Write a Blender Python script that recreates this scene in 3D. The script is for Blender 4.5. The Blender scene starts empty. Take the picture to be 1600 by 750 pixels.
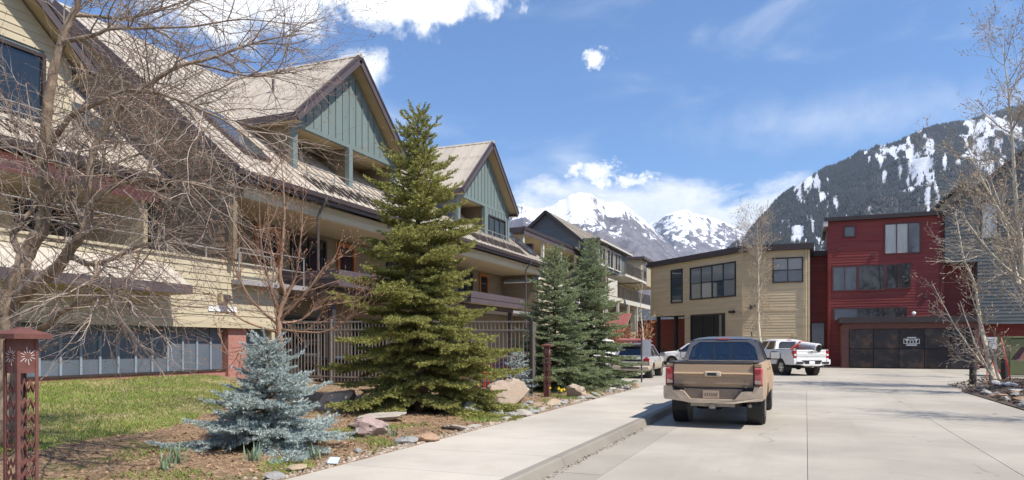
import bpy, math, random
import numpy as np
from mathutils import Vector, Matrix, noise as mnoise

R = math.radians
rnd = random.Random(11)
scene = bpy.context.scene
COL = scene.collection

# ------------------------------------------------------------------ camera
cam = bpy.data.cameras.new('camera')
cam.sensor_width = 36.0
cam.lens = 25.2
cam.shift_y = 0.1019
cam.clip_start = 0.1
cam.clip_end = 30000
camo = bpy.data.objects.new('camera', cam)
camo.location = (0, 0, 1.65)
camo.rotation_euler = (R(90), 0, R(22.3))
COL.objects.link(camo)
scene.camera = camo

# ------------------------------------------------------------------ sun, sky, exposure
SUN_EL, SUN_ROT = 54.0, 100.0            # rotation clockwise from +Y
world = bpy.data.worlds.new('World')
scene.world = world
world.use_nodes = True


def build_sky():
    nt = world.node_tree
    nt.nodes.clear()
    N, L = nt.nodes.new, nt.links.new

    def mth(op, a, b=None, c=None, clamp=False):
        n = N('ShaderNodeMath'); n.operation = op; n.use_clamp = clamp
        for i, v in enumerate((a, b, c)):
            if v is None:
                continue
            if isinstance(v, (int, float)):
                n.inputs[i].default_value = v
            else:
                L(v, n.inputs[i])
        return n.outputs[0]
    sky = N('ShaderNodeTexSky'); sky.sky_type = 'NISHITA'; sky.sun_disc = False
    sky.sun_elevation = R(SUN_EL); sky.sun_rotation = R(SUN_ROT)
    sky.altitude = 0; sky.air_density = 1.0; sky.dust_density = 0.0; sky.ozone_density = 10.0
    bg = N('ShaderNodeBackground'); bg.inputs[1].default_value = 0.125
    L(sky.outputs[0], bg.inputs[0])
    tc = N('ShaderNodeTexCoord')
    sep = N('ShaderNodeSeparateXYZ'); L(tc.outputs['Generated'], sep.inputs[0])
    x, y, z = sep.outputs
    az = mth('MULTIPLY', mth('ARCTAN2', x, y), 57.2958)          # degrees clockwise from +Y
    el = mth('MULTIPLY', mth('ARCSINE', z), 57.2958)
    cmb = N('ShaderNodeCombineXYZ'); L(az, cmb.inputs[0]); L(el, cmb.inputs[1])

    def noise(scale, detail, rough, sx=1.0, sy=1.0, dist=0.0, off=0.0):
        mp = N('ShaderNodeMapping'); L(cmb.outputs[0], mp.inputs[0])
        mp.inputs['Scale'].default_value = (sx, sy, 1); mp.inputs['Location'].default_value = (off, off * .7, off)
        n = N('ShaderNodeTexNoise'); n.inputs['Scale'].default_value = scale
        n.inputs['Detail'].default_value = detail; n.inputs['Roughness'].default_value = rough
        n.inputs['Distortion'].default_value = dist
        L(mp.outputs[0], n.inputs['Vector'])
        return n.outputs['Fac']

    def ramp(v, a, b):
        n = N('ShaderNodeMapRange'); n.interpolation_type = 'SMOOTHSTEP'
        L(v, n.inputs[0]); n.inputs[1].default_value = a; n.inputs[2].default_value = b
        n.inputs[3].default_value = 0; n.inputs[4].default_value = 1
        return n.outputs[0]
    n1 = noise(0.30, 9, 0.62, dist=0.3)
    n2 = noise(0.75, 8, 0.60, off=9)
    puff = mth('ADD', mth('MULTIPLY', mth('SUBTRACT', n1, 0.5), 1.9), mth('MULTIPLY', mth('SUBTRACT', n2, 0.5), 0.8))

    n3 = noise(2.1, 7, 0.62, 1, 1.3, .4, off=33)
    small = mth('ADD', mth('MULTIPLY', mth('SUBTRACT', n2, 0.5), 3.4), mth('MULTIPLY', mth('SUBTRACT', n3, 0.5), 2.2))

    def blob(a, e, ra, re, soft=0.45, amp=1.0, pf=None):
        dx = mth('DIVIDE', mth('SUBTRACT', az, a), ra)
        dy = mth('DIVIDE', mth('SUBTRACT', el, e), re)
        d = mth('SQRT', mth('ADD', mth('MULTIPLY', dx, dx), mth('MULTIPLY', dy, dy)))
        v = mth('ADD', mth('SUBTRACT', 1.0, d), mth('MULTIPLY', pf if pf is not None else puff, amp))
        return ramp(v, 0.0, soft)
    # cumulus: the ones in view, and more of the same round the rest of the sky
    CL = [(-31.8, 26.4, 9.8, 3.4, 0.35, 0.75), (-43.5, 25.0, 9.0, 4.2, 0.5, 0.8), (-34.0, 20.6, 2.4, 2.1, 0.7, 0.8),
          (-15.6, 21.7, 1.3, 0.9, 0.9, 0.8), (-16.0, 13.6, 2.5, 1.0, 0.8, 0.7), (-12.9, 12.7, 1.8, 0.75, 0.8, 0.8),
          (-15.2, 12.5, 1.3, 0.6, 0.9, 0.8),
          (62, 24, 9, 3, 0.5, 0.8), (118, 30, 11, 4, 0.5, 0.8), (170, 21, 10, 3.6, 0.5, 0.8), (-128, 27, 12, 4.2, 0.5, 0.8),
          (-84, 33, 9, 3.4, 0.5, 0.8), (-165, 38, 10, 4, 0.5, 0.8), (30, 40, 8, 3, 0.5, 0.8)]
    tot = None
    for c in CL:
        b = blob(*c, pf=small if c[3] < 2 else None)
        tot = b if tot is None else mth('MAXIMUM', tot, b)
    # low bank of cloud lying along the mountains, all round
    nb = noise(0.11, 9, 0.6, 1.0, 1.9, 0.4, 21)
    top = mth('ADD', 12.0, mth('MULTIPLY', mth('SUBTRACT', nb, 0.5), 8.0))
    bank = ramp(mth('SUBTRACT', top, el), -0.2, 1.6)
    bank = mth('MULTIPLY', bank, ramp(mth('ADD', n1, mth('MULTIPLY', nb, 0.5)), 0.34, 0.66))
    # thin cirrus streaks
    nc = noise(0.055, 8, 0.58, 1.0, 3.6, 0.7, 4)
    cir = mth('MULTIPLY', ramp(nc, 0.50, 0.85), 0.42)
    cir = mth('MULTIPLY', cir, ramp(el, 4, 12))
    veil = blob(2.0, 16.0, 15.0, 2.8, 1.5, 0.55)
    cir = mth('MAXIMUM', cir, mth('MULTIPLY', veil, 0.42))
    fac = mth('MAXIMUM', tot, mth('MAXIMUM', mth('MULTIPLY', bank, 0.9), cir), clamp=True)
    shade = ramp(mth('ADD', n2, mth('MULTIPLY', n1, 0.6)), 0.45, 1.0)
    mixc = N('ShaderNodeMix'); mixc.data_type = 'RGBA'
    L(shade, mixc.inputs[0]); mixc.inputs[6].default_value = (0.80, 0.85, 0.92, 1); mixc.inputs[7].default_value = (1.0, 1.0, 1.0, 1)
    cb = N('ShaderNodeBackground'); L(mixc.outputs[2], cb.inputs[0]); cb.inputs[1].default_value = 0.98
    ms = N('ShaderNodeMixShader'); L(fac, ms.inputs[0]); L(bg.outputs[0], ms.inputs[1]); L(cb.outputs[0], ms.inputs[2])
    out = N('ShaderNodeOutputWorld'); L(ms.outputs[0], out.inputs[0])


build_sky()
sun = bpy.data.lights.new('sun', 'SUN')
sun.energy = 5.0
sun.angle = R(0.53)
sun.color = (1.0, 0.935, 0.83)
suno = bpy.data.objects.new('sun', sun)
_a, _e = R(SUN_ROT), R(SUN_EL)
SUNDIR = Vector((math.sin(_a) * math.cos(_e), math.cos(_a) * math.cos(_e), math.sin(_e)))
suno.rotation_euler = SUNDIR.to_track_quat('Z', 'Y').to_euler()
suno.location = (30, -5, 40)
COL.objects.link(suno)
vs = scene.view_settings
vs.view_transform = 'Standard'; vs.look = 'None'; vs.gamma = 1.0; vs.use_curve_mapping = False
vs.exposure = 0.50


# ------------------------------------------------------------------ helpers
ROOT = {}


class MB:
    """collects faces, builds ONE mesh object"""

    def __init__(s):
        s.v = []; s.f = []

    def add(s, vs_, fs):
        o = len(s.v)
        s.v += [tuple(p) for p in vs_]
        s.f += [tuple(i + o for i in f) for f in fs]
        return s

    def quad(s, a, b, c, d):
        return s.add((a, b, c, d), ((0, 1, 2, 3),))

    def poly(s, pts):
        return s.add(pts, (tuple(range(len(pts))),))

    def box(s, x0, x1, y0, y1, z0, z1):
        return s.hexa([(x0, y0, z0), (x1, y0, z0), (x1, y1, z0), (x0, y1, z0),
                       (x0, y0, z1), (x1, y0, z1), (x1, y1, z1), (x0, y1, z1)])

    def hexa(s, p):
        return s.add(p, ((3, 2, 1, 0), (4, 5, 6, 7), (0, 1, 5, 4), (1, 2, 6, 5), (2, 3, 7, 6), (3, 0, 4, 7)))

    def bev(s, x0, x1, y0, y1, z0, z1, b=.02):
        """box with chamfered edges on all sides"""
        X = (x0, x0 + b, x1 - b, x1); Y = (y0, y0 + b, y1 - b, y1)
        ring = [(1, 0), (2, 0), (3, 1), (3, 2), (2, 3), (1, 3), (0, 2), (0, 1)]
        lo = [(min(max(X[i], x0 + b), x1 - b), min(max(Y[j], y0 + b), y1 - b), z0) for i, j in ring]
        r1 = [(X[i], Y[j], z0 + b) for i, j in ring]
        r2 = [(X[i], Y[j], z1 - b) for i, j in ring]
        hi = [(p[0], p[1], z1) for p in lo]
        rows = [lo, r1, r2, hi]
        fs = []
        for k in range(3):
            for i in range(8):
                j = (i + 1) % 8
                fs.append((k * 8 + i, k * 8 + j, k * 8 + 8 + j, k * 8 + 8 + i))
        fs.append(tuple(range(7, -1, -1))); fs.append(tuple(range(24, 32)))
        return s.add([p for r in rows for p in r], fs)

    def beam(s, a, b, w, h, up=(0, 0, 1)):
        """box of width w and height h along a->b"""
        a = Vector(a); b = Vector(b); d = (b - a).normalized(); u = Vector(up)
        r = d.cross(u)
        if r.length < 1e-5:
            r = d.cross(Vector((1, 0, 0)))
        r.normalize(); u = r.cross(d).normalized()
        r *= w / 2; u *= h / 2
        return s.hexa([a - r - u, a + r - u, b + r - u, b - r - u, a - r + u, a + r + u, b + r + u, b - r + u])

    def prism(s, pts, ex):
        """polygon pts (3-D) extruded by vector ex"""
        n = len(pts); ex = Vector(ex)
        q = [Vector(p) for p in pts] + [Vector(p) + ex for p in pts]
        fs = [tuple(range(n - 1, -1, -1)), tuple(range(n, 2 * n))]
        for i in range(n):
            j = (i + 1) % n
            fs.append((i, j, n + j, n + i))
        return s.add(q, fs)

    def tube(s, pts, rad, n=6, cap=True):
        pts = [Vector(p) for p in pts]
        if not isinstance(rad, (list, tuple)):
            rad = [rad] * len(pts)
        o = len(s.v)
        d = (pts[1] - pts[0]).normalized()
        u = d.orthogonal().normalized()
        for i, p in enumerate(pts):
            if i + 1 < len(pts):
                d2 = (pts[i + 1] - p)
                if i > 0:
                    d2 = d2.normalized() + (p - pts[i - 1]).normalized()
            else:
                d2 = p - pts[i - 1]
            if d2.length > 1e-9:
                d = d2.normalized()
            u = (u - d * u.dot(d))
            u = u.normalized() if u.length > 1e-6 else d.orthogonal().normalized()
            w = d.cross(u)
            for k in range(n):
                a = 2 * math.pi * k / n
                s.v.append(tuple(p + (u * math.cos(a) + w * math.sin(a)) * rad[i]))
        for i in range(len(pts) - 1):
            for k in range(n):
                k2 = (k + 1) % n
                s.f.append((o + i * n + k, o + i * n + k2, o + i * n + n + k2, o + i * n + n + k))
        if cap:
            s.f.append(tuple(o + k for k in range(n - 1, -1, -1)))
            e = o + (len(pts) - 1) * n
            s.f.append(tuple(e + k for k in range(n)))
        return s

    def lathe(s, prof, n=16, c=(0, 0, 0), axis='z'):
        """prof: list of (r, h)"""
        o = len(s.v); c = Vector(c)
        for r, h in prof:
            for k in range(n):
                a = 2 * math.pi * k / n
                p = (r * math.cos(a), r * math.sin(a), h)
                if axis == 'x':
                    p = (p[2], p[0], p[1])
                elif axis == 'y':
                    p = (p[0], p[2], p[1])
                s.v.append(tuple(c + Vector(p)))
        for i in range(len(prof) - 1):
            for k in range(n):
                k2 = (k + 1) % n
                s.f.append((o + i * n + k, o + i * n + k2, o + i * n + n + k2, o + i * n + n + k))
        s.f.append(tuple(o + k for k in range(n - 1, -1, -1)))
        e = o + (len(prof) - 1) * n
        s.f.append(tuple(e + k for k in range(n)))
        return s

    def build(s, name, mat, parent=None, smooth=False, angle=None):
        me = bpy.data.meshes.new(name)
        ofs = ROOT.get(parent.name, (0, 0, 0)) if parent is not None else (0, 0, 0)
        vs_ = s.v if ofs == (0, 0, 0) else [(p[0] - ofs[0], p[1] - ofs[1], p[2] - ofs[2]) for p in s.v]
        me.from_pydata(vs_, [], s.f)
        me.update()
        return link(name, me, mat, parent, smooth, angle)


def fixn(me):
    import bmesh
    bm = bmesh.new(); bm.from_mesh(me)
    bmesh.ops.recalc_face_normals(bm, faces=bm.faces)
    bm.to_mesh(me); bm.free()


def link(name, me, mat, parent=None, smooth=False, angle=None):
    if mat is not None:
        me.materials.append(mat)
    if smooth and len(me.polygons):
        me.polygons.foreach_set('use_smooth', [True] * len(me.polygons))
        if angle:
            me.set_sharp_from_angle(angle=R(angle))
    o = bpy.data.objects.new(name, me)
    COL.objects.link(o)
    if parent is not None:
        o.parent = parent
        ROOT[o.name] = ROOT.get(parent.name, (0, 0, 0))
    return o


def npmesh(name, V, F, mat, parent=None, smooth=False):
    """numpy arrays; F is (n,3) or (n,4)"""
    me = bpy.data.meshes.new(name)
    V = np.asarray(V, dtype=np.float32)
    if parent is not None:
        V = V - np.array(ROOT.get(parent.name, (0, 0, 0)), dtype=np.float32)
    k = F.shape[1]
    me.vertices.add(len(V)); me.vertices.foreach_set('co', V.ravel())
    me.loops.add(F.size); me.loops.foreach_set('vertex_index', F.astype(np.int32).ravel())
    me.polygons.add(len(F))
    me.polygons.foreach_set('loop_start', np.arange(0, F.size, k, dtype=np.int32))
    me.update(calc_edges=True)
    return link(name, me, mat, parent, smooth)


def tag(o, label=None, cat=None, group=None, kind=None):
    if label: o['label'] = label
    if cat: o['category'] = cat
    if group: o['group'] = group
    if kind: o['kind'] = kind
    return o


def thing(name, label, cat, loc=(0, 0, 0), group=None, local=False):
    """Empty at the base of a thing; local=True: parts are modelled about the origin"""
    o = bpy.data.objects.new(name, None)
    o.empty_display_size = .3
    COL.objects.link(o)
    o.location = loc
    ROOT[o.name] = (0, 0, 0) if local else tuple(loc)
    return tag(o, label, cat, group)


def copy_tree(o, parent=None):
    c = o.copy(); COL.objects.link(c)
    if parent is not None:
        c.parent = parent
    for ch in list(o.children):
        copy_tree(ch, c)
    return c


def struct(name, mb, mat, parent=None, smooth=False):
    o = mb.build(name, mat, parent, smooth)
    if parent is None:
        o['kind'] = 'structure'
    return o


def text_mesh(txt, size, depth=.004):
    cu = bpy.data.curves.new('lettering', 'FONT'); cu.body = txt; cu.size = size; cu.extrude = depth
    cu.align_x = 'CENTER'; cu.align_y = 'CENTER'
    t = bpy.data.objects.new('lettering', cu); COL.objects.link(t)
    bpy.context.view_layer.update()
    me = bpy.data.meshes.new_from_object(t)
    bpy.data.objects.remove(t); bpy.data.curves.remove(cu)
    return me


# ------------------------------------------------------------------ materials
MATS = {}


def pmat(name, col, rough=.6, var=.15, scale=3.0, bump=0.0, bscale=30.0, metal=0.0, stretch=(1, 1, 1), obj=.0,
         col2=None, t2=(.52, .68), s2=1.2, island=0.0, spec=.4, transl=0.0, coat=0.0, detail=6):
    if name in MATS:
        return MATS[name]
    m = bpy.data.materials.new(name); m.use_nodes = True
    nt = m.node_tree; nt.nodes.clear(); N, L = nt.nodes.new, nt.links.new
    out = N('ShaderNodeOutputMaterial'); b = N('ShaderNodeBsdfPrincipled')
    b.inputs['Roughness'].default_value = rough; b.inputs['Metallic'].default_value = metal
    b.inputs['Specular IOR Level'].default_value = spec; b.inputs['Coat Weight'].default_value = coat
    tc = N('ShaderNodeTexCoord'); mp = N('ShaderNodeMapping'); mp.inputs['Scale'].default_value = stretch
    L(tc.outputs['Object'], mp.inputs[0])
    nz = N('ShaderNodeTexNoise'); nz.inputs['Scale'].default_value = scale; nz.inputs['Detail'].default_value = detail
    nz.inputs['Roughness'].default_value = .62
    L(mp.outputs[0], nz.inputs['Vector'])
    mx = N('ShaderNodeMix'); mx.data_type = 'RGBA'
    mr = N('ShaderNodeMapRange'); mr.inputs[1].default_value = .3; mr.inputs[2].default_value = .7
    L(nz.outputs['Fac'], mr.inputs[0]); L(mr.outputs[0], mx.inputs[0])
    mx.inputs[6].default_value = (*[c * (1 - var) for c in col], 1); mx.inputs[7].default_value = (*[min(1, c * (1 + var)) for c in col], 1)
    cur = mx.outputs[2]
    if col2 is not None:
        n2 = N('ShaderNodeTexNoise'); n2.inputs['Scale'].default_value = s2; n2.inputs['Detail'].default_value = 8
        n2.inputs['Roughness'].default_value = .65
        L(mp.outputs[0], n2.inputs['Vector'])
        r2 = N('ShaderNodeMapRange'); r2.inputs[1].default_value = t2[0]; r2.inputs[2].default_value = t2[1]; r2.interpolation_type = 'SMOOTHSTEP'
        L(n2.outputs['Fac'], r2.inputs[0])
        m2 = N('ShaderNodeMix'); m2.data_type = 'RGBA'; L(r2.outputs[0], m2.inputs[0]); L(cur, m2.inputs[6])
        m2.inputs[7].default_value = (*col2, 1); cur = m2.outputs[2]
    if obj or island:
        src = N('ShaderNodeObjectInfo').outputs['Random'] if obj else N('ShaderNodeNewGeometry').outputs['Random Per Island']
        amt = obj or island
        r3 = N('ShaderNodeMapRange'); r3.inputs[3].default_value = 1 - amt; r3.inputs[4].default_value = 1 + amt
        L(src, r3.inputs[0])
        hs = N('ShaderNodeHueSaturation'); L(cur, hs.inputs['Color']); L(r3.outputs[0], hs.inputs['Value'])
        cur = hs.outputs[0]
    L(cur, b.inputs['Base Color'])
    if bump:
        n3 = N('ShaderNodeTexNoise'); n3.inputs['Scale'].default_value = bscale; n3.inputs['Detail'].default_value = 5
        L(mp.outputs[0], n3.inputs['Vector'])
        bp = N('ShaderNodeBump'); bp.inputs['Strength'].default_value = bump; bp.inputs['Distance'].default_value = .02
        L(n3.outputs['Fac'], bp.inputs['Height']); L(bp.outputs[0], b.inputs['Normal'])
    sh = b.outputs[0]
    if transl:
        t = N('ShaderNodeBsdfTranslucent'); L(cur, t.inputs['Color'])
        ms = N('ShaderNodeMixShader'); ms.inputs[0].default_value = transl; L(sh, ms.inputs[1]); L(t.outputs[0], ms.inputs[2]); sh = ms.outputs[0]
    L(sh, out.inputs[0])
    MATS[name] = m
    return m


def glass_mat(name, tint, fac):
    """window glass: tinted clear pane with a mirror-like surface"""
    m = bpy.data.materials.new(name); m.use_nodes = True
    nt = m.node_tree; nt.nodes.clear(); N, L = nt.nodes.new, nt.links.new
    out = N('ShaderNodeOutputMaterial'); t = N('ShaderNodeBsdfTransparent'); t.inputs[0].default_value = (*tint, 1)
    g = N('ShaderNodeBsdfGlossy'); g.inputs['Roughness'].default_value = .02; g.inputs[0].default_value = (.9, .95, 1, 1)
    fr = N('ShaderNodeFresnel'); fr.inputs[0].default_value = 1.5
    ad = N('ShaderNodeMath'); ad.operation = 'ADD'; ad.use_clamp = True; ad.inputs[1].default_value = fac; L(fr.outputs[0], ad.inputs[0])
    ms = N('ShaderNodeMixShader'); L(ad.outputs[0], ms.inputs[0]); L(t.outputs[0], ms.inputs[1]); L(g.outputs[0], ms.inputs[2])
    L(ms.outputs[0], out.inputs[0])
    return m


def brick_mat(name, a, b_, mortar, scale):
    m = bpy.data.materials.new(name); m.use_nodes = True
    nt = m.node_tree; N, L = nt.nodes.new, nt.links.new
    b = nt.nodes['Principled BSDF']; b.inputs['Roughness'].default_value = .85
    tc = N('ShaderNodeTexCoord'); sp = N('ShaderNodeSeparateXYZ'); L(tc.outputs['Object'], sp.inputs[0])
    ad = N('ShaderNodeMath'); L(sp.outputs[0], ad.inputs[0]); L(sp.outputs[1], ad.inputs[1])
    cb = N('ShaderNodeCombineXYZ'); L(ad.outputs[0], cb.inputs[0]); L(sp.outputs[2], cb.inputs[1])
    t = N('ShaderNodeTexBrick'); L(cb.outputs[0], t.inputs[0]); t.inputs['Scale'].default_value = scale
    t.inputs['Color1'].default_value = (*a, 1); t.inputs['Color2'].default_value = (*b_, 1); t.inputs['Mortar'].default_value = (*mortar, 1)
    t.inputs['Mortar Size'].default_value = .02
    L(t.outputs[0], b.inputs['Base Color'])
    bp = N('ShaderNodeBump'); bp.inputs['Strength'].default_value = .5; L(t.outputs['Fac'], bp.inputs['Height']); bp.invert = True
    L(bp.outputs[0], b.inputs['Normal'])
    return m


CREAM = pmat('cream_siding', (.455, .395, .275), .65, .10, 2.5, .05, 60, obj=.05, stretch=(1, .3, 6))
BEIGE = pmat('beige_siding', (.42, .36, .24), .65, .08, 2.5, .05, 60, obj=.05, stretch=(.3, .3, 6))
SHADEBROWN = pmat('recess_shade_siding', (.065, .05, .034), .7, .12, 2.5, stretch=(.3, .3, 6))  # brown siding with the balcony recess shade put into its colour
BROWN = pmat('brown_shade_siding', (.20, .155, .10), .65, .1, 2.5, .05, 60, obj=.05, stretch=(.3, .3, 6))  # brown siding, its colour also darkened to stand for shade on sheltered walls
TANSID = pmat('tan_siding', (.53, .425, .27), .65, .12, 2, obj=.0, stretch=(.3, .3, 6), col2=(.40, .32, .21), t2=(.5, .75), s2=.5, island=.06)
REDSID = pmat('red_siding', (.205, .034, .028), .6, .2, 2, stretch=(.3, .3, 6), col2=(.20, .050, .042), t2=(.5, .75), s2=.5, island=.09)
SLATE = pmat('slate_siding', (.125, .135, .135), .6, .14, 2, stretch=(.3, .3, 6), island=.1)
GREEN = pmat('green_board', (.155, .198, .190), .6, .08, 2, .04, 50, obj=.05, stretch=(4, 4, .5))
TRIM = pmat('plum_trim', (.090, .070, .075), .5, .12, 2, .03, 40)
TRIM2 = pmat('dark_trim', (.045, .034, .034), .5, .15, 2)
SOFFIT = pmat('soffit', (.40, .315, .18), .7, .08, 2)
ROOFM = pmat('roof_metal', (.46, .405, .335), .45, .10, 1.6, obj=.08, spec=.45, col2=(.31, .26, .215), t2=(.50, .72), s2=1.1)
ROOFG = pmat('roof_grey', (.30, .28, .28), .5, .12, 2)
REDBEAM = pmat('red_beam', (.55, .22, .19), .6, .1, 2)
METAL = pmat('rail_metal', (.30, .285, .27), .45, .1, 4, metal=.3)
PIPE = pmat('pipe_dark', (.09, .075, .07), .5, .15, 4)
FENCE = pmat('fence_paint', (.20, .175, .145), .55, .12, 4)
PANELB = pmat('blue_panel', (.105, .128, .16), .55, .10, 1.6, .05, 25, obj=.05)
PANELD = pmat('panel_batten', (.23, .27, .32), .5, .08, 3)
GLASS = pmat('dark_glass', (.012, .016, .02), .03, .2, 1, spec=.9)
GLASSB = pmat('sky_glass', (.05, .07, .085), .04, .2, 1, spec=1.0)
BLIND = pmat('blind_glass', (.20, .215, .22), .08, .12, 1.5, spec=.8, stretch=(1, 1, 12))
CURTAIN = pmat('curtain_glass', (.42, .44, .42), .1, .2, 2.5, spec=.8, stretch=(6, 6, .4))
WINFR = pmat('window_frame', (.032, .025, .026), .45, .1, 4)
WINRED = pmat('window_frame_maroon', (.10, .035, .035), .45, .1, 4)
ORANGE = pmat('wood_door', (.36, .12, .035), .5, .2, 3, stretch=(8, 8, .6))
RUST = pmat('rust_steel', (.135, .052, .042), .75, .25, 9, .15, 60, col2=(.10, .045, .04))
BRICK = brick_mat('brick', (.42, .12, .08), (.33, .09, .06), (.42, .36, .32), 7)
BRICKP = brick_mat('pink_brick', (.38, .135, .10), (.30, .10, .075), (.40, .35, .31), 7)
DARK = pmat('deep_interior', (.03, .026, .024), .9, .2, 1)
WHITE = pmat('white_paint', (.78, .78, .76), .4, .04, 3)
BARK = pmat('bark_brown', (.27, .205, .15), .9, .35, 14, .5, 30, stretch=(1, 1, .35), col2=(.16, .115, .08), t2=(.45, .6), s2=9)
TWIG = pmat('twig_grey', (.28, .225, .185), .8, .2, 6, island=.45)
TWIGR = pmat('twig_red', (.24, .15, .10), .8, .2, 6, island=.3)
BUD = pmat('bud', (.27, .135, .09), .7, .2, 6, island=.3)
ASPEN = pmat('aspen_bark', (.60, .54, .42), .8, .12, 10, .2, 40, stretch=(1, 1, 2.5), col2=(.10, .085, .07), t2=(.62, .68), s2=4)
ASPENT = pmat('aspen_twig', (.40, .345, .28), .8, .15, 6, island=.2)
SPTRUNK = pmat('spruce_trunk', (.13, .09, .06), .9, .3, 12, .4, 30)
CONC = None


# ------------------------------------------------------------------ wall tools
class Wall:
    """vertical wall plane: origin O (x,y), run d, outward normal n; u metres along d"""

    def __init__(s, O, d, n):
        s.O = Vector((O[0], O[1], 0)); s.d = Vector((d[0], d[1], 0)).normalized(); s.n = Vector((n[0], n[1], 0)).normalized()

    def p(s, u, z, w=0.0):
        q = s.O + s.d * u + s.n * w
        return (q.x, q.y, z)

    def box(s, mb, u0, u1, z0, z1, w0, w1):
        return mb.hexa([s.p(u0, z0, w0), s.p(u1, z0, w0), s.p(u1, z0, w1), s.p(u0, z0, w1),
                        s.p(u0, z1, w0), s.p(u1, z1, w0), s.p(u1, z1, w1), s.p(u0, z1, w1)])


def spanx(poly, z):
    xs = []
    n = len(poly)
    for i in range(n):
        (a, za), (b, zb) = poly[i], poly[(i + 1) % n]
        if (za - z) * (zb - z) < 0:
            xs.append(a + (b - a) * (z - za) / (zb - za))
    return (min(xs), max(xs)) if len(xs) >= 2 else None


def siding(parent, w, poly, mat, exp=.2, holes=(), joined=False, name='siding_board', proud=.03):
    """horizontal lap boards over a convex outline; every board has a lower lip"""
    z0 = min(p[1] for p in poly); z1 = max(p[1] for p in poly)
    n = max(1, round((z1 - z0) / exp)); h = (z1 - z0) / n
    mb = MB()
    for k in range(n):
        za, zb = z0 + k * h, z0 + (k + 1) * h
        A = spanx(poly, za + h * .02); B = spanx(poly, zb - h * .02)
        if not A or not B:
            continue
        segs = [(A[0], A[1], B[0], B[1])]
        zm = (za + zb) / 2
        for (h0, h1, hz0, hz1) in holes:
            if hz0 < zm < hz1:
                ns = []
                for (a0, a1, b0, b1) in segs:
                    if h1 <= min(a0, b0) or h0 >= max(a1, b1):
                        ns.append((a0, a1, b0, b1)); continue
                    if h0 - min(a0, b0) > .02:
                        ns.append((a0, h0, b0, h0))
                    if max(a1, b1) - h1 > .02:
                        ns.append((h1, a1, h1, b1))
                segs = ns
        if joined:
            ns = []
            for (a0, a1, b0, b1) in segs:
                s0, s1 = max(a0, b0), min(a1, b1); cuts = []; u = s0 + rnd.uniform(.6, 4.2)
                while u < s1 - .5:
                    cuts.append(u); u += rnd.uniform(2.4, 4.4)
                e0, e1 = a0, b0
                for c in cuts:
                    ns.append((e0, c - .004, e1, c - .004)); e0 = e1 = c + .004
                ns.append((e0, a1, e1, b1))
            segs = ns
        for (a0, a1, b0, b1) in segs:
            j = rnd.uniform(-.004, .004) if joined else rnd.uniform(-.002, .002)
            p, q = proud + j, proud * .3
            m = mb if joined else MB()
            m.add([w.p(a0, za, 0), w.p(a1, za, 0), w.p(b1, zb, 0), w.p(b0, zb, 0),
                   w.p(a0, za, p), w.p(a1, za, p), w.p(b1, zb, q), w.p(b0, zb, q)],
                  ((4, 5, 6, 7), (0, 1, 5, 4), (1, 2, 6, 5), (3, 7, 6, 2), (0, 4, 7, 3)))
            if not joined:
                o = m.build(name, mat, parent); fixn(o.data)
    if joined and mb.v:
        o = mb.build('siding', mat, parent); fixn(o.data); o['kind'] = 'stuff'


def window(parent, w, u0, u1, z0, z1, cols=1, rows=1, fr=None, pane=None, fw=.09, proud=.06, name='window', panes=None):
    fr = fr or WINFR; pane = pane or GLASS; proud = max(proud, .085)
    m = MB()
    w.box(m, u0 - fw, u1 + fw, z1, z1 + fw, 0, proud); w.box(m, u0 - fw, u1 + fw, z0 - fw, z0, 0, proud + .02)
    w.box(m, u0 - fw, u0, z0, z1, 0, proud); w.box(m, u1, u1 + fw, z0, z1, 0, proud)
    cw = (u1 - u0) / cols; ch = (z1 - z0) / rows
    for c in range(1, cols):
        w.box(m, u0 + c * cw - fw * .35, u0 + c * cw + fw * .35, z0, z1, 0, proud - .012)
    for r in range(1, rows):
        w.box(m, u0, u1, z0 + r * ch - fw * .3, z0 + r * ch + fw * .3, 0, proud - .02)
    o = m.build(name, fr, parent); fixn(o.data)
    k = 0
    for c in range(cols):
        for r in range(rows):
            g = MB(); w.box(g, u0 + c * cw + .01, u0 + (c + 1) * cw - .01, z0 + r * ch + .01, z0 + (r + 1) * ch - .01, -.01, .018)
            pm = panes[k % len(panes)] if panes else pane
            q = g.build('pane', pm, o); fixn(q.data); k += 1
    return o


def roof_slope(parent, p_eave0, p_eave1, up, mat, pitch=.45, thick=.14, under=None, name='roof', rib=.035, fas=None):
    """metal roof: deck slab plus one standing-seam panel after another. up: vector from eave to ridge"""
    a = Vector(p_eave0); b = Vector(p_eave1); up = Vector(up)
    run = (b - a); L_ = run.length; d = run.normalized()
    nrm = d.cross(up).normalized()
    if nrm.z < 0:
        nrm = -nrm
    m = MB(); m.prism([a, b, b + up, a + up], -nrm * thick)
    o = m.build(name, under or SOFFIT, parent); fixn(o.data)
    n = max(1, round(L_ / pitch)); pw = L_ / n
    base = None
    for i in range(n):
        if base is None:
            s = MB()
            q = a + nrm * .004
            s.prism([q, q + d * (pw - .004), q + d * (pw - .004) + up, q + up], nrm * .012)
            s.prism([q + nrm * .012, q + nrm * .012 + d * .03, q + nrm * .012 + d * .03 + up, q + nrm * .012 + up], nrm * rib)
            base = s.build('roof_panel', mat, o); fixn(base.data)
        else:
            c = base.copy(); COL.objects.link(c); c.location = d * (pw * i)
    return o


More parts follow.
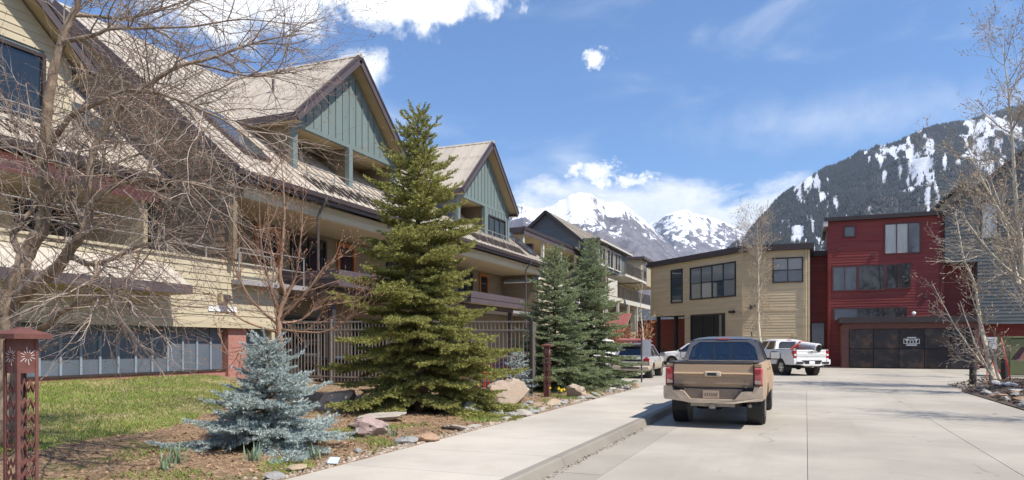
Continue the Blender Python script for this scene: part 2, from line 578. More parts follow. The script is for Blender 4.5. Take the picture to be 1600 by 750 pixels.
def board_batten(parent, w, poly, mat, pitch=.4, name='board', proud=.02):
    """vertical boards over a convex outline with a batten on each joint"""
    rot = [(z, u) for u, z in poly]
    u0 = min(p[0] for p in poly); u1 = max(p[0] for p in poly)
    n = max(1, round((u1 - u0) / pitch)); h = (u1 - u0) / n
    for k in range(n):
        a, b = u0 + k * h, u0 + (k + 1) * h
        A = spanx(rot, a + 1e-3); B = spanx(rot, b - 1e-3)
        if not A or not B:
            continue
        m = MB(); m.prism([w.p(a, A[0]), w.p(b, B[0]), w.p(b, B[1]), w.p(a, A[1])], w.n * proud)
        o = m.build(name, mat, parent); fixn(o.data)
        if k:
            m = MB(); w.box(m, a - .025, a + .025, A[0] + .005, A[1] - .005, proud, proud + .035)
            o = m.build('batten', mat, parent); fixn(o.data)


def railing(parent, pts, h, mat, rails=(1.0, .55), post=1.6, r=.022, balusters=None, name='railing'):
    o = None
    m = MB()
    for fr in rails:
        m.tube([Vector(p) + Vector((0, 0, h * fr)) for p in pts], r, 6)
    o = m.build(name, mat, parent)
    for a, b in zip(pts[:-1], pts[1:]):
        a = Vector(a); b = Vector(b); n = max(1, round((b - a).length / post))
        for i in range(n + 1):
            q = a.lerp(b, i / n)
            MB().tube([q, q + Vector((0, 0, h))], r * 1.1, 6).build('post', mat, o)
        if balusters:
            nb = max(2, round((b - a).length / balusters)); mm = MB()
            for i in range(1, nb):
                q = a.lerp(b, i / nb)
                mm.box(q.x - .009, q.x + .009, q.y - .009, q.y + .009, q.z + .08, q.z + h)
            mm.build('balusters', mat, o)['kind'] = 'stuff'
    return o


# ================================================================== SETTING
def conc_mat(name, col, crack=True):
    m = bpy.data.materials.new(name); m.use_nodes = True
    nt = m.node_tree; N, L = nt.nodes.new, nt.links.new
    b = nt.nodes['Principled BSDF']; b.inputs['Roughness'].default_value = .85; b.inputs['Specular IOR Level'].default_value = .25
    tc = N('ShaderNodeTexCoord')

    def nz(scale, det, rough=.6, st=(1, 1, 1)):
        mp = N('ShaderNodeMapping'); mp.inputs['Scale'].default_value = st; L(tc.outputs['Object'], mp.inputs[0])
        n = N('ShaderNodeTexNoise'); n.inputs['Scale'].default_value = scale; n.inputs['Detail'].default_value = det
        n.inputs['Roughness'].default_value = rough; L(mp.outputs[0], n.inputs['Vector']); return n.outputs['Fac']

    def mr(v, a, b_, c=0., d=1.):
        n = N('ShaderNodeMapRange'); n.interpolation_type = 'SMOOTHSTEP'; L(v, n.inputs[0])
        for i, q in enumerate((a, b_, c, d)):
            n.inputs[i + 1].default_value = q
        return n.outputs[0]

    def mix(f, a, b_):
        n = N('ShaderNodeMix'); n.data_type = 'RGBA'; L(f, n.inputs[0])
        for i, q in ((6, a), (7, b_)):
            if isinstance(q, tuple): n.inputs[i].default_value = (*q, 1)
            else: L(q, n.inputs[i])
        return n.outputs[2]
    c = mix(mr(nz(.35, 8), .32, .7), tuple(v * .80 for v in col), tuple(v * 1.08 for v in col))
    c = mix(mr(nz(60, 3), .35, .75, 0, .35), c, tuple(v * .62 for v in col))
    c = mix(mr(nz(.9, 10, .7), .55, .80, 0, .6), c, tuple(v * q for v, q in zip(col, (.72, .69, .64))))
    c = mix(mr(nz(2.6, 9, .75, (1, .18, 1)), .60, .78, 0, .30), c, tuple(v * .66 for v in col))
    if crack:
        c = mix(mr(nz(1.3, 6, .6, (1, .035, 1)), .52, .75, 0, .42), c, tuple(v * .68 for v in col))          # tyre-polished lanes
        vo = N('ShaderNodeTexVoronoi'); vo.inputs['Scale'].default_value = 1.7; L(tc.outputs['Object'], vo.inputs['Vector'])
        sm = N('ShaderNodeMath'); sm.operation = 'MULTIPLY'; L(mr(vo.outputs['Distance'], .04, .13, 1, 0), sm.inputs[0]); L(mr(nz(.8, 3), .48, .6, 0, .6), sm.inputs[1])
        c = mix(sm.outputs[0], c, tuple(v * .42 for v in col))                                              # oil drips
        c = mix(mr(nz(7, 8, .7), .62, .75, 0, .35), c, tuple(v * .72 for v in col))
        mp = N('ShaderNodeMapping'); L(tc.outputs['Object'], mp.inputs[0]); mp.inputs['Scale'].default_value = (.35, .22, 1)
        dn = N('ShaderNodeTexNoise'); dn.inputs['Scale'].default_value = 2.2; dn.inputs['Detail'].default_value = 6; L(mp.outputs[0], dn.inputs['Vector'])
        mm = N('ShaderNodeMix'); mm.data_type = 'RGBA'; mm.inputs[0].default_value = .35; L(mp.outputs[0], mm.inputs[6]); L(dn.outputs['Color'], mm.inputs[7])
        v = N('ShaderNodeTexVoronoi'); v.feature = 'DISTANCE_TO_EDGE'; v.inputs['Scale'].default_value = 1.1; L(mm.outputs[2], v.inputs['Vector'])
        k = N('ShaderNodeMath'); k.operation = 'MULTIPLY'; L(mr(v.outputs['Distance'], .0, .009, 1, 0), k.inputs[0]); L(mr(nz(.5, 3), .52, .62), k.inputs[1])
        k2 = N('ShaderNodeMath'); k2.operation = 'MULTIPLY'; L(k.outputs[0], k2.inputs[0]); k2.inputs[1].default_value = .7
        c = mix(k2.outputs[0], c, tuple(q * .45 for q in col))
    oi = N('ShaderNodeObjectInfo'); hs = N('ShaderNodeHueSaturation'); L(c, hs.inputs['Color']); L(mr(oi.outputs['Random'], 0, 1, .965, 1.03), hs.inputs['Value'])
    L(hs.outputs[0], b.inputs['Base Color'])
    bp = N('ShaderNodeBump'); bp.inputs['Strength'].default_value = .25; bp.inputs['Distance'].default_value = .01
    L(nz(90, 4), bp.inputs['Height']); L(bp.outputs[0], b.inputs['Normal'])
    return m


CONC = conc_mat('road_concrete', (.42, .38, .322))
GUTM = conc_mat('gutter_concrete', (.37, .335, .28))
WALK = conc_mat('walk_concrete', (.50, .455, .39), False)
KERBM = conc_mat('kerb_concrete', (.29, .26, .22), False)
JOINT = pmat('joint_dirt', (.20, .18, .155), .95, .3, 8)
EARTH = pmat('earth', (.17, .13, .085), .95, .25, .15, col2=(.10, .12, .05), t2=(.45, .6), s2=.02)

# the ground, one sheet to the horizon
g = MB(); S = 12000.0
g.quad((-S, -S, -.16), (S, -S, -.16), (S, S, -.16), (-S, S, -.16))
struct('ground', g, EARTH)
rb = MB(); rb.quad((-24, -14, -.03), (22, -14, -.03), (22, 76, -.03), (-24, 76, -.03))
struct('road_base', rb, JOINT)

# road and yard, slab by slab
road = tag(bpy.data.objects.new('road', None), kind='structure'); COL.objects.link(road)
GAP = .007


def slab(x0, x1, y0, y1, zt=0.0, parent=road, mat=CONC, zt2=None):
    zt2 = zt if zt2 is None else zt2
    m = MB(); a = GAP / 2
    m.hexa([(x0 + a, y0 + a, -.1), (x1 - a, y0 + a, -.1), (x1 - a, y1 - a, -.1), (x0 + a, y1 - a, -.1),
            (x0 + a, y0 + a, zt), (x1 - a, y0 + a, zt), (x1 - a, y1 - a, zt2), (x0 + a, y1 - a, zt2)])
    return m.build('slab', mat, parent)


ys = [-10 + 9.4 * i for i in range(5)]
for xa, xb in ((-3.02, -2.38), (-2.38, 0.02), (0.02, 2.52), (2.52, 5.02)):
    for ya, yb in zip(ys[:-1], ys[1:]):
        slab(xa, xb, ya, yb, rnd.uniform(-.002, .002), mat=GUTM if xb < -2 else CONC)
y0 = ys[-1]
for i in range(8):
    for j in range(9):
        slab(-20 + i * 4.6, -15.4 + i * 4.6, y0 + j * 4.6, y0 + 4.6 + j * 4.6, rnd.uniform(-.002, .002))
for j in range(2):
    slab(-16, -5.42, y0 - 3.4 + j * 1.7, y0 - 1.7 + j * 1.7)
slab(5.04, 12, 24, y0); slab(12, 20, 24, y0)

# pavement beside the road, slab by slab, ramping down at its end
walk = tag(bpy.data.objects.new('sidewalk', None), kind='structure'); COL.objects.link(walk)
yy = -10.0
while yy < 27.4:
    z1, z2 = .13, .13
    if yy > 24.0:
        z1 = .13 - .11 * max(0, min(1, (yy - 24) / 3.2)); z2 = .13 - .11 * max(0, min(1, (yy + 1.6 - 24) / 3.2))
    slab(-5.42, -3.17, yy, yy + 1.6, z1, walk, WALK, z2)
    yy += 1.6
kerb = tag(bpy.data.objects.new('kerb', None), kind='structure'); COL.objects.link(kerb)
yy = -10.0
while yy < 27.4:
    z1 = .135 - .115 * max(0, min(1, (yy - 24) / 3.2)); z2 = .135 - .115 * max(0, min(1, (yy + 3.2 - 24) / 3.2))
    m = MB(); a, b = yy + .006, yy + 3.2 - .006
    for (ya, za, yb, zb) in ((a, z1, b, z2),):
        p = [(-3.17, -.09), (-3.0, -.09), (-3.0, .0), (-3.035, 1.0), (-3.06, 1.13), (-3.17, 1.13)]
        A = [(x, ya, z if z < 0 else z * (za - .015)) for x, z in p]; B = [(x, yb, z if z < 0 else z * (zb - .015)) for x, z in p]
        n = len(p)
        m.add(A + B, [tuple(range(n)), tuple(range(2 * n - 1, n - 1, -1))] + [(i, n + i, n + (i + 1) % n, (i + 1) % n) for i in range(n)])
    o = m.build('kerb_stone', KERBM, kerb); fixn(o.data)
    yy += 3.2


# planted ground rising from the pavement to the houses
def sst(a, b, x):
    t = max(0., min(1., (x - a) / (b - a))); return t * t * (3 - 2 * t)


def ymax(x):
    return 26.6 + (-5.4 - x) * .28


def zb(x, y):
    t = max(0., min(1.25, (-5.42 - x) / 10.5))
    f = 1 - sst(15.5, 19.5, y)
    z = .125 + t * (.25 + .37 * f)
    z += .05 * (mnoise.noise(Vector((x * .7, y * .7, 3))) + .4 * mnoise.noise(Vector((x * 2.3, y * 2.3, 1)))) * sst(0, .8, -5.42 - x)
    z *= sst(-.05, 1.4, ymax(x) - y) * .95 + .05
    return z


LAWN = [(-8.3, -3), (-8.4, 3), (-8.9, 6), (-9.3, 8.2), (-10.2, 10.2), (-11.6, 12.4), (-13.6, 14.6), (-16.2, 16.0), (-17, 16), (-17, -3)]


def inpoly(x, y, P):
    c = False
    for i in range(len(P)):
        (x1, y1), (x2, y2) = P[i], P[i - 1]
        if (y1 > y) != (y2 > y) and x < (x2 - x1) * (y - y1) / (y2 - y1) + x1:
            c = not c
    return c


def soil_mat():
    m = bpy.data.materials.new('garden_soil'); m.use_nodes = True
    nt = m.node_tree; N, L = nt.nodes.new, nt.links.new
    b = nt.nodes['Principled BSDF']; b.inputs['Roughness'].default_value = .95; b.inputs['Specular IOR Level'].default_value = .1
    tc = N('ShaderNodeTexCoord')

    def nz(s, d=8, r=.65):
        n = N('ShaderNodeTexNoise'); n.inputs['Scale'].default_value = s; n.inputs['Detail'].default_value = d; n.inputs['Roughness'].default_value = r
        L(tc.outputs['Object'], n.inputs['Vector']); return n.outputs['Fac']

    def mr(v, a, b_, c=0., d=1.):
        n = N('ShaderNodeMapRange'); n.interpolation_type = 'SMOOTHSTEP'; L(v, n.inputs[0])
        for i, q in enumerate((a, b_, c, d)): n.inputs[i + 1].default_value = q
        return n.outputs[0]

    def mix(f, a, b_):
        n = N('ShaderNodeMix'); n.data_type = 'RGBA'; L(f, n.inputs[0])
        for i, q in ((6, a), (7, b_)):
            if isinstance(q, tuple): n.inputs[i].default_value = (*q, 1)
            else: L(q, n.inputs[i])
        return n.outputs[2]
    c = mix(mr(nz(14), .35, .65), (.16, .10, .062), (.37, .255, .16))
    c = mix(mr(nz(45, 4), .5, .7), c, (.40, .30, .20))
    c = mix(mr(nz(3.5), .5, .66, 0, .8), c, (.17, .105, .065))
    c = mix(mr(nz(1.1, 10, .7), .56, .68, 0, .75), c, (.105, .135, .04))
    at = N('ShaderNodeAttribute'); at.attribute_name = 'lawn'
    gcol = mix(mr(nz(9), .35, .65), (.16, .20, .045), (.34, .29, .13))
    c = mix(at.outputs['Fac'], c, gcol)
    L(c, b.inputs['Base Color'])
    bp = N('ShaderNodeBump'); bp.inputs['Strength'].default_value = .9; bp.inputs['Distance'].default_value = .03
    L(nz(40, 6), bp.inputs['Height']); L(bp.outputs[0], b.inputs['Normal'])
    return m


SOIL = soil_mat()
nx, ny = 74, 170
V = []; att = []
for i in range(nx + 1):
    x = -5.42 - (i / nx) * 12.4
    for j in range(ny + 1):
        y = -6 + (j / ny) * (ymax(x) + 6)
        V.append((x, y, zb(x, y)))
        xx = x + .35 * mnoise.noise(Vector((x * 1.3, y * 1.3, 7)))
        att.append(1.0 if inpoly(xx, y, LAWN) else 0.0)
F = [(i * (ny + 1) + j, i * (ny + 1) + j + 1, (i + 1) * (ny + 1) + j + 1, (i + 1) * (ny + 1) + j) for i in range(nx) for j in range(ny)]
bed = npmesh('garden_bed', np.array(V), np.array(F), SOIL, smooth=True)
fixn(bed.data)
A = bed.data.attributes.new('lawn', 'FLOAT', 'POINT'); A.data.foreach_set('value', att)
tag(bed, kind='structure')


def zr(x, y):
    e = min(x - 5.05, 34.6 - y + .35 * (x - 5.0))
    return .02 + .30 * sst(0, 1.5, e) + .05 * mnoise.noise(Vector((x * 1.5, y * 1.5, 9))) * sst(0, .6, e)


SOILR = pmat('dark_mulch', (.085, .060, .048), .95, .45, 12, .9, 35, col2=(.17, .12, .09), t2=(.55, .66), s2=16)
V = []
for i in range(36):
    s = i / 35; x = 5.04 + 9 * s
    y1 = 29.3 + 4.6 * math.sqrt(min(1, s * 2.6)) + 2.2 * s
    for j in range(91):
        y = -8 + (y1 + 8) * j / 90
        V.append((x, y, zr(x, y) * (sst(0, .7, y1 - y) * .97 + .03)))
F = [(i * 91 + j, i * 91 + j + 1, (i + 1) * 91 + j + 1, (i + 1) * 91 + j) for i in range(35) for j in range(90)]
br = npmesh('mulch_bed', np.array(V), np.array(F), SOILR, smooth=True); fixn(br.data); tag(br, kind='structure')


# ------------------------------------------------------------------ mountains
def vnoise(X, Y, seed):
    rs = np.random.RandomState(seed); P = rs.rand(256, 256)
    xi = np.floor(X).astype(int); yi = np.floor(Y).astype(int); fx = X - xi; fy = Y - yi
    fx = fx * fx * (3 - 2 * fx); fy = fy * fy * (3 - 2 * fy)
    g_ = lambda a, b: P[a % 256, b % 256]
    return (g_(xi, yi) * (1 - fx) + g_(xi + 1, yi) * fx) * (1 - fy) + (g_(xi, yi + 1) * (1 - fx) + g_(xi + 1, yi + 1) * fx) * fy


def ridged(X, Y, seed, octv=6):
    t = np.zeros_like(X); a = 1.0; f = 1.0; s = 0
    for o in range(octv):
        n = 1 - np.abs(2 * vnoise(X * f, Y * f, seed + o) - 1)
        t += a * n * n; s += a; a *= .52; f *= 2.05
    return t / s


def mountain(name, ridge, foot, mat, amp, nu, nv, seed, wl, back=.6, power=1.0, rj=.012):
    """a ridge line and a foot line in plan; slopes between them carry spurs and gullies"""
    ridge = np.array(ridge, float); foot = np.array(foot, float)
    s = np.linspace(0, 1, nu)

    def res(P):
        d = np.r_[0, np.cumsum(np.linalg.norm(np.diff(P[:, :2], axis=0), axis=1))]; d /= d[-1]
        return np.stack([np.interp(s, d, P[:, k]) for k in range(3)], 1)
    Rg, Ft = res(ridge), res(foot)
    hmax = Rg[:, 2].max()
    Rg[:, 2] += (ridged(np.arange(nu) * .11, np.zeros(nu) + .3, seed + 40, 5) - .5) * hmax * rj * 2
    v = np.linspace(0, 1 + back, nv)
    rows = []
    for vv in v:
        if vv <= 1:
            P = Ft * (1 - vv) + Rg * vv
            P[:, 2] = Ft[:, 2] + (Rg[:, 2] - Ft[:, 2]) * vv ** power
        else:
            k = (vv - 1)
            P = Rg + (Rg - Ft) * k; P[:, 2] = Rg[:, 2] * (1 - k / back * .95)
        rows.append(P)
    G = np.array(rows)
    n = ridged(G[..., 0] / wl, G[..., 1] / wl, seed) - .45
    w = np.clip(v / .15, 0, 1) * np.clip(np.abs(1 - v) / .45, 0, 1)
    G[..., 2] += n * amp * w[:, None]
    n2 = ridged(G[..., 0] / wl * 5, G[..., 1] / wl * 5, seed + 9) - .45
    G[..., 2] += n2 * amp * .16 * np.clip(w, .08, 1)[:, None]
    idx = np.arange(nv * nu).reshape(nv, nu)
    F = np.stack([idx[:-1, :-1], idx[:-1, 1:], idx[1:, 1:], idx[1:, :-1]], -1).reshape(-1, 4)
    o = npmesh(name, G.reshape(-1, 3), F, mat, smooth=True); fixn(o.data)
    if o.data.polygons[len(F) // 3].normal.z < 0:
        o.data.flip_normals()
    tag(o, kind='structure')
    return o, G, v


def mtn_mat(name, snow, rockc, forestc, z_forest, zs, nscale, thr, steep, cover=False):
    """snow lies where it is high and not too steep; bare rock on the steep; dark timber low down"""
    m = bpy.data.materials.new(name); m.use_nodes = True
    nt = m.node_tree; N, L = nt.nodes.new, nt.links.new
    b = nt.nodes['Principled BSDF']; b.inputs['Roughness'].default_value = .9; b.inputs['Specular IOR Level'].default_value = .1
    tc = N('ShaderNodeTexCoord')

    def nz(s, d=9, r=.62, st=(1, 1, 1)):
        mp = N('ShaderNodeMapping'); mp.inputs['Scale'].default_value = st; L(tc.outputs['Object'], mp.inputs[0])
        n = N('ShaderNodeTexNoise'); n.inputs['Scale'].default_value = s; n.inputs['Detail'].default_value = d; n.inputs['Roughness'].default_value = r
        L(mp.outputs[0], n.inputs['Vector']); return n.outputs['Fac']

    def mr(v, a, b_, c=0., d=1.):
        n = N('ShaderNodeMapRange'); n.interpolation_type = 'SMOOTHSTEP'; L(v, n.inputs[0])
        for i, q in enumerate((a, b_, c, d)): n.inputs[i + 1].default_value = q
        return n.outputs[0]

    def mt(op, a, b_, clamp=False):
        n = N('ShaderNodeMath'); n.operation = op; n.use_clamp = clamp
        for i, q in enumerate((a, b_)):
            if isinstance(q, (int, float)): n.inputs[i].default_value = q
            else: L(q, n.inputs[i])
        return n.outputs[0]

    def mix(f, a, b_):
        n = N('ShaderNodeMix'); n.data_type = 'RGBA'; L(f, n.inputs[0])
        for i, q in ((6, a), (7, b_)):
            if isinstance(q, tuple): n.inputs[i].default_value = (*q, 1)
            else: L(q, n.inputs[i])
        return n.outputs[2]
    ge = N('ShaderNodeNewGeometry'); sp = N('ShaderNodeSeparateXYZ'); L(ge.outputs['Normal'], sp.inputs[0])
    po = N('ShaderNodeSeparateXYZ'); L(tc.outputs['Object'], po.inputs[0])
    zz = mr(po.outputs[2], zs[0], zs[1], 0, 1)
    k = mt('ADD', mt('MULTIPLY', mt('SUBTRACT', nz(nscale, 10, .68, (1, 1, .45)), .5), 2.2), zz)
    k = mt('ADD', k, mt('MULTIPLY', mt('SUBTRACT', mr(sp.outputs[2], 0, 1), steep), 2.0))
    k = mt('ADD', k, mt('MULTIPLY', mt('SUBTRACT', nz(nscale * 6, 8, .75, (1, 1, .3)), .5), 2.4))
    rock = mix(mr(nz(nscale * 3, 8, .7, (1, 1, .25)), .3, .7), tuple(q * .6 for q in rockc), tuple(q * 1.35 for q in rockc))
    if cover:
        at = N('ShaderNodeAttribute'); at.attribute_name = 'cover'
        kc = mt('ADD', at.outputs['Fac'], mt('MULTIPLY', mt('SUBTRACT', nz(nscale * 9, 8, .8, (1, 1, .4)), .5), .45))
        k = mt('ADD', mt('MULTIPLY', mt('SUBTRACT', .40, kc), 3.0), thr)
    low = mix(mr(mt('ADD', po.outputs[2], mt('MULTIPLY', mt('SUBTRACT', nz(nscale * .8), .5), z_forest * 1.2)), z_forest * .8, z_forest * 1.1), forestc, rock)
    sw = .16 if cover else .05
    c = mix(mr(k, thr - sw, thr + sw), low, snow)
    L(c, b.inputs['Base Color'])
    bp = N('ShaderNodeBump'); bp.inputs['Strength'].default_value = .5; bp.inputs['Distance'].default_value = 14
    L(nz(nscale * 5, 6), bp.inputs['Height']); L(bp.outputs[0], b.inputs['Normal'])
    return m


SNOWM = mtn_mat('alpine_snow', (.78, .80, .84), (.15, .14, .15), (.05, .055, .06), 200, (380, 1000), .0042, .98, .76)
FORM = mtn_mat('wooded_slope', (.55, .58, .64), (.13, .115, .11), (.075, .072, .072), 900, (0, 1300), .006, .62, .72, True)
peak_ridge = [(-3605.51, 4141.62, 503.08), (-3004.12, 4388.27, 688.79), (-2525.05, 4476.67, 757.54), (-2145.11, 4524.41, 832.01), (-1979.89, 4592.17, 863.26), (-1878.31, 4579.79, 943.03), (-1786.47, 4563.41, 959.77), (-1717.66, 4591.63, 920.40), (-1632.96, 4680.41, 956.29),
              (-1546.20, 4770.04, 1028.44), (-1463.59, 4803.92, 1068.61), (-1394.79, 4886.18, 1056.74), (-1324.34, 4969.11, 1007.99), (-1227.44, 5008.85, 1021.65), (-1178.48, 5137.02, 976.65), (-1091.69, 5280.70, 914.95), (-899.27, 5251.53, 712.01), (-658.16, 5134.25, 483.79), (-314.62, 5058.98, 293.08), (157.84, 5144.67, 161.11)]
peak_foot = [(-2377.38, 2483.64, 1.65), (-1733.15, 2531.69, 1.65), (-1201.26, 2533.67, 1.65), (-890.71, 2552.95, 1.65), (-689.97, 2635.28, 1.65), (-507.35, 2818.26, 1.65), (-320.55, 3111.04, 1.65), (247.13, 3668.11, 1.65)]
mountain('snowy_mountain', peak_ridge, peak_foot, SNOWM, 300, 420, 190, 5, 900, power=1.05, rj=.010)
p2 = [(-2434.16, 7864.54, 792.36), (-1892.25, 8086.79, 1217.01), (-1689.03, 8170.13, 1378.08), (-1534.61, 8125.38, 1426.38), (-1383.49, 8079.28, 1473.08), (-1264.53, 8128.06, 1515.94), (-1152.19, 8174.14, 1465.94), (-999.31, 8344.93, 1433.61), (-865.48, 8399.81, 1390.22), (-731.66, 8454.70, 1317.90), (-524.37, 8431.63, 1187.36), (265.31, 8647.42, 833.97), (1570.52, 9182.72, 622.36)]
p2f = [(-1880.22, 5713.88, 1.65), (-938.65, 5775.80, 1.65), (-284.34, 6152.23, 1.65), (1192.80, 6974.22, 1.65)]
SNOW2 = mtn_mat('alpine_snow_far', (.86, .88, .92), (.17, .155, .16), (.05, .055, .06), 60, (500, 1500), .003, .98, .76)
mountain('far_mountain', p2, p2f, SNOW2, 480, 260, 110, 15, 1500, power=1.15, rj=.012)
rr = [(-286.78, 2098.10, 188.35), (-202.11, 2132.82, 283.52), (-163.67, 2202.63, 320.40), (-123.16, 2273.28, 385.58), (-80.59, 2344.79, 451.47), (-35.96, 2417.13, 499.86), (10.74, 2490.33, 539.69), (59.51, 2564.37, 578.66), (122.76, 2698.39, 629.46), (176.89, 2774.64, 675.76), (233.09, 2851.73, 707.45), (296.29, 2877.65, 723.39),
      (366.53, 2960.50, 772.36), (430.97, 2986.93, 795.58), (526.82, 3080.28, 829.77), (585.83, 3158.52, 852.63), (637.13, 3179.56, 869.51), (705.72, 3261.74, 905.22), (787.94, 3349.50, 939.15), (1055.65, 3567.38, 1045.13), (1534.77, 3763.88, 1083.97), (2493.03, 4156.89, 980.40), (4313.76, 5011.71, 853.44)]
rf = [(-190.26, 1056.85, 1.65), (-109.36, 981.94, 1.65), (-41.67, 901.62, 1.65), (25.52, 831.90, 1.65), (83.66, 812.51, 1.65), (139.16, 813.66, 1.65), (196.99, 837.38, 1.65), (402.22, 986.40, 1.65), (753.82, 1173.83, 1.65), (1368.47, 1534.01, 1.65)]
wm, G, vv_ = mountain('wooded_mountain', rr, rf, FORM, 95, 520, 190, 27, 420, power=1.22, rj=.006)
# a hillside on the other side of the valley, behind the camera
hb = [(-2600, -900, 420), (-1800, -1900, 520), (-600, -2500, 600), (900, -2400, 560), (2200, -1500, 480)]
hf = [(-1500, -500, 0), (-1000, -1000, 0), (-300, -1300, 0), (500, -1250, 0), (1300, -800, 0)]
mountain('valley_side', hb, hf, FORM, 150, 120, 60, 33, 600)


COV = 0.0


def cover_field(P):
    """how thickly the slope is wooded; low in the snow chutes that run down it"""
    a = np.arctan2(P[..., 0], P[..., 1]) * 2100; b = np.hypot(P[..., 0], P[..., 1])          # round the valley head, and down the fall line
    ch = ridged(a / 55 + b / 700, b / 1300, 77, 5)
    ch2 = vnoise(a / 9., b / 110., 5) * .6 + vnoise(a / 4., b / 45., 8) * .4; big = vnoise(a / 160., b / 420., 6)
    high = np.clip((P[..., 2] - 420) / 500, 0, 1)
    left = np.clip((P[..., 1] / np.maximum(P[..., 0], 1) - 2.4) / 4.0, 0, 1)
    return ch * .42 + ch2 * .46 + big * .20 + COV - high * .05 - left * .10


def conifer_cover(G, v, n, seed, bare=False):
    """timber on the slope: a small spire for each tree, thinned where snow chutes and rock run through"""
    rs = np.random.RandomState(seed)
    nv, nu, _ = G.shape
    iu = rs.rand(n) * (nu * .62); iv = rs.rand(n) ** .8 * (np.searchsorted(v, 1.0) - 1)
    a = iu.astype(int); b = iv.astype(int); fu = (iu - a)[:, None]; fv = (iv - b)[:, None]
    P = (G[b, a] * (1 - fu) + G[b, a + 1] * fu) * (1 - fv) + (G[b + 1, a] * (1 - fu) + G[b + 1, a + 1] * fu) * fv
    keep = cover_field(P) > (.37 + rs.rand(len(P)) * .12)
    zone = vnoise(P[:, 0] / 240., P[:, 1] / 240., 9) + (230 - P[:, 2]) / 330.
    keep &= (zone > .62) if bare else (zone < .75)
    P = P[keep]; m = len(P)
    high = np.clip((P[:, 2] - 420) / 500, 0, 1)
    h = (5 + rs.rand(m) * 5.5) * (1 - .3 * high); r = h * (.18 + rs.rand(m) * .07)
    ang = rs.rand(m) * 6.28
    V = np.zeros((m, 5, 3), np.float32)
    for k in range(4):
        V[:, k, 0] = P[:, 0] + r * np.cos(ang + k * 1.5708); V[:, k, 1] = P[:, 1] + r * np.sin(ang + k * 1.5708); V[:, k, 2] = P[:, 2] - 1.5
    V[:, 4] = P; V[:, 4, 2] += h
    o = np.arange(m)[:, None] * 5
    F = np.concatenate([o + np.array([[k, (k + 1) % 4, 4]]) for k in range(4)], 0)
    return V.reshape(-1, 3), F


COV = .40 - float(np.percentile(cover_field(G[10:118, :320]), 11))
A = wm.data.attributes.new('cover', 'FLOAT', 'POINT'); A.data.foreach_set('value', cover_field(G).ravel().astype(np.float32))
NEEDF = pmat('far_conifer', (.026, .032, .036), .9, .2, .02, island=.45)
Vt, Ft_ = conifer_cover(G, vv_, 70000, 13, True)
tag(npmesh('leafless_forest', Vt, Ft_, pmat('far_aspen', (.13, .115, .10), .9, .2, .02, island=.35)), 'grey leafless aspen woods on the lower mountainside', 'forest', kind='stuff')
Vt, Ft_ = conifer_cover(G, vv_, 230000, 3)
fo = npmesh('forest', Vt, Ft_, NEEDF)
tag(fo, 'dark conifer forest covering the snowy mountainside beyond the red building', 'forest', kind='stuff')

# clear mountain air that pales the far slopes
hz = MB(); hz.box(-9500, 9500, -5200, 13500, -3, 1950)
hzo = hz.build('haze', None); tag(hzo, kind='stuff')
hm = bpy.data.materials.new('mountain_air'); hm.use_nodes = True; hm.node_tree.nodes.clear()
pv_ = hm.node_tree.nodes.new('ShaderNodeVolumePrincipled'); pv_.inputs['Color'].default_value = (.52, .72, 1.0, 1); pv_.inputs['Density'].default_value = 5e-5; pv_.inputs['Anisotropy'].default_value = .2
ho_ = hm.node_tree.nodes.new('ShaderNodeOutputMaterial'); hm.node_tree.links.new(pv_.outputs[0], ho_.inputs['Volume'])
hzo.data.materials.append(hm)


# ================================================================== BUILDINGS
ZE, ZR, DXR = 6.8, 13.05, 7.8
FX = ((0, 1), (1, 0))                    # wall facing the street: run +Y, normal +X


def wx(x):
    return Wall((x, 0), (0, 1), (1, 0))


def wy(y):
    return Wall((0, y), (1, 0), (0, -1))


def bx(root, name, mat, *a, b=0):
    m = MB()
    if b: m.bev(*a, b=b)
    else: m.box(*a)
    return m.build(name, mat, root)


def main_roof(root, xe, y0, y1):
    r = roof_slope(root, (-xe, y0 - .35, ZE), (-xe, y1 + .35, ZE), (-DXR, 0, ZR - ZE), ROOFM, .46, under=SOFFIT)
    roof_slope(root, (-xe - 2 * DXR, y0 - .35, ZE), (-xe - 2 * DXR, y1 + .35, ZE), (DXR, 0, ZR - ZE), ROOFM, 3.2, under=SOFFIT)
    for y in (y0 - .385, y1 + .385):
        for sx in (0, 1):
            a = (-xe + .02 if not sx else -xe - 2 * DXR, y, ZE - .12)
            m = MB(); m.beam(a, (-xe - DXR, y, ZR - .12), .06, .34); o = m.build('rake_board', TRIM, root); fixn(o.data)
    # ridge cap
    m = MB(); m.prism([(-xe - DXR - .16, y0 - .4, ZR - .09), (-xe - DXR, y0 - .4, ZR + .05), (-xe - DXR + .16, y0 - .4, ZR - .09)], (0, y1 - y0 + .8, 0))
    m.build('ridge_cap', ROOFM, r)
    # gutter
    prof = [(-xe - .01, ZE - .17), (-xe + .09, ZE - .17), (-xe + .14, ZE - .03), (-xe + .125, ZE - .03), (-xe + .08, ZE - .155), (-xe - .01, ZE - .155)]
    m = MB(); m.prism([(x, y0 - .4, z) for x, z in prof], (0, y1 - y0 + .8, 0)); o = m.build('gutter', TRIM, root); fixn(o.data)
    bx(root, 'fascia', TRIM, -xe - .06, -xe - .012, y0 - .35, y1 + .35, ZE - .30, ZE - .02)
    return r


def downspout(root, x, y, z1, z0):
    m = MB()
    m.tube([(x + .05, y, z1), (x + .05, y, z1 - .15), (x - .18, y + .02, z1 - .42), (x - .28, y + .02, z1 - .6), (x - .28, y + .02, z0 + .25), (x - .1, y + .02, z0)], .05, 8)
    m.build('downspout', PIPE, root, True, 40)


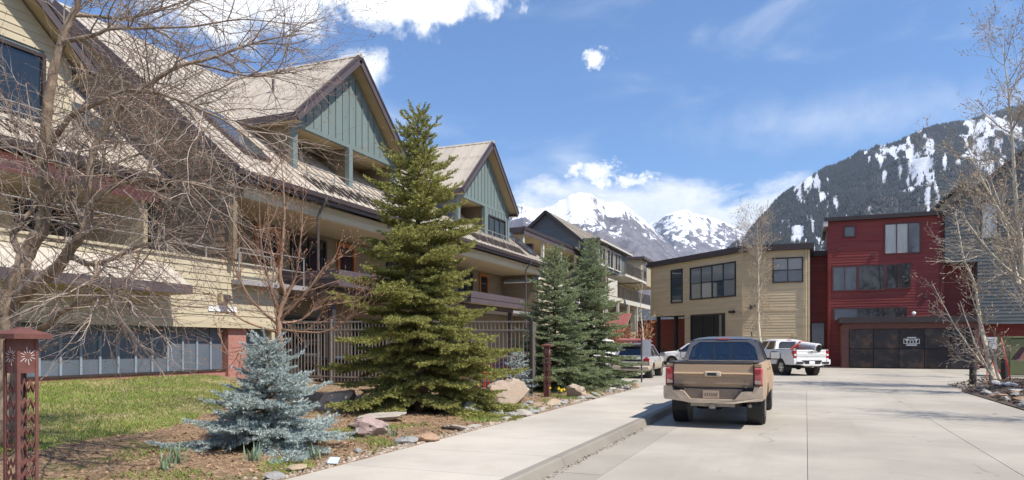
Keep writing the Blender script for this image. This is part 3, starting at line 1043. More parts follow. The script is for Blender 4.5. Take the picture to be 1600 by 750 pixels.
def skylight(root, roof, xe, y0, y1, t0, t1):
    up = Vector((-DXR, 0, ZR - ZE)); n = Vector((ZR - ZE, 0, DXR)).normalized()
    a = Vector((-xe, y0, ZE)) + up * t0; b = Vector((-xe, y1, ZE)) + up * t0; L_ = up * (t1 - t0)
    m = MB(); m.prism([a, b, b + L_, a + L_], n * .16); o = m.build('skylight', TRIM, root); fixn(o.data)
    d = Vector((0, .07, 0)); e = up.normalized() * .07
    m = MB(); m.prism([a + d + e + n * .161, b - d + e + n * .161, b - d - e + L_ + n * .161, a + d - e + L_ + n * .161], n * .012)
    q = m.build('pane', GLASSB, o); fixn(q.data)


def dormer(root, xg, xe, yc, kind, hw=3.75, zr=12.9, ze=9.6, zf=7.3):
    xf = -(xg - .5); xb = -(xg + 6.6)
    h = zr - ze
    roofs = []
    for s in (-1, 1):
        r = roof_slope(root, (xf, yc + s * hw, ze), (xb, yc + s * hw, ze), (0, -s * hw, h), ROOFM, .42, .15, under=SOFFIT, name='dormer_roof')
        roofs.append(r)
        m = MB(); m.beam((xf + .035, yc + s * (hw + .02), ze - .14), (xf + .035, yc, zr - .14 + .02), .06, .34); o = m.build('rake_board', TRIM, root); fixn(o.data)
        m = MB(); m.beam((xf + .075, yc + s * (hw + .03), ze - .02), (xf + .075, yc, zr - .02 + .02), .03, .09); o = m.build('drip_edge', TRIM2, root); fixn(o.data)
        bx(root, 'eave_board', TRIM, xb, xf, yc + s * (hw + .035) - .03, yc + s * (hw + .035) + .03, ze - .26, ze - .02)
        # soffit strip back to the wall
        bx(root, 'eave_soffit', SOFFIT, xb, xf - .01, min(yc + s * 3.42, yc + s * hw), max(yc + s * 3.42, yc + s * hw), ze - .27, ze - .262)
    m = MB(); m.prism([(xf + .1, yc - .16, zr - .08), (xf + .1, yc, zr + .06), (xf + .1, yc + .16, zr - .08)], (xb - xf - .1, 0, 0)); m.build('ridge_cap', ROOFM, root)
    w = wx(-xg)
    # gable end
    m = MB(); m.prism([w.p(yc - 3.55, 9.45, -.12), w.p(yc + 3.55, 9.45, -.12), w.p(yc, 12.62, -.12)], (.115, 0, 0)); o = m.build('gable_wall', GREEN, root); fixn(o.data)
    tri = [(yc - 3.5, 9.5), (yc + 3.5, 9.5), (yc, 12.6)]
    if kind == 'A':
        siding(root, w, [(yc - 3.4, zf), (yc + 3.4, zf), (yc + 3.4, 9.5), (yc - 3.4, 9.5)], CREAM, .2, [(yc - 2.2, yc + 2.62, 7.3, 9.62)])
        siding(root, w, tri, CREAM, .2, [(yc - 2.2, yc + 2.62, 7.3, 9.62)])
        bx(root, 'front_wall', CREAM, -xg - .14, -xg - .002, yc - 3.4, yc + 3.4, zf - .6, 9.44)
        window(root, w, yc - 2.1, yc + 2.52, 7.5, 9.5, 4, 1, TRIM2, GLASS, .1)
    else:
        board_batten(root, w, tri, GREEN, .44)
        bx(root, 'gable_beam', GREEN, -xg - .12, -xg + .05, yc - 3.5, yc + 3.5, 9.34, 9.498)
        for yp in (yc - 3.3, yc, yc + 3.3):
            bx(root, 'post', GREEN, -xg - .1, -xg + .1, yp - .12, yp + .12, zf - .3, 9.335)
        bx(root, 'balcony_ceiling', SOFFIT, -xg - 2.6, -xg - .13, yc - 3.4, yc + 3.4, 9.36, 9.44)
        bx(root, 'balcony_floor', ROOFG, -xg - 2.6, -xg + .3, yc - 3.4, yc + 3.4, zf - .12, zf)
        bx(root, 'back_wall', SHADEBROWN, -xg - 2.75, -xg - 2.62, yc - 3.4, yc + 3.4, zf, 9.42)
        for ym in (yc - .02, yc + 3.22):
            bx(root, 'partition', BROWN, -xg - 2.6, -xg - .13, ym + .035, ym + .12, zf + .003, 9.35)
            siding(root, wy(ym + .034), [(-xg - 2.6, zf), (-xg - .13, zf), (-xg - .13, 9.34), (-xg - 2.6, 9.34)], BROWN, .2, joined=True)
        siding(root, wx(-xg - 2.618), [(yc - 3.3, zf), (yc + 3.3, zf), (yc + 3.3, 9.34), (yc - 3.3, 9.34)], SHADEBROWN, .2,
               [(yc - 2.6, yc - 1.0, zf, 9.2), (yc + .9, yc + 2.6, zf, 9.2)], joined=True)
        window(root, wx(-xg - 2.6), yc - 2.5, yc - 1.1, zf + .1, 9.1, 2, 1, WINFR, GLASS, .09)
        window(root, wx(-xg - 2.6), yc + 1.0, yc + 2.5, zf + .1, 9.1, 2, 1, WINFR, GLASS, .09)
        if kind == 'C':
            wq = wx(-xg + .02)
            bx(root, 'front_wall', GREEN, -xg - .12, -xg + .018, yc + .12, yc + 3.18, zf - .6, 9.33)
            board_batten(root, wq, [(yc + .12, 8.98), (yc + 3.18, 8.98), (yc + 3.18, 9.33), (yc + .12, 9.33)], GREEN, .44)
            board_batten(root, wq, [(yc + .12, 7.2), (yc + .45, 7.2), (yc + .45, 8.98), (yc + .12, 8.98)], GREEN, .44)
            board_batten(root, wq, [(yc + 2.85, 7.2), (yc + 3.18, 7.2), (yc + 3.18, 8.98), (yc + 2.85, 8.98)], GREEN, .44)
            window(root, wq, yc + .52, yc + 2.78, 7.55, 8.9, 3, 1, TRIM2, GLASSB, .07)
    # cheek walls
    for s in (-1, 1):
        yw = yc + s * 3.4
        m = MB(); m.prism([(-xg, yw, zf - .6), (-xg, yw, 9.5), (-xg - 6.0, yw, 9.5), (-xg - 3.0, yw, zf - .6)], (0, .1 * -s, 0)); o = m.build('cheek_wall', BROWN, root); fixn(o.data)
    siding(root, wy(yc - 3.402), [(-xg - 3.6, 9.34), (-xg, 9.34), (-xg, zf - .3), (-xg - .9, zf - .3)], BROWN if kind != 'C' else SLATE, .2, joined=True)
    # rail and heat cable on the roof in front
    railing(root, [(-xg + .5, yc - 3.2, zf - .02), (-xg + .5, yc + 3.2, zf - .02)], .62, METAL, (1, .62, .25), 1.6)
    mm = .801; m = MB(); pts = []
    n = 26
    for i in range(n + 1):
        y = yc - 3.6 + 7.2 * i / n; t = .12 if i % 2 else .78
        pts.append((-xe - t, y, ZE + t * mm + .065))
    m.tube(pts, .022, 4); pts = [(p[0], p[1] + .2, p[2]) for p in pts]; m.tube(pts, .022, 4)
    m.build('heat_cable', TRIM2, root)


# ---- the two-gable condominium house
c2 = thing('condominium', 'cream condominium house with two green board gables and pale metal roof', 'building', (-17.5, 30, .3))
rf2 = main_roof(c2, 15.3, 16.6, 43.0)
dormer(c2, 16.6, 15.3, 23.6, 'B')
dormer(c2, 16.6, 15.3, 36.4, 'C')
skylight(c2, rf2, 15.3, 17.6, 18.7, .12, .40)
skylight(c2, rf2, 15.3, 41.2, 42.4, .06, .36)
for yd in (20.2, 39.9):
    downspout(c2, -15.2, yd, ZE - .15, .4)
# end walls
for ye, s in ((16.6, -1), (43.0, 1)):
    zq = 4.17 if s < 0 else .2
    m = MB(); m.prism([(-15.8, ye, zq), (-15.8, ye, 7.0), (-23.1, ye, 12.85), (-30.2, ye, 7.0), (-30.2, ye, zq)], (0, -s * .14, 0)); o = m.build('end_wall', BROWN, c2); fixn(o.data)
siding(c2, wy(16.598), [(-30, 4.17), (-15.75, 4.17), (-15.75, 6.95), (-23.1, 12.8), (-30, 7.0)], BROWN, .2)
bx(c2, 'corner_board', BROWN, -15.9, -15.72, 16.54, 16.7, 4.2, 6.5)
# gallery on the first floor
bx(c2, 'gallery_beam', CREAM, -15.82, -15.66, 16.9, 43.0, 6.07, 6.50)
bx(c2, 'beam_cap', CREAM, -15.84, -15.64, 16.9, 43.0, 6.30, 6.325)
bx(c2, 'gallery_ceiling', SOFFIT, -18.3, -15.83, 16.75, 42.9, 6.08, 6.16)
bx(c2, 'gallery_wall', BROWN, -18.5, -18.33, 16.75, 42.9, .3, 6.07)
GH = [(17.4, 19.0, 3.7, 5.9), (20.3, 21.5, 3.7, 5.9), (22.2, 24.4, 3.7, 5.9), (25.2, 26.4, 3.7, 5.9), (29.0, 31.0, 3.7, 5.9), (32.6, 35.2, 3.7, 5.9), (36.6, 38.4, 3.7, 5.9), (39.4, 40.6, 3.7, 5.9)]
siding(c2, wx(-18.328), [(16.75, 3.6), (42.9, 3.6), (42.9, 6.07), (16.75, 6.07)], BROWN, .2, GH, joined=True)
for i, (a, b, z0, z1) in enumerate(GH):
    if i in (1, 3, 7):
        window(c2, wx(-18.31), a + .1, b - .1, z0 + .12, z1 - .1, 1, 1, ORANGE, GLASS, .16, .08, name='door')
    else:
        window(c2, wx(-18.31), a + .1, b - .1, z0 + .12, z1 - .1, 2, 1, WINFR, GLASS, .09)
bx(c2, 'gallery_floor', ROOFG, -18.3, -15.6, 16.75, 42.9, 3.45, 3.6)
siding(c2, wx(-17.4), [(18.8, .3), (42.9, .3), (42.9, 3.4), (18.8, 3.4)], BROWN, .2, [(20.5, 23, .3, 2.7), (25, 27.4, .3, 2.7), (31, 33.5, .3, 2.7)], joined=True)
bx(c2, 'lower_wall', BROWN, -17.6, -17.42, 16.75, 42.9, .2, 3.44)
for a, b in ((20.6, 22.9), (25.1, 27.3), (31.1, 33.4)):
    window(c2, wx(-17.39), a, b, .5, 2.6, 2, 1, WINFR, GLASS, .09)
# decks with plum fascia boards
for (ya, yb) in ((19.85, 27.4), (30.0, 36.8)):
    d = bx(c2, 'deck', SOFFIT, -17.3, -14.42, ya + .08, yb - .08, 3.62, 3.8)
    for (z0, z1, p) in ((3.60, 3.83, .0), (3.84, 4.14, .02)):
        bx(d, 'fascia_board', TRIM, -14.42, -14.36 + p, ya - p, yb + p, z0, z1)
        bx(d, 'fascia_board', TRIM, -17.3, -14.425, ya - p, ya + .07, z0, z1)
        bx(d, 'fascia_board', TRIM, -17.3, -14.425, yb - .07, yb + p, z0, z1)
    bx(d, 'deck_boards', ROOFG, -17.3, -14.43, ya + .08, yb - .08, 3.81, 3.86)
    bx(c2, 'deck_beam', TRIM2, -15.1, -14.9, ya + .3, yb - .3, 3.38, 3.61)
    for yp in (ya + .5, yb - .5):
        bx(c2, 'deck_post', TRIM2, -15.1, -14.9, yp - .1, yp + .1, .3, 3.38, b=.012)
railing(c2, [(-15.75, 16.8, 3.6), (-15.75, 19.8, 3.6)], .95, METAL, (1, .5), 1.5)
# little entry bay past the far end
bx(c2, 'entry_wall', CREAM, -18.2, -15.9, 43.3, 46.4, .2, 6.2)
siding(c2, wy(43.298), [(-18.2, .3), (-15.9, .3), (-15.9, 6.2), (-18.2, 6.2)], CREAM, .2, [(-17.4, -16.3, 3.9, 5.5)], joined=True)
window(c2, wy(43.28), -17.2, -16.45, 4.05, 5.4, 1, 1, ORANGE, BLIND, .14, name='door')
roof_slope(c2, (-18.0, 42.5, 5.62), (-15.7, 42.5, 5.62), (0, .8, .5), pmat('pale_blue_roof', (.42, .48, .50), .4, .06), .4, .06, under=WHITE, name='awning')

for x, y, z in ((-18.6, 21.6, 11.2), (-19.2, 34.6, 11.4), (-18.2, 29.6, 9.2), (-17.6, 30.4, 8.7)):
    m = MB(); m.tube([(x, y, z - .3), (x, y, z + .45)], .05, 8); m.build('vent_pipe', PIPE, c2, True, 40)

# ---- the nearer house, set back behind a low wing
c1 = thing('condominium', 'nearer cream house set back above a low wing with blue panels', 'building', (-19, 8, .6))
rf1 = main_roof(c1, 18.3, -2.0, 16.2)
dormer(c1, 19.4, 18.3, 10.75, 'A')
skylight(c1, rf1, 18.3, 14.85, 15.75, .14, .36)
for ye, s in ((-2.0, -1), (16.2, 1)):
    m = MB(); m.prism([(-18.8, ye, .5), (-18.8, ye, 7.0), (-26.1, ye, 12.85), (-33.2, ye, 7.0), (-33.2, ye, .5)], (0, -s * .14, 0)); o = m.build('end_wall', BEIGE, c1); fixn(o.data)
bx(c1, 'gallery_beam', REDBEAM, -18.82, -18.66, -2, 16.5, 6.07, 6.50)
bx(c1, 'gallery_ceiling', SOFFIT, -21.3, -18.83, -2, 16.2, 6.08, 6.16)
bx(c1, 'gallery_wall', DARK, -21.5, -21.33, -2, 16.5, 3.6, 6.07)
siding(c1, wx(-21.328), [(-2, 3.75), (16.5, 3.75), (16.5, 6.07), (-2, 6.07)], BEIGE, .2, [(8.4, 10.6, 3.7, 5.9), (11.8, 13.0, 3.7, 5.9), (13.8, 15.8, 3.7, 5.9)], joined=True)
for a, b in ((8.5, 10.5), (13.9, 15.7)):
    window(c1, wx(-21.31), a, b, 3.85, 5.8, 2, 1, WINFR, GLASS, .09)
window(c1, wx(-21.31), 11.9, 12.9, 3.85, 5.8, 1, 1, ORANGE, GLASS, .14, name='door')
# low wing
bx(c1, 'wing_wall', CREAM, -16.2, -16.03, -2, 18.7, 2.2, 4.1)
bx(c1, 'wing_end_wall', CREAM, -18.6, -16.03, 18.55, 18.7, .4, 4.1)
bx(c1, 'terrace', ROOFG, -21.3, -16.2, -2, 16.2, 3.5, 3.74)
siding(c1, wx(-16.028), [(-2, 2.32), (18.7, 2.32), (18.7, 4.08), (-2, 4.08)], CREAM, .2, [(16.18, 16.62, 2.82, 3.22)])
bx(c1, 'sill_board', CREAM, -16.2, -15.97, -2, 18.72, 2.14, 2.318)
bx(c1, 'corner_board', CREAM, -16.2, -15.975, 18.705, 18.80, 2.14, 4.1)
bx(c1, 'wall_cap', CREAM, -16.24, -15.95, -2, 18.75, 4.085, 4.15)
railing(c1, [(-16.1, 14.5, 4.15), (-16.1, 18.6, 4.15)], .32, METAL, (1,), 1.6, .028)
railing(c1, [(-16.1, -2, 4.15), (-16.1, 14.4, 4.15)], .75, METAL, (1, .5), 2.2, .018)
# vent box on the wing wall
v = bx(c1, 'vent_box', BEIGE, -16.0, -15.84, 16.22, 16.58, 2.86, 3.18, b=.02)
m = MB(); m.prism([(-15.838, 16.26, 3.12), (-15.838, 16.54, 3.12), (-15.74, 16.54, 2.95), (-15.74, 16.26, 2.95)], (0, 0, -.015)); m.build('vent_hood', TRIM2, v)
bx(c1, 'vent_plate', WHITE, -15.995, -15.98, 15.85, 16.95, 2.62, 2.8)
# lean-to roof along the wing
lr = roof_slope(c1, (-15.15, -2, 3.22), (-15.15, 14.4, 3.22), (-1.22, 0, .86), ROOFM, .40, .1, under=SOFFIT, name='lean_to_roof')
bx(c1, 'lean_to_fascia', TRIM, -15.15, -15.09, -2, 14.42, 2.98, 3.215)
m = MB(); m.prism([(-15.15, 14.405, 3.0), (-15.15, 14.405, 3.21), (-16.3, 14.405, 4.0), (-16.3, 14.405, 3.0)], (0, .05, 0)); o = m.build('lean_to_cheek', TRIM, c1); fixn(o.data)
bx(c1, 'lean_to_soffit', SOFFIT, -16.0, -15.15, -2, 14.38, 2.975, 2.995)
# recessed blue panels, battens and a course of brick under the wing
bx(c1, 'panel_backing', TRIM2, -16.5, -16.36, -2, 18.5, .4, 2.16)
bx(c1, 'brick_base', BRICKP, -16.5, -16.24, -2, 18.5, .3, .86)
bx(c1, 'panel_sill', TRIM2, -16.36, -16.20, -2, 16.75, .862, .91)
y = 16.72
while y > .5:
    bx(c1, 'panel', PANELB, -16.36, -16.31, y - .50, y - .012, .912, 2.13)
    bx(c1, 'panel_batten', PANELD, -16.308, -16.262, y - .535, y - .475, .912, 1.86)
    y -= .512
bx(c1, 'brick_pier', BRICKP, -16.5, -16.12, 16.76, 17.5, .3, 2.13)
bx(c1, 'panel', PANELB, -16.36, -16.31, 17.52, 18.0, .87, 2.13)
bx(c1, 'panel', PANELB, -16.36, -16.31, 18.02, 18.5, .87, 2.13)

# ---- farther condominium with roofed decks and a slate gable
c3 = thing('condominium', 'farther condominium block with slate gable and stacked decks', 'building', (-20, 60, 0))
WHT = pmat('pale_trim', (.60, .57, .50), .5, .06)
bx(c3, 'wall', BEIGE, -27, -20.0, 46.6, 69, 0, 9.0)
siding(c3, wx(-19.998), [(46.6, 0), (69, 0), (69, 9), (46.6, 9)], BEIGE, .25, [(48, 51, 6.4, 8.6), (53, 56, 6.4, 8.6), (58, 61, 6.4, 8.6), (48, 51, 3.4, 5.6), (54, 57, 3.4, 5.6), (60, 63, 3.4, 5.6)], joined=True)
siding(c3, wy(46.598), [(-27, 0), (-20, 0), (-20, 9), (-27, 9)], TANSID, .25, joined=True)
for a, b, z0, z1 in ((48, 51, 6.4, 8.6), (53, 56, 6.4, 8.6), (58, 61, 6.4, 8.6), (48, 51, 3.4, 5.6), (54, 57, 3.4, 5.6), (60, 63, 3.4, 5.6)):
    window(c3, wx(-19.98), a + .1, b - .1, z0, z1 - .1, 3, 1, WINFR, GLASS)
fr = bx(c3, 'deck_roof', TRIM, -27.2, -17.25, 44.1, 68, 9.0, 9.42)
bx(fr, 'roof_edge', TRIM2, -17.24, -17.15, 44.0, 68, 9.22, 9.46)
bx(fr, 'roof_edge', TRIM, -17.24, -17.2, 44.05, 68, 8.92, 9.21)
bx(fr, 'roof_lining', SOFFIT, -27, -17.3, 44.2, 67.9, 8.96, 8.995)
m = MB(); m.beam((-17.6, 49.5, 9.52), (-17.6, 60, 9.52), .25, .18); m.build('vent_duct', WHT, fr)
for yp in (44.4, 48.3, 52.3, 56.2, 60.2, 64.2, 67.8):
    bx(c3, 'deck_post', WHT, -17.55, -17.35, yp - .1, yp + .1, 6.2, 8.95)
    bx(c3, 'deck_post', WHT, -15.5, -15.3, yp + 2 - .1, yp + 2 + .1, .0, 5.35)
bx(c3, 'deck_beam', TRIM2, -20, -17.4, 46.2, 46.5, 8.2, 8.6)
bx(c3, 'deck', WHT, -20, -17.2, 44.2, 68, 6.0, 6.22)
railing(c3, [(-17.3, 44.4, 6.2), (-17.3, 68, 6.2)], 1.05, PIPE, (1, .08), 3.9, .03, .14)
bx(c3, 'deck', WHT, -20, -15.3, 56, 76, 5.35, 5.75)
railing(c3, [(-15.35, 58, 5.75), (-15.35, 76, 5.75)], 1.05, PIPE, (1, .08), 3.0, .03, .14)
bx(c3, 'deck', WHT, -20, -14.9, 63, 72, 7.75, 7.95)
railing(c3, [(-14.95, 63, 7.95), (-14.95, 72, 7.95)], 1.0, PIPE, (1, .08), 3.0, .03, .14)
bx(c3, 'deck_screen', WHT, -15.34, -15.28, 58.5, 61.6, 5.8, 7.2)
bx(c3, 'lower_wall', BEIGE, -20, -18.5, 52, 74, 0, 5.3)
# slate gable facing down the street
m = MB(); m.prism([(-22.3, 55, 9.3), (-16.75, 55, 9.3), (-16.75, 55, 10.0), (-19.5, 55, 12.3), (-22.3, 55, 10.0)], (0, 14, 0)); o = m.build('gable_block', SLATE, c3); fixn(o.data)
siding(c3, wy(54.998), [(-22.3, 9.3), (-16.75, 9.3), (-16.75, 10.0), (-19.5, 12.3), (-22.3, 10.0)], SLATE, .22, joined=True)
for s in (-1, 1):
    xe_ = -19.5 + s * 2.95
    roof_slope(c3, (xe_, 54.7, 10.02), (xe_, 69.3, 10.02), (-s * 2.95, 0, 2.45), ROOFM, .6, .12, under=TRIM2, name='gable_roof')
    m = MB(); m.beam((xe_, 54.66, 9.95), (-19.5, 54.66, 12.40), .06, .24); m.build('rake_board', TRIM2, c3)
bx(c3, 'bay', SLATE, -16.74, -15.5, 55.6, 66, 7.9, 9.85)
siding(c3, wy(55.598), [(-16.74, 7.9), (-15.5, 7.9), (-15.5, 9.85), (-16.74, 9.85)], SLATE, .22, joined=True)
bx(c3, 'bay_roof', TRIM, -17.0, -15.1, 55.2, 66.4, 9.86, 10.12)
bx(c3, 'bay_roof_edge', WHT, -15.1, -15.02, 55.2, 66.4, 9.9, 10.05)
for a in (56.2, 58.8, 61.4):
    window(c3, wx(-15.498), a, a + 2, 8.2, 9.6, 2, 1, WHT, GLASS)
bx(c3, 'end_block', BEIGE, -22, -15.0, 70, 78, 7.6, 10.0)
siding(c3, wy(69.998), [(-22, 7.6), (-15, 7.6), (-15, 10), (-22, 10)], BEIGE, .25, joined=True)
bx(c3, 'end_block_roof', TRIM, -22.3, -14.6, 69.6, 78.4, 10.0, 10.25)
window(c3, wx(-14.998), 70.6, 72.4, 7.8, 9.6, 1, 1, WHT, GLASS)
bx(c3, 'end_block_base', BEIGE, -22, -17, 69.2, 78, 0, 7.58)

# red lean-to shelter in front of it
sh = thing('shelter', 'small open shelter with red sloping roof beyond the spruces', 'shelter', (-14, 56, 0))
REDROOF = pmat('red_roof', (.25, .085, .072), .6, .12, 3)
roof_slope(sh, (-14.9, 54.8, 2.75), (-13.0, 54.8, 2.75), (0, 2.2, 1.4), REDROOF, .4, .08, under=SOFFIT, name='roof')
for x in (-14.8, -13.1):
    for yv, z in ((55.0, 2.75), (56.8, 3.85)):
        bx(sh, 'post', TRIM2, x - .06, x + .06, yv - .06, yv + .06, 0, z)
bx(sh, 'back_wall', BRICK, -14.7, -13.2, 56.9, 57.05, 0, 3.6)

# ---- tan building across the end of the street
tb = thing('tan_building', 'two-storey tan clapboard building with dark flat roof edge', 'building', (-4.4, 58, 0))
C0 = Vector((-4.389, 56.0, 0)); dl = Vector((-.7237, .690, 0)).normalized(); nl = Vector((-dl.y, dl.x, 0))
if nl.y > 0: nl = -nl
TL = Wall((C0.x, C0.y), (dl.x, dl.y), (nl.x, nl.y)); TR = wy(56.0)
TW = .24
m = MB()
E_ = C0 + dl * 11.6; back = Vector((-.69 * -1, .7237, 0)) * 9
m.prism([(C0.x, C0.y, 4.1), (TW, 56, 4.1), (TW, 68, 4.1), (E_.x + back.x, E_.y + back.y, 4.1), (E_.x, E_.y, 4.1)], (0, 0, 4.45)); o = m.build('upper_wall', TANSID, tb); fixn(o.data)
q = C0 + dl * 6.84
m = MB(); m.prism([(C0.x, C0.y, 0), (TW, 56, 0), (TW, 68, 0), (q.x + back.x, q.y + back.y, 0), (q.x, q.y, 0)], (0, 0, 4.09)); o = m.build('lower_wall', TANSID, tb); fixn(o.data)
siding(tb, TL, [(0, 4.1), (11.6, 4.1), (11.6, 8.5), (0, 8.5)], TANSID, .2, [(.7, 6.07, 5.32, 7.9), (7.13, 8.65, 5.18, 7.95)], joined=True)
siding(tb, TL, [(0, 0), (6.84, 0), (6.84, 4.1), (0, 4.1)], TANSID, .2, [(1.9, 5.98, 1.3, 4.02)], joined=True)
siding(tb, TR, [(C0.x, 0), (TW, 0), (TW, 4.1), (C0.x, 4.1)], TANSID, .2, joined=True)
siding(tb, TR, [(C0.x, 4.25), (TW, 4.25), (TW, 8.5), (C0.x, 8.5)], TANSID, .2, [(-2.26, -.2, 6.16, 7.98)], joined=True)
m = MB(); TR.box(m, C0.x, TW, 4.1, 4.24, 0, .05); m.build('belt_board', TANSID, tb)
m = MB(); TR.box(m, TW - .1, TW + .02, 0, 8.5, .03, .06); TR.box(m, C0.x, C0.x + .1, 0, 8.5, .03, .06); TL.box(m, 11.5, 11.62, 4.1, 8.5, .03, .06); m.build('corner_boards', TANSID, tb)
m = MB()
o1, o2 = C0 + Vector((nl.x * .3 + .08, -.35, 0)), E_ + nl * .35 + dl * .35
m.prism([(o1.x, o1.y, 8.52), (TW + .3, 55.62, 8.52), (TW + .3, 68.3, 8.52), (E_.x + back.x, E_.y + back.y, 8.52), (o2.x, o2.y, 8.52)], (0, 0, .42)); o = m.build('roof', TRIM2, tb); fixn(o.data)
window(tb, TL, .76, 6.01, 5.38, 7.83, 4, 2, WINFR, GLASSB, .1, panes=[BLIND, BLIND, GLASSB, BLIND])
window(tb, TL, 7.19, 8.59, 5.24, 7.89, 1, 2, WINFR, GLASSB, .1)
window(tb, TL, 1.97, 5.92, 1.4, 3.95, 3, 1, WINFR, GLASS, .1)
window(tb, TR, -2.19, -.27, 6.24, 7.9, 2, 2, WINFR, GLASSB, .09, panes=[GLASSB, BLIND])
for t, w_ in ((11.2, .35), (9.0, .6)):
    m = MB(); TL.box(m, t - .13, t + .13, 0, 4.09, -w_ - .26, -w_); m.build('post', TRIM2, tb)
# red wall, pipes and a notice under the overhang
UW = Wall((q.x - nl.x * 4.5 + dl.x * -1, q.y - nl.y * 4.5 + dl.y * -1), (dl.x, dl.y), (nl.x, nl.y))
m = MB(); UW.box(m, -1.0, 15, 0, 4.08, -.1, 0); m.build('underpass_wall', REDSID, tb)
m = MB(); UW.box(m, 2.4, 3.3, 2.1, 2.8, .003, .03); m.build('notice', WHITE, tb)
m = MB(); UW.box(m, 5.2, 5.35, 0, 3.6, .2, .35); m.build('yellow_pipe', pmat('yellow_paint', (.55, .38, .05), .5), tb)
m = MB(); UW.box(m, 5.6, 6.6, 0, 2.6, .003, .06); m.build('door', TRIM2, tb)
# wall lamps
for t in (1.0,):
    m = MB(); TL.box(m, t - .25, t + .25, 4.02, 4.2, .03, .25); m.build('wall_lamp', WINFR, tb)
m = MB(); TR.box(m, C0.x + .55, C0.x + .95, 4.3, 4.55, .03, .3); m.build('wall_lamp', WINFR, tb)

for x, z in ((-3.4, 3.1), (-.9, 2.2)):
    m = MB(); TR.box(m, x, x + .3, z, z + .22, .03, .09); m.build('wall_vent', TANSID, tb)
m = MB(); m.tube([(TW - .25, 55.9, 8.5), (TW - .25, 55.9, .15)], .045, 8); m.build('downspout', TANSID, tb)

# ---- red building
rd = thing('red_building', 'three-storey dark red clapboard building with flat black roof edge', 'building', (5, 60, 0))
WR = wy(58.0); WL = wy(60.0)
bx(rd, 'wall', REDSID, 1.5, 8.95, 58.003, 68, 0, 10.7)
bx(rd, 'link_wall', REDSID, .26, 1.5, 60.003, 68, 0, 8.4)
RW = [(2.64, 3.28, 9.56, 10.25, 1), (5.28, 7.46, 8.19, 10.27, 3), (1.87, 3.4, 5.63, 7.32, 2), (3.57, 5.2, 5.62, 7.35, 1), (5.36, 6.86, 5.7, 7.37, 2), (1.95, 6.6, 3.45, 4.25, 3)]
siding(rd, WR, [(1.5, 0), (8.95, 0), (8.95, 10.7), (1.5, 10.7)], REDSID, .2, [(a - .05, b + .05, c - .05, d + .05) for a, b, c, d, _ in RW], joined=True)
siding(rd, WL, [(.26, 0), (1.5, 0), (1.5, 8.4), (.26, 8.4)], REDSID, .2, [(.35, 1.35, 1.4, 3.35)], joined=True)
siding(rd, Wall((1.498, 0), (0, 1), (-1, 0)), [(58.0, 0), (60, 0), (60, 10.7), (58, 10.7)], REDSID, .2, joined=True)
pn = [[GLASSB], [CURTAIN, CURTAIN, GLASSB], [GLASSB], [GLASS], [GLASS], [GLASSB, GLASS, GLASS]]
for (a, b, c, d, k), ps in zip(RW, pn):
    window(rd, WR, a, b, c, d, k, 1, WINRED, GLASSB, .08, panes=ps)
window(rd, WL, .42, 1.28, 1.5, 3.28, 1, 1, WINRED, GLASS, .08)
bx(rd, 'roof', TRIM2, 1.25, 9.2, 57.68, 68.3, 10.71, 11.0)
bx(rd, 'roof_flashing', WHT, 1.2, 1.5, 57.7, 60.3, 10.35, 10.705)
bx(rd, 'link_roof', TRIM2, .3, 1.7, 59.6, 68, 8.41, 8.8)
m = MB(); m.tube([(1.62, 57.9, 8.3), (1.62, 57.9, .2)], .03, 6); m.build('conduit', REDSID, rd)

for x, z in ((7.7, 4.9), (4.4, 8.0), (2.2, 8.6)):
    m = MB(); WR.box(m, x, x + .26, z, z + .2, .03, .1); m.build('wall_vent', WINRED, rd)
m = MB(); m.tube([(8.75, 57.9, 10.7), (8.75, 57.9, .15)], .045, 8); m.build('downspout', WINRED, rd)

# ---- slate building
sl = thing('slate_building', 'slate grey gabled building standing behind the bare trees', 'building', (14, 62, 0))
m = MB(); m.prism([(8.97, 57.7, 7.35), (10.9, 57.7, 7.35), (10.9, 57.7, 3.05), (24, 57.7, 3.05), (24, 57.7, 11.2), (14.4, 57.7, 15.2), (8.97, 57.7, 10.85)], (0, 12, 0)); o = m.build('wall', SLATE, sl); fixn(o.data)
SW = wy(57.698)
SWH = [(11.1, 12.1, 8.9, 11.36), (12.6, 13.6, 8.9, 11.36), (14.6, 16.4, 8.9, 11.0)]
siding(sl, SW, [(8.97, 7.35), (24, 7.35), (24, 11.2), (14.4, 15.2), (8.97, 10.85)], SLATE, .24, SWH, joined=True, proud=.045)
siding(sl, SW, [(10.9, 3.05), (24, 3.05), (24, 7.35), (10.9, 7.35)], SLATE, .24, joined=True, proud=.045)
for (a, b, c, d), pm in zip(SWH, (CURTAIN, GLASS, CURTAIN)):
    window(sl, SW, a + .05, b - .05, c, d, 1, 1, WINFR, pm, .09)
bx(sl, 'lower_wall', REDSID, 9.0, 24, 59.0, 68, 0, 7.34)
siding(sl, wy(58.998), [(9.0, 0), (24, 0), (24, 7.3), (9.0, 7.3)], REDSID, .2, joined=True)
for a, b in (((8.7, 10.62), (14.4, 15.2)), ((24.3, 11.08), (14.4, 15.2))):
    m = MB(); m.prism([(a[0], 57.3, a[1]), (b[0], 57.3, b[1]), (b[0], 57.3, b[1] + .26), (a[0], 57.3, a[1] + .26)], (0, 12.6, 0)); o = m.build('roof', TRIM2, sl); fixn(o.data)
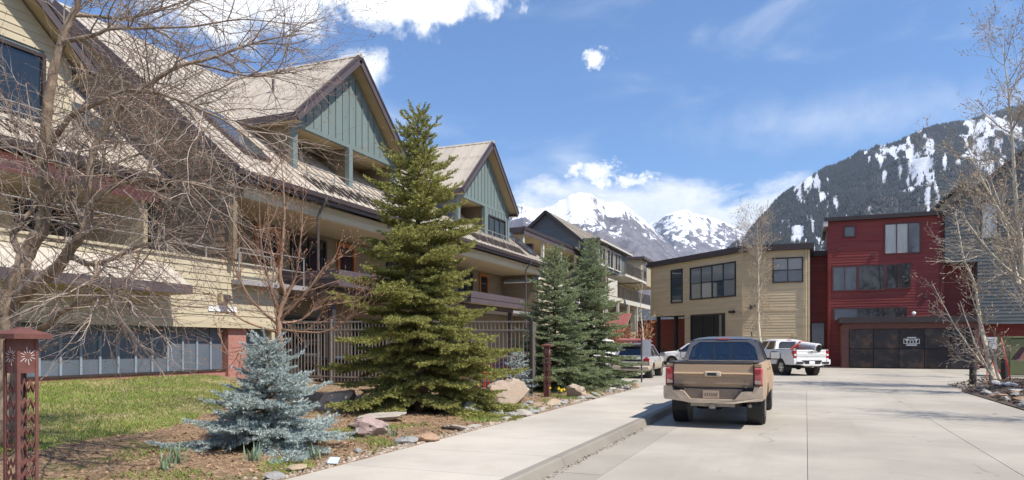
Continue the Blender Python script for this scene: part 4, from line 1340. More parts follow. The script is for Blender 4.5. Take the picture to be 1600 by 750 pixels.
# tan gable behind
m = MB(); m.prism([(7.9, 61, 10.6), (13, 61, 10.6), (10.5, 61, 13.2)], (0, 6, 0)); o = m.build('rear_gable', TANSID, sl); fixn(o.data)
siding(sl, wy(60.998), [(7.9, 10.6), (13, 10.6), (10.5, 13.2)], TANSID, .24, joined=True)
for a, b in (((7.5, 10.35), (10.5, 13.3)), ((13.4, 10.5), (10.5, 13.3))):
    m = MB(); m.prism([(a[0], 60.6, a[1]), (b[0], 60.6, b[1]), (b[0], 60.6, b[1] + .24), (a[0], 60.6, a[1] + .24)], (0, 6.6, 0)); o = m.build('roof', TRIM2, sl); fixn(o.data)

# ---- steel-doored enclosure in front of the red building
ge_ = thing('enclosure', 'low flat-roofed enclosure with dark steel panel doors before the red building', 'shed', (6.4, 55.5, 0))
STEEL = pmat('dark_steel', (.036, .034, .036), .5, .35, 1.6, .1, 20, metal=.4, col2=(.11, .068, .045), t2=(.48, .68), s2=1.8, obj=.25)
BRWOOD = pmat('maroon_post', (.13, .055, .045), .6, .2, 3)
bx(ge_, 'frame', BRWOOD, 2.3, 2.75, 54.95, 57.9, 0, 3.0)
bx(ge_, 'frame', BRWOOD, 10.2, 10.5, 54.95, 57.6, 0, 3.0)
bx(ge_, 'roof', TRIM2, 2.15, 10.7, 54.55, 57.9, 3.12, 3.52)
bx(ge_, 'header', BRWOOD, 2.3, 10.5, 54.97, 55.2, 2.72, 3.11)
bx(ge_, 'backing', DARK, 2.76, 10.19, 55.12, 55.2, .02, 2.71)
xs = [2.77, 4.3, 5.85, 7.35, 8.85, 10.18]
for i in range(5):
    for z0, z1 in ((.05, 1.36), (1.385, 2.7)):
        bx(ge_, 'door_panel', STEEL, xs[i] + .012, xs[i + 1] - .012, 55.04, 55.11, z0, z1, b=.008)
for i in range(5):
    bx(ge_, 'door_handle', RUST, xs[i] + .12, xs[i] + .17, 54.99, 55.035, 1.05, 1.25)
# stencilled emblem on the door
em = MB(); W55 = wy(55.037); EX, EZ = 6.6, 1.87
def bar(u0, u1, z0, z1): W55.box(em, EX + u0 * .8, EX + u1 * .8, EZ + z0 * .8, EZ + z1 * .8, 0, .006)
bar(-.34, .34, .27, .34)
bar(-.60, .60, .16, .20); bar(-.60, -.56, -.20, .20); bar(.56, .60, -.20, .20); bar(-.60, .60, -.22, -.18)
bar(-.46, -.22, .06, .14); bar(-.37, -.31, -.18, .06)
bar(-.12, .12, .06, .10); bar(-.14, -.09, -.18, .10); bar(.09, .14, -.18, .10)
bar(.22, .46, .06, .14); bar(.31, .37, -.18, .06)
bar(-.40, .40, -.38, -.29)
em.build('emblem', WHITE, ge_)
m = MB(); m.lathe([(.03, 0), (.03, .1), (.1, .13), (.14, .22), (.1, .31), (.03, .34)], 10, (6.7, 54.8, 3.52)); m.build('globe_camera', WHITE, ge_, True)


# ================================================================== VEHICLES
def paint(name, col, dirt, z0, z1, rough=.28, dirt_amt=1.0):
    """car paint with road dust settled up to a ragged height"""
    m = bpy.data.materials.new(name); m.use_nodes = True
    nt = m.node_tree; N, L = nt.nodes.new, nt.links.new
    b = nt.nodes['Principled BSDF']
    tc = N('ShaderNodeTexCoord'); sp = N('ShaderNodeSeparateXYZ'); L(tc.outputs['Object'], sp.inputs[0])
    n = N('ShaderNodeTexNoise'); n.inputs['Scale'].default_value = 5; n.inputs['Detail'].default_value = 9; n.inputs['Roughness'].default_value = .65
    L(tc.outputs['Object'], n.inputs['Vector'])
    a = N('ShaderNodeMath'); a.operation = 'MULTIPLY_ADD'; L(n.outputs['Fac'], a.inputs[0]); a.inputs[1].default_value = .55; L(sp.outputs[2], a.inputs[2])
    r = N('ShaderNodeMapRange'); r.interpolation_type = 'SMOOTHSTEP'; L(a.outputs[0], r.inputs[0])
    r.inputs[1].default_value = z0 + .27; r.inputs[2].default_value = z1 + .27; r.inputs[3].default_value = dirt_amt; r.inputs[4].default_value = .06
    n2 = N('ShaderNodeTexNoise'); n2.inputs['Scale'].default_value = 30; n2.inputs['Detail'].default_value = 6; L(tc.outputs['Object'], n2.inputs['Vector'])
    dm = N('ShaderNodeMix'); dm.data_type = 'RGBA'; L(n2.outputs['Fac'], dm.inputs[0])
    dm.inputs[6].default_value = (*[q * .8 for q in dirt], 1); dm.inputs[7].default_value = (*[q * 1.15 for q in dirt], 1)
    mx = N('ShaderNodeMix'); mx.data_type = 'RGBA'; L(r.outputs[0], mx.inputs[0]); mx.inputs[6].default_value = (*col, 1); L(dm.outputs[2], mx.inputs[7])
    L(mx.outputs[2], b.inputs['Base Color'])
    rr_ = N('ShaderNodeMapRange'); L(r.outputs[0], rr_.inputs[0]); rr_.inputs[3].default_value = rough; rr_.inputs[4].default_value = .8
    L(rr_.outputs[0], b.inputs['Roughness'])
    return m


RUB = pmat('tyre_rubber', (.030, .029, .028), .85, .25, 12, .2, 50, col2=(.12, .10, .08), t2=(.5, .75), s2=5)
PLAS = pmat('black_plastic', (.022, .022, .024), .5, .2, 8)
ALLOY = pmat('alloy', (.55, .55, .56), .3, .06, 8, metal=.8)
ALLOYD = pmat('dusty_alloy', (.28, .25, .21), .55, .15, 8, metal=.4)
CHROME = pmat('chrome', (.7, .7, .7), .12, .03, 5, metal=1)
REDL = pmat('tail_lens', (.34, .012, .02), .15, .1, 5, spec=.7)
REDLD = pmat('dusty_tail_lens', (.42, .10, .10), .5, .2, 12, spec=.5)
SEAT = pmat('seat_cloth', (.05, .055, .06), .8, .2, 8)
CARGL = glass_mat('car_glass', (.84, .94, .93), .09)
DARKGL = glass_mat('car_glass_dark', (.12, .14, .15), .05)


def ring(mb, outer, inner):
    n = len(outer)
    for i in range(n):
        j = (i + 1) % n
        mb.quad(outer[i], outer[j], inner[j], inner[i])


def solidify(o, t):
    md = o.modifiers.new('shell', 'SOLIDIFY'); md.thickness = t; md.offset = 0


def lerp3(a, b, t):
    return tuple(a[i] + (b[i] - a[i]) * t for i in range(3))


def inset(quad, l, r, b, t):
    """quad = (bottom-left, bottom-right, top-right, top-left); fractions"""
    bl, br_, tr, tl = quad
    f = lambda u, v: lerp3(lerp3(bl, br_, u), lerp3(tl, tr, u), v)
    return [f(l, b), f(1 - r, b), f(1 - r, 1 - t), f(l, 1 - t)]


def chamfer(q, fx, fz):
    bl, br_, tr_, tl = q
    e = .02
    return [lerp3(bl, br_, e), lerp3(bl, br_, 1 - e), lerp3(br_, tr_, e), lerp3(br_, tr_, 1 - fz), lerp3(tr_, tl, fx), lerp3(tr_, tl, 1 - fx), lerp3(bl, tl, 1 - fz), lerp3(bl, tl, e)]


def wheel(root, x, y, r, w, rimmat, spokes=6, blocks=True):
    s = 1 if x > 0 else -1
    m = MB()
    prof = [(r * .60, -w * .40), (r * .66, -w * .5), (r * .88, -w * .5), (r * .96, -w * .43), (r * .985, -w * .34), (r * .985, w * .34), (r * .96, w * .43), (r * .88, w * .5), (r * .66, w * .5), (r * .60, w * .40)]
    m.lathe(prof, 40, (x, y, r), 'x')
    if blocks:
        for k in range(34):
            a = 2 * math.pi * k / 34
            for u0, u1, ph in ((-.46, -.26, 0), (-.22, -.02, .5), (.02, .22, 0), (.26, .46, .5)):
                aa = a + ph * 2 * math.pi / 34
                ca, sa = math.cos(aa), math.sin(aa); tx = .018
                pts = []
                for rr_ in (r * .97, r * 1.0):
                    for uu, tt in ((u0, -tx), (u1, -tx), (u1, tx), (u0, tx)):
                        pts.append((x + uu * w, y + rr_ * ca - tt * sa, r + rr_ * sa + tt * ca))
                m.hexa(pts)
    t = m.build('wheel', RUB, root, True, 35)
    m = MB()
    m.lathe([(r * .60, s * w * .30), (r * .60, s * w * .49), (r * .55, s * w * .47), (r * .54, s * w * .30)], 32, (x, y, r), 'x')
    m.lathe([(r * .18, s * w * .2), (r * .17, s * w * .42), (r * .10, s * w * .45), (.005, s * w * .45)], 16, (x, y, r), 'x')
    for k in range(spokes):
        a = 2 * math.pi * k / spokes
        c = Vector((x + s * w * .41, y, r)); d = Vector((0, math.cos(a), math.sin(a)))
        m.beam(c + d * r * .1, c + d * r * .57, r * .17, .035, (s, 0, 0))
    m.build('rim', rimmat, t, True, 35)
    m = MB(); m.lathe([(r * .55, s * w * .15), (.01, s * w * .16)], 24, (x, y, r), 'x'); m.build('brake_disc', PLAS, t)
    return t


def vehicle(name, label, cat, P):
    t = thing(name, label, cat, (0, 0, 0), local=True)
    L_, Wd, zb_, yr, yf, Rw = P['L'], P['W'], P['belt'], P['yr'], P['yf'], P['R']
    body, low, trim = P['paint'], P.get('bump', P['paint']), PLAS
    suv = P['kind'] == 'suv'
    y_back = P['cab0']; y_ws = P['ws']                      # cab back at belt, windscreen base
    roof_z = P['roof']; yr0, yr1 = P['roof0'], P['roof1']   # roof ends
    ra = Rw + .085

    def zl(y):
        z = P['sill']
        for ya in (yr, yf):
            d = abs(y - ya)
            if d < ra:
                z = max(z, Rw + math.sqrt(ra * ra - d * d))
        return z

    def ztop(y):
        return zb_ if y < y_ws else zb_ - .10 * ((y - y_ws) / (L_ - y_ws)) ** 1.5

    def wid(y, z):
        e = 0
        if y > L_ - .7: e = .10 * ((y - L_ + .7) / .7) ** 2
        if y < .35: e = max(e, .035 * ((.35 - y) / .35) ** 2)
        h = (z - .45) / (zb_ - .45)
        sh = 1 - .045 * (max(0, .35 - h) / .35) ** 2 - .075 * max(0, (h - .55) / .45) ** 2
        w = Wd * sh - e
        for ya in (yr, yf):
            q = math.hypot(y - ya, z - Rw) - ra
            if q < .16 and z > Rw * .7: w += .03 * math.exp(-(max(q, 0) / .075) ** 2)
        return w
    n = 120; ys_ = [.06 + (L_ - .14) * i / n for i in range(n + 1)]
    fr_ = (0, .06, .15, .28, .42, .56, .70, .82, .92, 1)
    for s in (-1, 1):
        m = MB(); rows = []
        for y in ys_:
            a = zl(y); b = ztop(y); row = [(s * (wid(y, a) - .07), y, a + .01)]
            for f in fr_:
                z = a + (b - a) * f; row.append((s * wid(y, z), y, z))
            row.append((s * (wid(y, b) - .03), y, b + .018)); row.append((s * (wid(y, b) - .11), y, b + .012))
            rows.append(row)
        k = len(rows[0]); V = [p for r_ in rows for p in r_]; F = []
        for i in range(n):
            for j in range(k - 1):
                q = (i * k + j, (i + 1) * k + j, (i + 1) * k + j + 1, i * k + j + 1)
                F.append(q if s > 0 else q[::-1])
        m.add(V, F); o = m.build('side_panel', body, t, True, 50)
        if s > 0 or s < 0:
            # door gaps and handles
            for yd in P['doors']:
                mm = MB(); zz = [P['sill'] + .08, .7, .9, zb_ - .03]
                for z0, z1 in zip(zz[:-1], zz[1:]):
                    mm.quad((s * (wid(yd, z0) + .002), yd - .006, z0), (s * (wid(yd, z0) + .002), yd + .006, z0), (s * (wid(yd, z1) + .002), yd + .006, z1), (s * (wid(yd, z1) + .002), yd - .006, z1))
                mm.build('door_gap', trim, o)
            for yd in P['handles']:
                x = s * wid(yd, zb_ - .16)
                mm = MB(); mm.bev(min(x, x + s * .035), max(x, x + s * .035), yd - .09, yd + .09, zb_ - .18, zb_ - .14, .01); mm.build('door_handle', body, o)
        # wheel-well liner
        for ya in (yr, yf):
            mm = MB(); mm.lathe([(ra - .01, 0), (ra - .01, .30)], 24, (s * (Wd - .36) if s > 0 else s * (Wd - .06), ya, Rw), 'x')
            mm.build('wheel_well', trim, t)
    # floor and frame
    m = MB(); m.box(-Wd + .16, Wd - .16, .25, L_ - .4, P['sill'] - .06, P['sill'] + .02)
    m.box(-.5, -.38, .15, L_ - .5, P['sill'] - .17, P['sill'] - .05); m.box(.38, .5, .15, L_ - .5, P['sill'] - .17, P['sill'] - .05)
    m.build('chassis', trim, t)
    m = MB(); m.tube([(-Wd + .3, yr, Rw), (Wd - .3, yr, Rw)], .06, 8); m.lathe([(.02, -.14), (.13, -.08), (.14, .06), (.02, .14)], 10, (0, yr, Rw), 'y'); m.build('axle', trim, t)
    m = MB(); m.tube([(.62, yr - .1, P['sill'] - .12), (.66, .25, P['sill'] - .10), (.70, .06, P['sill'] - .10)], .035, 8); m.build('exhaust', ALLOYD, t)
    # bonnet and nose
    hw = Wd - .14
    m = MB(); rows = []
    for i in range(9):
        y = y_ws - .05 + (L_ - .12 - y_ws) * i / 8; z = ztop(y)
        rows.append([(x * (wid(y, z) - .10), y, z + .012 + .075 * (1 - x * x)) for x in (-1, -.8, -.5, 0, .5, .8, 1)])
    V = [p for r_ in rows for p in r_]; F = [(i * 7 + j, i * 7 + j + 1, i * 7 + 8 + j, i * 7 + 7 + j) for i in range(8) for j in range(6)]
    m.add(V, F); o = m.build('bonnet', body, t, True); fixn(o.data)
    m = MB(); m.bev(-Wd + .12, Wd - .12, L_ - .22, L_ - .05, P['sill'] + .02, zb_ - .08, .05); m.build('grille', trim, t)
    m = MB(); m.bev(-Wd + .05, Wd - .05, L_ - .18, L_, P['sill'] - .03, P['sill'] + .24, .06); m.build('front_bumper', low, t)
    for s in (-1, 1):
        m = MB(); x = s * (Wd - .25); m.bev(x - .14, x + .14, L_ - .16, L_ - .03, zb_ - .34, zb_ - .16, .03); m.build('headlight', CHROME, t)
    # greenhouse
    wb = wid((y_back + y_ws) / 2, zb_) - .02; wt = P['rooftop_w']; zt = roof_z - .09
    BL, BR = (-wb, y_back, zb_), (wb, y_back, zb_); TLp, TRp = (-wt, yr0, zt), (wt, yr0, zt)
    FL, FR_ = (-wb, y_ws, zb_), (wb, y_ws, zb_); TFL, TFR = (-wt, yr1, zt), (wt, yr1, zt)
    faces = []
    rear = [BL, BR, TRp, TLp]; ri = chamfer(inset(rear, *P['rear_in']), .09, .28)
    m = MB(); ring(m, chamfer(rear, .05, .16), ri)
    front = [FR_, FL, TFL, TFR]; fi = inset(front, .05, .05, .04, .06); ring(m, front, fi)
    for s in (-1, 1):
        B0, B1, T1, T0 = (s * wb, y_back, zb_), (s * wb, y_ws, zb_), (s * wt, yr1, zt), (s * wt, yr0, zt)
        cut = P['bpil']
        prev = 0.0
        segs = list(zip([0.0] + cut, cut + [1.0]))
        for i, (a, b) in enumerate(segs):
            qd = [lerp3(B0, B1, a), lerp3(B0, B1, b), lerp3(T0, T1, b), lerp3(T0, T1, a)]
            l = P['cpil'] if i == 0 else .05; r_ = .16 if i == len(segs) - 1 else .05
            inn = inset(qd, l, r_, .05, .07); ring(m, qd, inn); faces.append((inn, s))
    o = m.build('cab_frame', P.get('cab_paint', body), t); fixn(o.data); solidify(o, .035)
    m = MB(); m.poly(ri); g_ = m.build('rear_window', P['glass'], t)
    if P.get('slider'):
        m = MB()
        for u in P['slider']:
            a = lerp3(ri[0], ri[1], u); b = lerp3(ri[5], ri[4], u); b = (a[0], b[1], b[2]); m.beam((a[0], a[1] - .012, a[2]), (b[0], b[1] - .012, b[2]), .022, .018, (0, 1, 0))
        m.build('window_bar', trim, g_)
    m = MB(); m.poly(fi); g2 = m.build('windscreen', CARGL, t)
    for inn, s in faces:
        m = MB(); m.poly(inn); q = m.build('side_window', P['side_glass'], t)
    # roof skin
    m = MB(); rows = []
    for i in range(13):
        f = i / 12; y = yr0 + (yr1 - yr0) * f
        crown = .055 * (1 - (2 * f - 1) ** 4) + .03
        row = []
        for x in (-1.0, -.985, -.93, -.8, -.5, 0, .5, .8, .93, .985, 1.0):
            row.append((x * (wt + .012), y, zt - .005 + crown * (1 - abs(x) ** 5)))
        rows.append(row)
    k = 11; V = [p for r_ in rows for p in r_]; F = [(i * k + j, i * k + j + 1, (i + 1) * k + j + 1, (i + 1) * k + j) for i in range(12) for j in range(k - 1)]
    F += [tuple(range(k)), tuple(12 * k + j for j in range(k - 1, -1, -1))]
    m.add(V, F); o = m.build('roof', P.get('cab_paint', body), t, True, 40); fixn(o.data); solidify(o, .02)
    m = MB(); m.bev(-.13, .13, yr0 - .03, yr0 + .05, zt + .005, zt + .05, .01); m.build('brake_lamp', P['lens'], t)
    m = MB(); m.tube([(wt - .12 if not suv else -.1, yr0 + .4, roof_z), (wt - .12 if not suv else -.1, yr0 + .34, roof_z + .10)], .012, 5); m.build('antenna', trim, t)
    # seats
    rows_ = [P['seat_y']] + ([P['seat_y'] - .95] if P.get('rear_seats', True) else [])
    for y in rows_:
        for s in (-1, 1):
            m = MB(); dz = 0 if y == rows_[0] else -.16; m.bev(s * .38 - .24, s * .38 + .24, y - .1, y + .06, zb_ - .35, zb_ + .13 + dz, .05); m.bev(s * .38 - .13, s * .38 + .13, y - .12, y - .02, zb_ + .10 + dz, zb_ + .29 + dz, .04); m.build('seat', SEAT, t)
    m = MB(); m.bev(-wb + .08, wb - .08, y_ws - .42, y_ws - .1, zb_ - .25, zb_ + .02, .05); m.build('dashboard', trim, t)
    m = MB(); m.box(-wb + .03, wb - .03, y_back + .1, y_ws - .1, P['sill'] + .03, P['sill'] + .1); m.build('cab_floor', trim, t)
    m = MB(); m.bev(-.11, .11, y_ws - .5, y_ws - .46, zt - .14, zt - .06, .01); m.build('inner_mirror', trim, t)
    # door mirrors
    for s in (-1, 1):
        x = s * (wb + .19); y = y_ws - .42
        m = MB(); m.bev(x - .12, x + .12, y - .06, y + .08, zb_ + .02, zb_ + .22, .04); m.beam((s * (wb - .01), y + .02, zb_ + .03), (x - s * .05, y + .02, zb_ + .05), .07, .05)
        o = m.build('door_mirror', P.get('mirror', trim), t, True, 40)
        m = MB(); m.quad((x - .10, y - .063, zb_ + .045), (x + .10, y - .063, zb_ + .045), (x + .10, y - .063, zb_ + .195), (x - .10, y - .063, zb_ + .195)); m.build('mirror_glass', CHROME, o)
    # wheels
    for x, y in ((-1, yr), (1, yr), (-1, yf), (1, yf)):
        wheel(t, x * (Wd - .15), y, Rw, P['tw'], P['rim'])
    if not suv:
        # load bed
        b0, b1 = .12, y_back - .04; wi = Wd - .20
        m = MB()
        m.box(-wi, wi, b0, b1, .74, .78)
        m.box(-wi - .05, -wi, b0, b1, .74, zb_ + .008); m.box(wi, wi + .05, b0, b1, .74, zb_ + .008)
        m.box(-wi, wi, b1 - .05, b1, .78, zb_ + .008)
        m.box(-Wd + .18, -wi - .051, b0 + .02, b1, .80, .86); m.box(wi + .051, Wd - .18, b0 + .02, b1, .80, .86)
        m.build('load_bed', trim, t)
        for s in (-1, 1):
            m = MB(); x0, x1 = s * (wi - .01), s * (Wd - .085); m.bev(min(x0, x1), max(x0, x1), .08, b1, zb_ + .010, zb_ + .04, .012); m.build('bed_rail', P.get('railmat', trim), t)
        m = MB(); m.box(-wb, wb, y_back - .03, y_back + .02, .6, zb_); m.build('cab_back', body, t)
        # tailgate
        tw_ = Wd - .195
        tg = P['tailgate']
        m = MB(); A = [(-tw_, y, z) for y, z in tg] + [(-tw_, .13, tg[-1][1]), (-tw_, .13, tg[0][1])]
        m.prism(A, (2 * tw_, 0, 0)); o = m.build('tailgate', body, t); fixn(o.data)
        m = MB(); m.bev(-tw_, tw_, .05, .14, tg[-1][1] + .001, tg[-1][1] + .03, .01); m.build('tailgate_cap', P.get('railmat', trim), o)
        yh = min(q[0] for q in tg)
        zc = P['handle_z']
        m = MB(); m.bev(-.16, .16, yh - .022, yh + .03, zc - .055, zc + .055, .02); h_ = m.build('handle', low, o)
        m = MB(); m.bev(-.10, .07, yh - .026, yh - .0225, zc - .03, zc + .025, .001); m.build('handle_recess', trim, h_)
        m = MB(); m.lathe([(.028, 0), (.028, .006), (.012, .008)], 12, (.115, yh - .031, zc), 'y'); m.build('keyhole', CHROME, h_)
        # corners, lamps, bumper
        for s in (-1, 1):
            x0, x1 = sorted((s * (Wd - .185), s * (Wd - .035)))
            m = MB(); m.bev(x0, x1, .045, .20, P['bump_top'] + .02, P['lamp0'] - .004, .015); m.build('rear_corner', body, t, True, 30)
            m = MB(); m.bev(x0, x1, .06, .2, P['lamp1'] + .004, zb_ + .006, .015)
            m.build('rear_corner', body, t, True, 30)
            lp = MB(); lp.bev(x0 + .003, x1 + s * .012 if s > 0 else x1 - .003, .03, .26, P['lamp0'], P['lamp1'], .02) if s > 0 else lp.bev(x0 - .012, x1 - .003, .03, .26, P['lamp0'], P['lamp1'], .02)
            lo = lp.build('taillight', P['lens'], t, True, 30)
            zc2 = P['lamp0'] + (P['lamp1'] - P['lamp0']) * .42
            m = MB(); m.bev(x0 + .02, x1 - .02, .022, .032, zc2 - .045, zc2 + .045, .004); m.build('reverse_lens', P['rev'], lo)
        bz = P['bump_bot']; bt = P['bump_top']
        half = [(0, bz), (.44, bz), (.58, bz + .03), (Wd - .02, bz + .06), (Wd, bz + .12), (Wd, bt + .06), (Wd - .17, bt + .07), (Wd - .19, bt - .02), (.62, bt - .02), (.55, bt - .03), (.42, bz + .075), (0, bz + .075)]
        m = MB(); outl = [(x, -.11, z) for x, z in half]; mir = [(-x, -.11, z) for x, z in half[::-1]][1:-1]
        # two halves, each a fan of strips, so that the notch stays open
        m.prism([(x, -.11 + .05 * (abs(x) / Wd) ** 3, z) for x, z in half], (0, .20, 0)); o1_ = m.build('bumper', low, t); fixn(o1_.data)
        m = MB(); m.prism([(-x, -.11 + .05 * (abs(x) / Wd) ** 3, z) for x, z in half[::-1]], (0, .20, 0)); m2 = m.build('bumper', low, t); fixn(m2.data)
        m = MB(); m.box(-.56, .56, -.02, .06, bz + .06, bt + .01); pl_ = m.build('plate_recess', P.get('recess', trim), t)
        m = MB(); m.bev(-.155 + P['plate_x'], .155 + P['plate_x'], -.036, -.022, bz + .085, bz + .24, .003); pb = m.build('number_plate', P['plate'], pl_)
        if P.get('plate_txt'):
            me = text_mesh(P['plate_txt'], .105, .001)
            q = link('plate_lettering', me, P['plate_ink'], pl_); q.rotation_euler = (R(90), 0, 0); q.location = (P['plate_x'], -.038, bz + .16)
        m = MB(); m.bev(-.06, .06, -.10, .1, bz - .11, bz - .01, .012); m.box(-.42, .42, -.02, .06, bz - .07, bz - .005); m.build('tow_hitch', ALLOYD, t)
        m = MB(); m.lathe([(.05, -.1), (.33, -.1), (.36, -.05), (.36, .05), (.33, .1), (.05, .1)], 20, (0, 1.0 if yr > 1.3 else .72, P['sill'] - .12), 'z') if False else m.lathe([(.05, -.08), (.30, -.08), (.33, 0), (.30, .08), (.05, .08)], 20, (0, .62, P['sill'] - .10)); m.build('spare_wheel', RUB, t)
    else:
        m = MB(); A = [(-Wd + .07, y, z) for y, z in P['tailgate']]
        m.prism(A + [(-Wd + .07, .5, P['tailgate'][-1][1]), (-Wd + .07, .5, P['tailgate'][0][1])], (2 * Wd - .14, 0, 0)); o = m.build('hatch', body, t); fixn(o.data)
        m = MB(); m.bev(-Wd + .0, Wd - .0, -.05, .35, P['bump_bot'], P['bump_top'], .06); m.build('bumper', low, t, True, 40)
        m = MB(); m.bev(-.16, .16, -.058, -.048, P['bump_top'] + .0, P['bump_top'] + .14, .003); m.build('number_plate', P['plate'], t)
        m = MB(); m.bev(-.45, .45, -.056, -.04, P['bump_bot'] + .12, P['bump_bot'] + .2, .004); m.build('bumper_step', trim, t)
        m = MB(); m.bev(-.5, .5, .01, .06, P['lamp0'] + .02, P['lamp1'] - .05, .01); m.build('hatch_trim', trim, t)
        for s in (-1, 1):
            x0, x1 = sorted((s * (Wd - .30), s * (Wd - .03)))
            m = MB(); m.bev(x0, x1, .0, .3, P['lamp0'], P['lamp1'], .03); m.build('taillight', P['lens'], t, True, 30)
            m = MB(); m.tube([(s * (wt - .08), yr0 + .2, roof_z + .02), (s * (wt - .08), yr0 + .3, roof_z + .07), (s * (wt - .08), yr1 - .2, roof_z + .07), (s * (wt - .08), yr1 - .1, roof_z + .0)], .02, 6); m.build('roof_rail', trim, t)
        m = MB(); m.bev(-wt + .02, wt - .02, yr0 - .22, yr0 + .03, zt + .01, zt + .05, .015); m.build('spoiler', P.get('cab_paint', body), t)
    return t


DUST = (.35, .245, .155)
TANP = paint('dusty_slate_paint', (.055, .065, .085), DUST, 1.22, 1.50, .35)
TANC = paint('slate_cab_paint', (.075, .085, .105), DUST, .9, 1.55, .3, .85)
tr = vehicle('pickup_truck', 'dust-covered tan pickup truck parked at the kerb, seen from behind', 'pickup', dict(
    kind='pickup', L=5.35, W=.95, belt=1.27, yr=1.22, yf=4.77, R=.395, tw=.27, sill=.55, cab0=1.98, ws=4.02, roof=1.83, roof0=2.18, roof1=3.45,
    rooftop_w=.70, rear_in=(.055, .055, .05, .09), slider=(.37, .62), bpil=[.46], cpil=.20, paint=TANP, cab_paint=TANC, bump=pmat('dusty_bumper', (.47, .375, .275), .7, .18, 7, .1, 40),
    glass=CARGL, side_glass=DARKGL, lens=REDLD, rev=REDLD, rim=ALLOYD, doors=[2.05, 3.1, 4.1], handles=[2.3, 3.35], seat_y=3.2, rear_seats=True,
    tailgate=[(.085, .80), (.045, .81), (.03, .86), (.035, .95), (.02, 1.045), (.0, 1.07), (.03, 1.10), (.05, 1.24), (.08, 1.275)], handle_z=1.065, lamp0=.86, lamp1=1.19,
    bump_top=.76, bump_bot=.50, plate=pmat('dusty_plate', (.40, .30, .22), .6, .15, 12), plate_txt=None, plate_x=-.03, plate_ink=None, recess=pmat('dusty_recess', (.15, .115, .09), .7, .2, 9),
    railmat=pmat('dusty_rail', (.05, .05, .055), .6, .3, 9, col2=(.20, .16, .12))))
INK = pmat('plate_ink', (.17, .12, .09), .7, .1)
for txt, size, x, z, mt_ in (('TACOMA', .062, -.60, .835, INK), ('V6', .05, .62, .825, CHROME)):
    me = text_mesh(txt, size, .002); o = link('badge', me, mt_, tr); o.rotation_euler = (R(90), 0, 0); o.location = (x, .022, z)
for s in (-1, 1):
    m = MB(); x = s * .7605; m.box(x - .006, x + .006, .018, .05, .80, 1.27); m.build('panel_gap', PLAS, tr)
    m = MB(); x = s * .84; m.bev(x - .055, x + .055, .018, .03, .875, .945, .004); m.build('reverse_lamp', pmat('dusty_clear_lens', (.46, .34, .27), .45, .15, 10), tr)
    m = MB(); x = s * .84; m.bev(x - .05, x + .05, .019, .03, 1.08, 1.16, .004); m.build('brake_lamp_lens', REDL, tr)
    m = MB(); x = s * .72; m.bev(x - .16, x + .16, -.10, .03, .831, .838, .002); m.build('bumper_step_pad', PLAS, tr)
    m = MB(); x = s * .80; m.box(x - .12, x + .12, .80, .812, .22, .56); m.build('mud_flap', PLAS, tr)
m = MB(); m.prism([(-.62, .028, .87), (.62, .028, .87), (.56, .028, .99), (-.56, .028, .99)], (0, -.006, 0)); m.build('pressed_panel', TANP, tr)
# worn, unreadable characters on its plate; dark strip along the tailgate seam
for k in range(6):
    m = MB(); x = -.03 - .105 + k * .042; m.box(x - .012, x + .012, -.0385, -.0365, .635, .69); m.box(x - .012, x + .003 + .009 * (k % 2), -.0385, -.0366, .665 + .012 * (k % 3), .675 + .012 * (k % 3)); m.build('plate_mark', INK, tr)
m = MB(); m.box(-.755, .755, .046, .05, .795, .803); m.build('tailgate_seam', PLAS, tr)
tr.location = (-1.70, 14.55, 0); tr.rotation_euler = (0, 0, R(.4))

WHP = paint('white_paint_dusty', (.74, .74, .73), (.50, .45, .38), .28, .75, .25, .55)
wt_ = vehicle('pickup_truck', 'white pickup truck with rolled load in its bed, parked aslant', 'pickup', dict(
    kind='pickup', L=5.85, W=1.02, belt=1.36, yr=1.28, yf=5.0, R=.42, tw=.27, sill=.58, cab0=2.05, ws=4.35, roof=1.95, roof0=2.22, roof1=3.75,
    rooftop_w=.74, rear_in=(.10, .10, .10, .12), slider=None, bpil=[.48], cpil=.12, paint=WHP, glass=DARKGL, side_glass=DARKGL, lens=REDL, rev=WHITE, rim=ALLOY,
    doors=[2.12, 3.25, 4.4], handles=[2.4, 3.5], seat_y=3.4, tailgate=[(.08, .66), (.03, .70), (.02, .86), (.05, .98), (.02, 1.02), (.0, 1.16), (.05, 1.20), (.03, 1.33), (.07, 1.37)], handle_z=1.27,
    lamp0=.93, lamp1=1.33, bump_top=.80, bump_bot=.54, plate=WHITE, plate_x=0, plate_txt=None, mirror=PLAS))
m = MB(); m.bev(-.13, .13, -.012, .0, 1.24, 1.285, .003); m.build('badge', PLAS, wt_)
for s in (-1, 1):
    m = MB(); m.bev(s * .72 - .2, s * .72 + .2, -.115, -.09, .63, .74, .006); m.build('bumper_step', PLAS, wt_)
wt_.location = (.28, 40.55, 0); wt_.rotation_euler = (0, 0, R(31))
mw = Matrix.LocRotScale(wt_.location, wt_.rotation_euler.to_quaternion(), None)
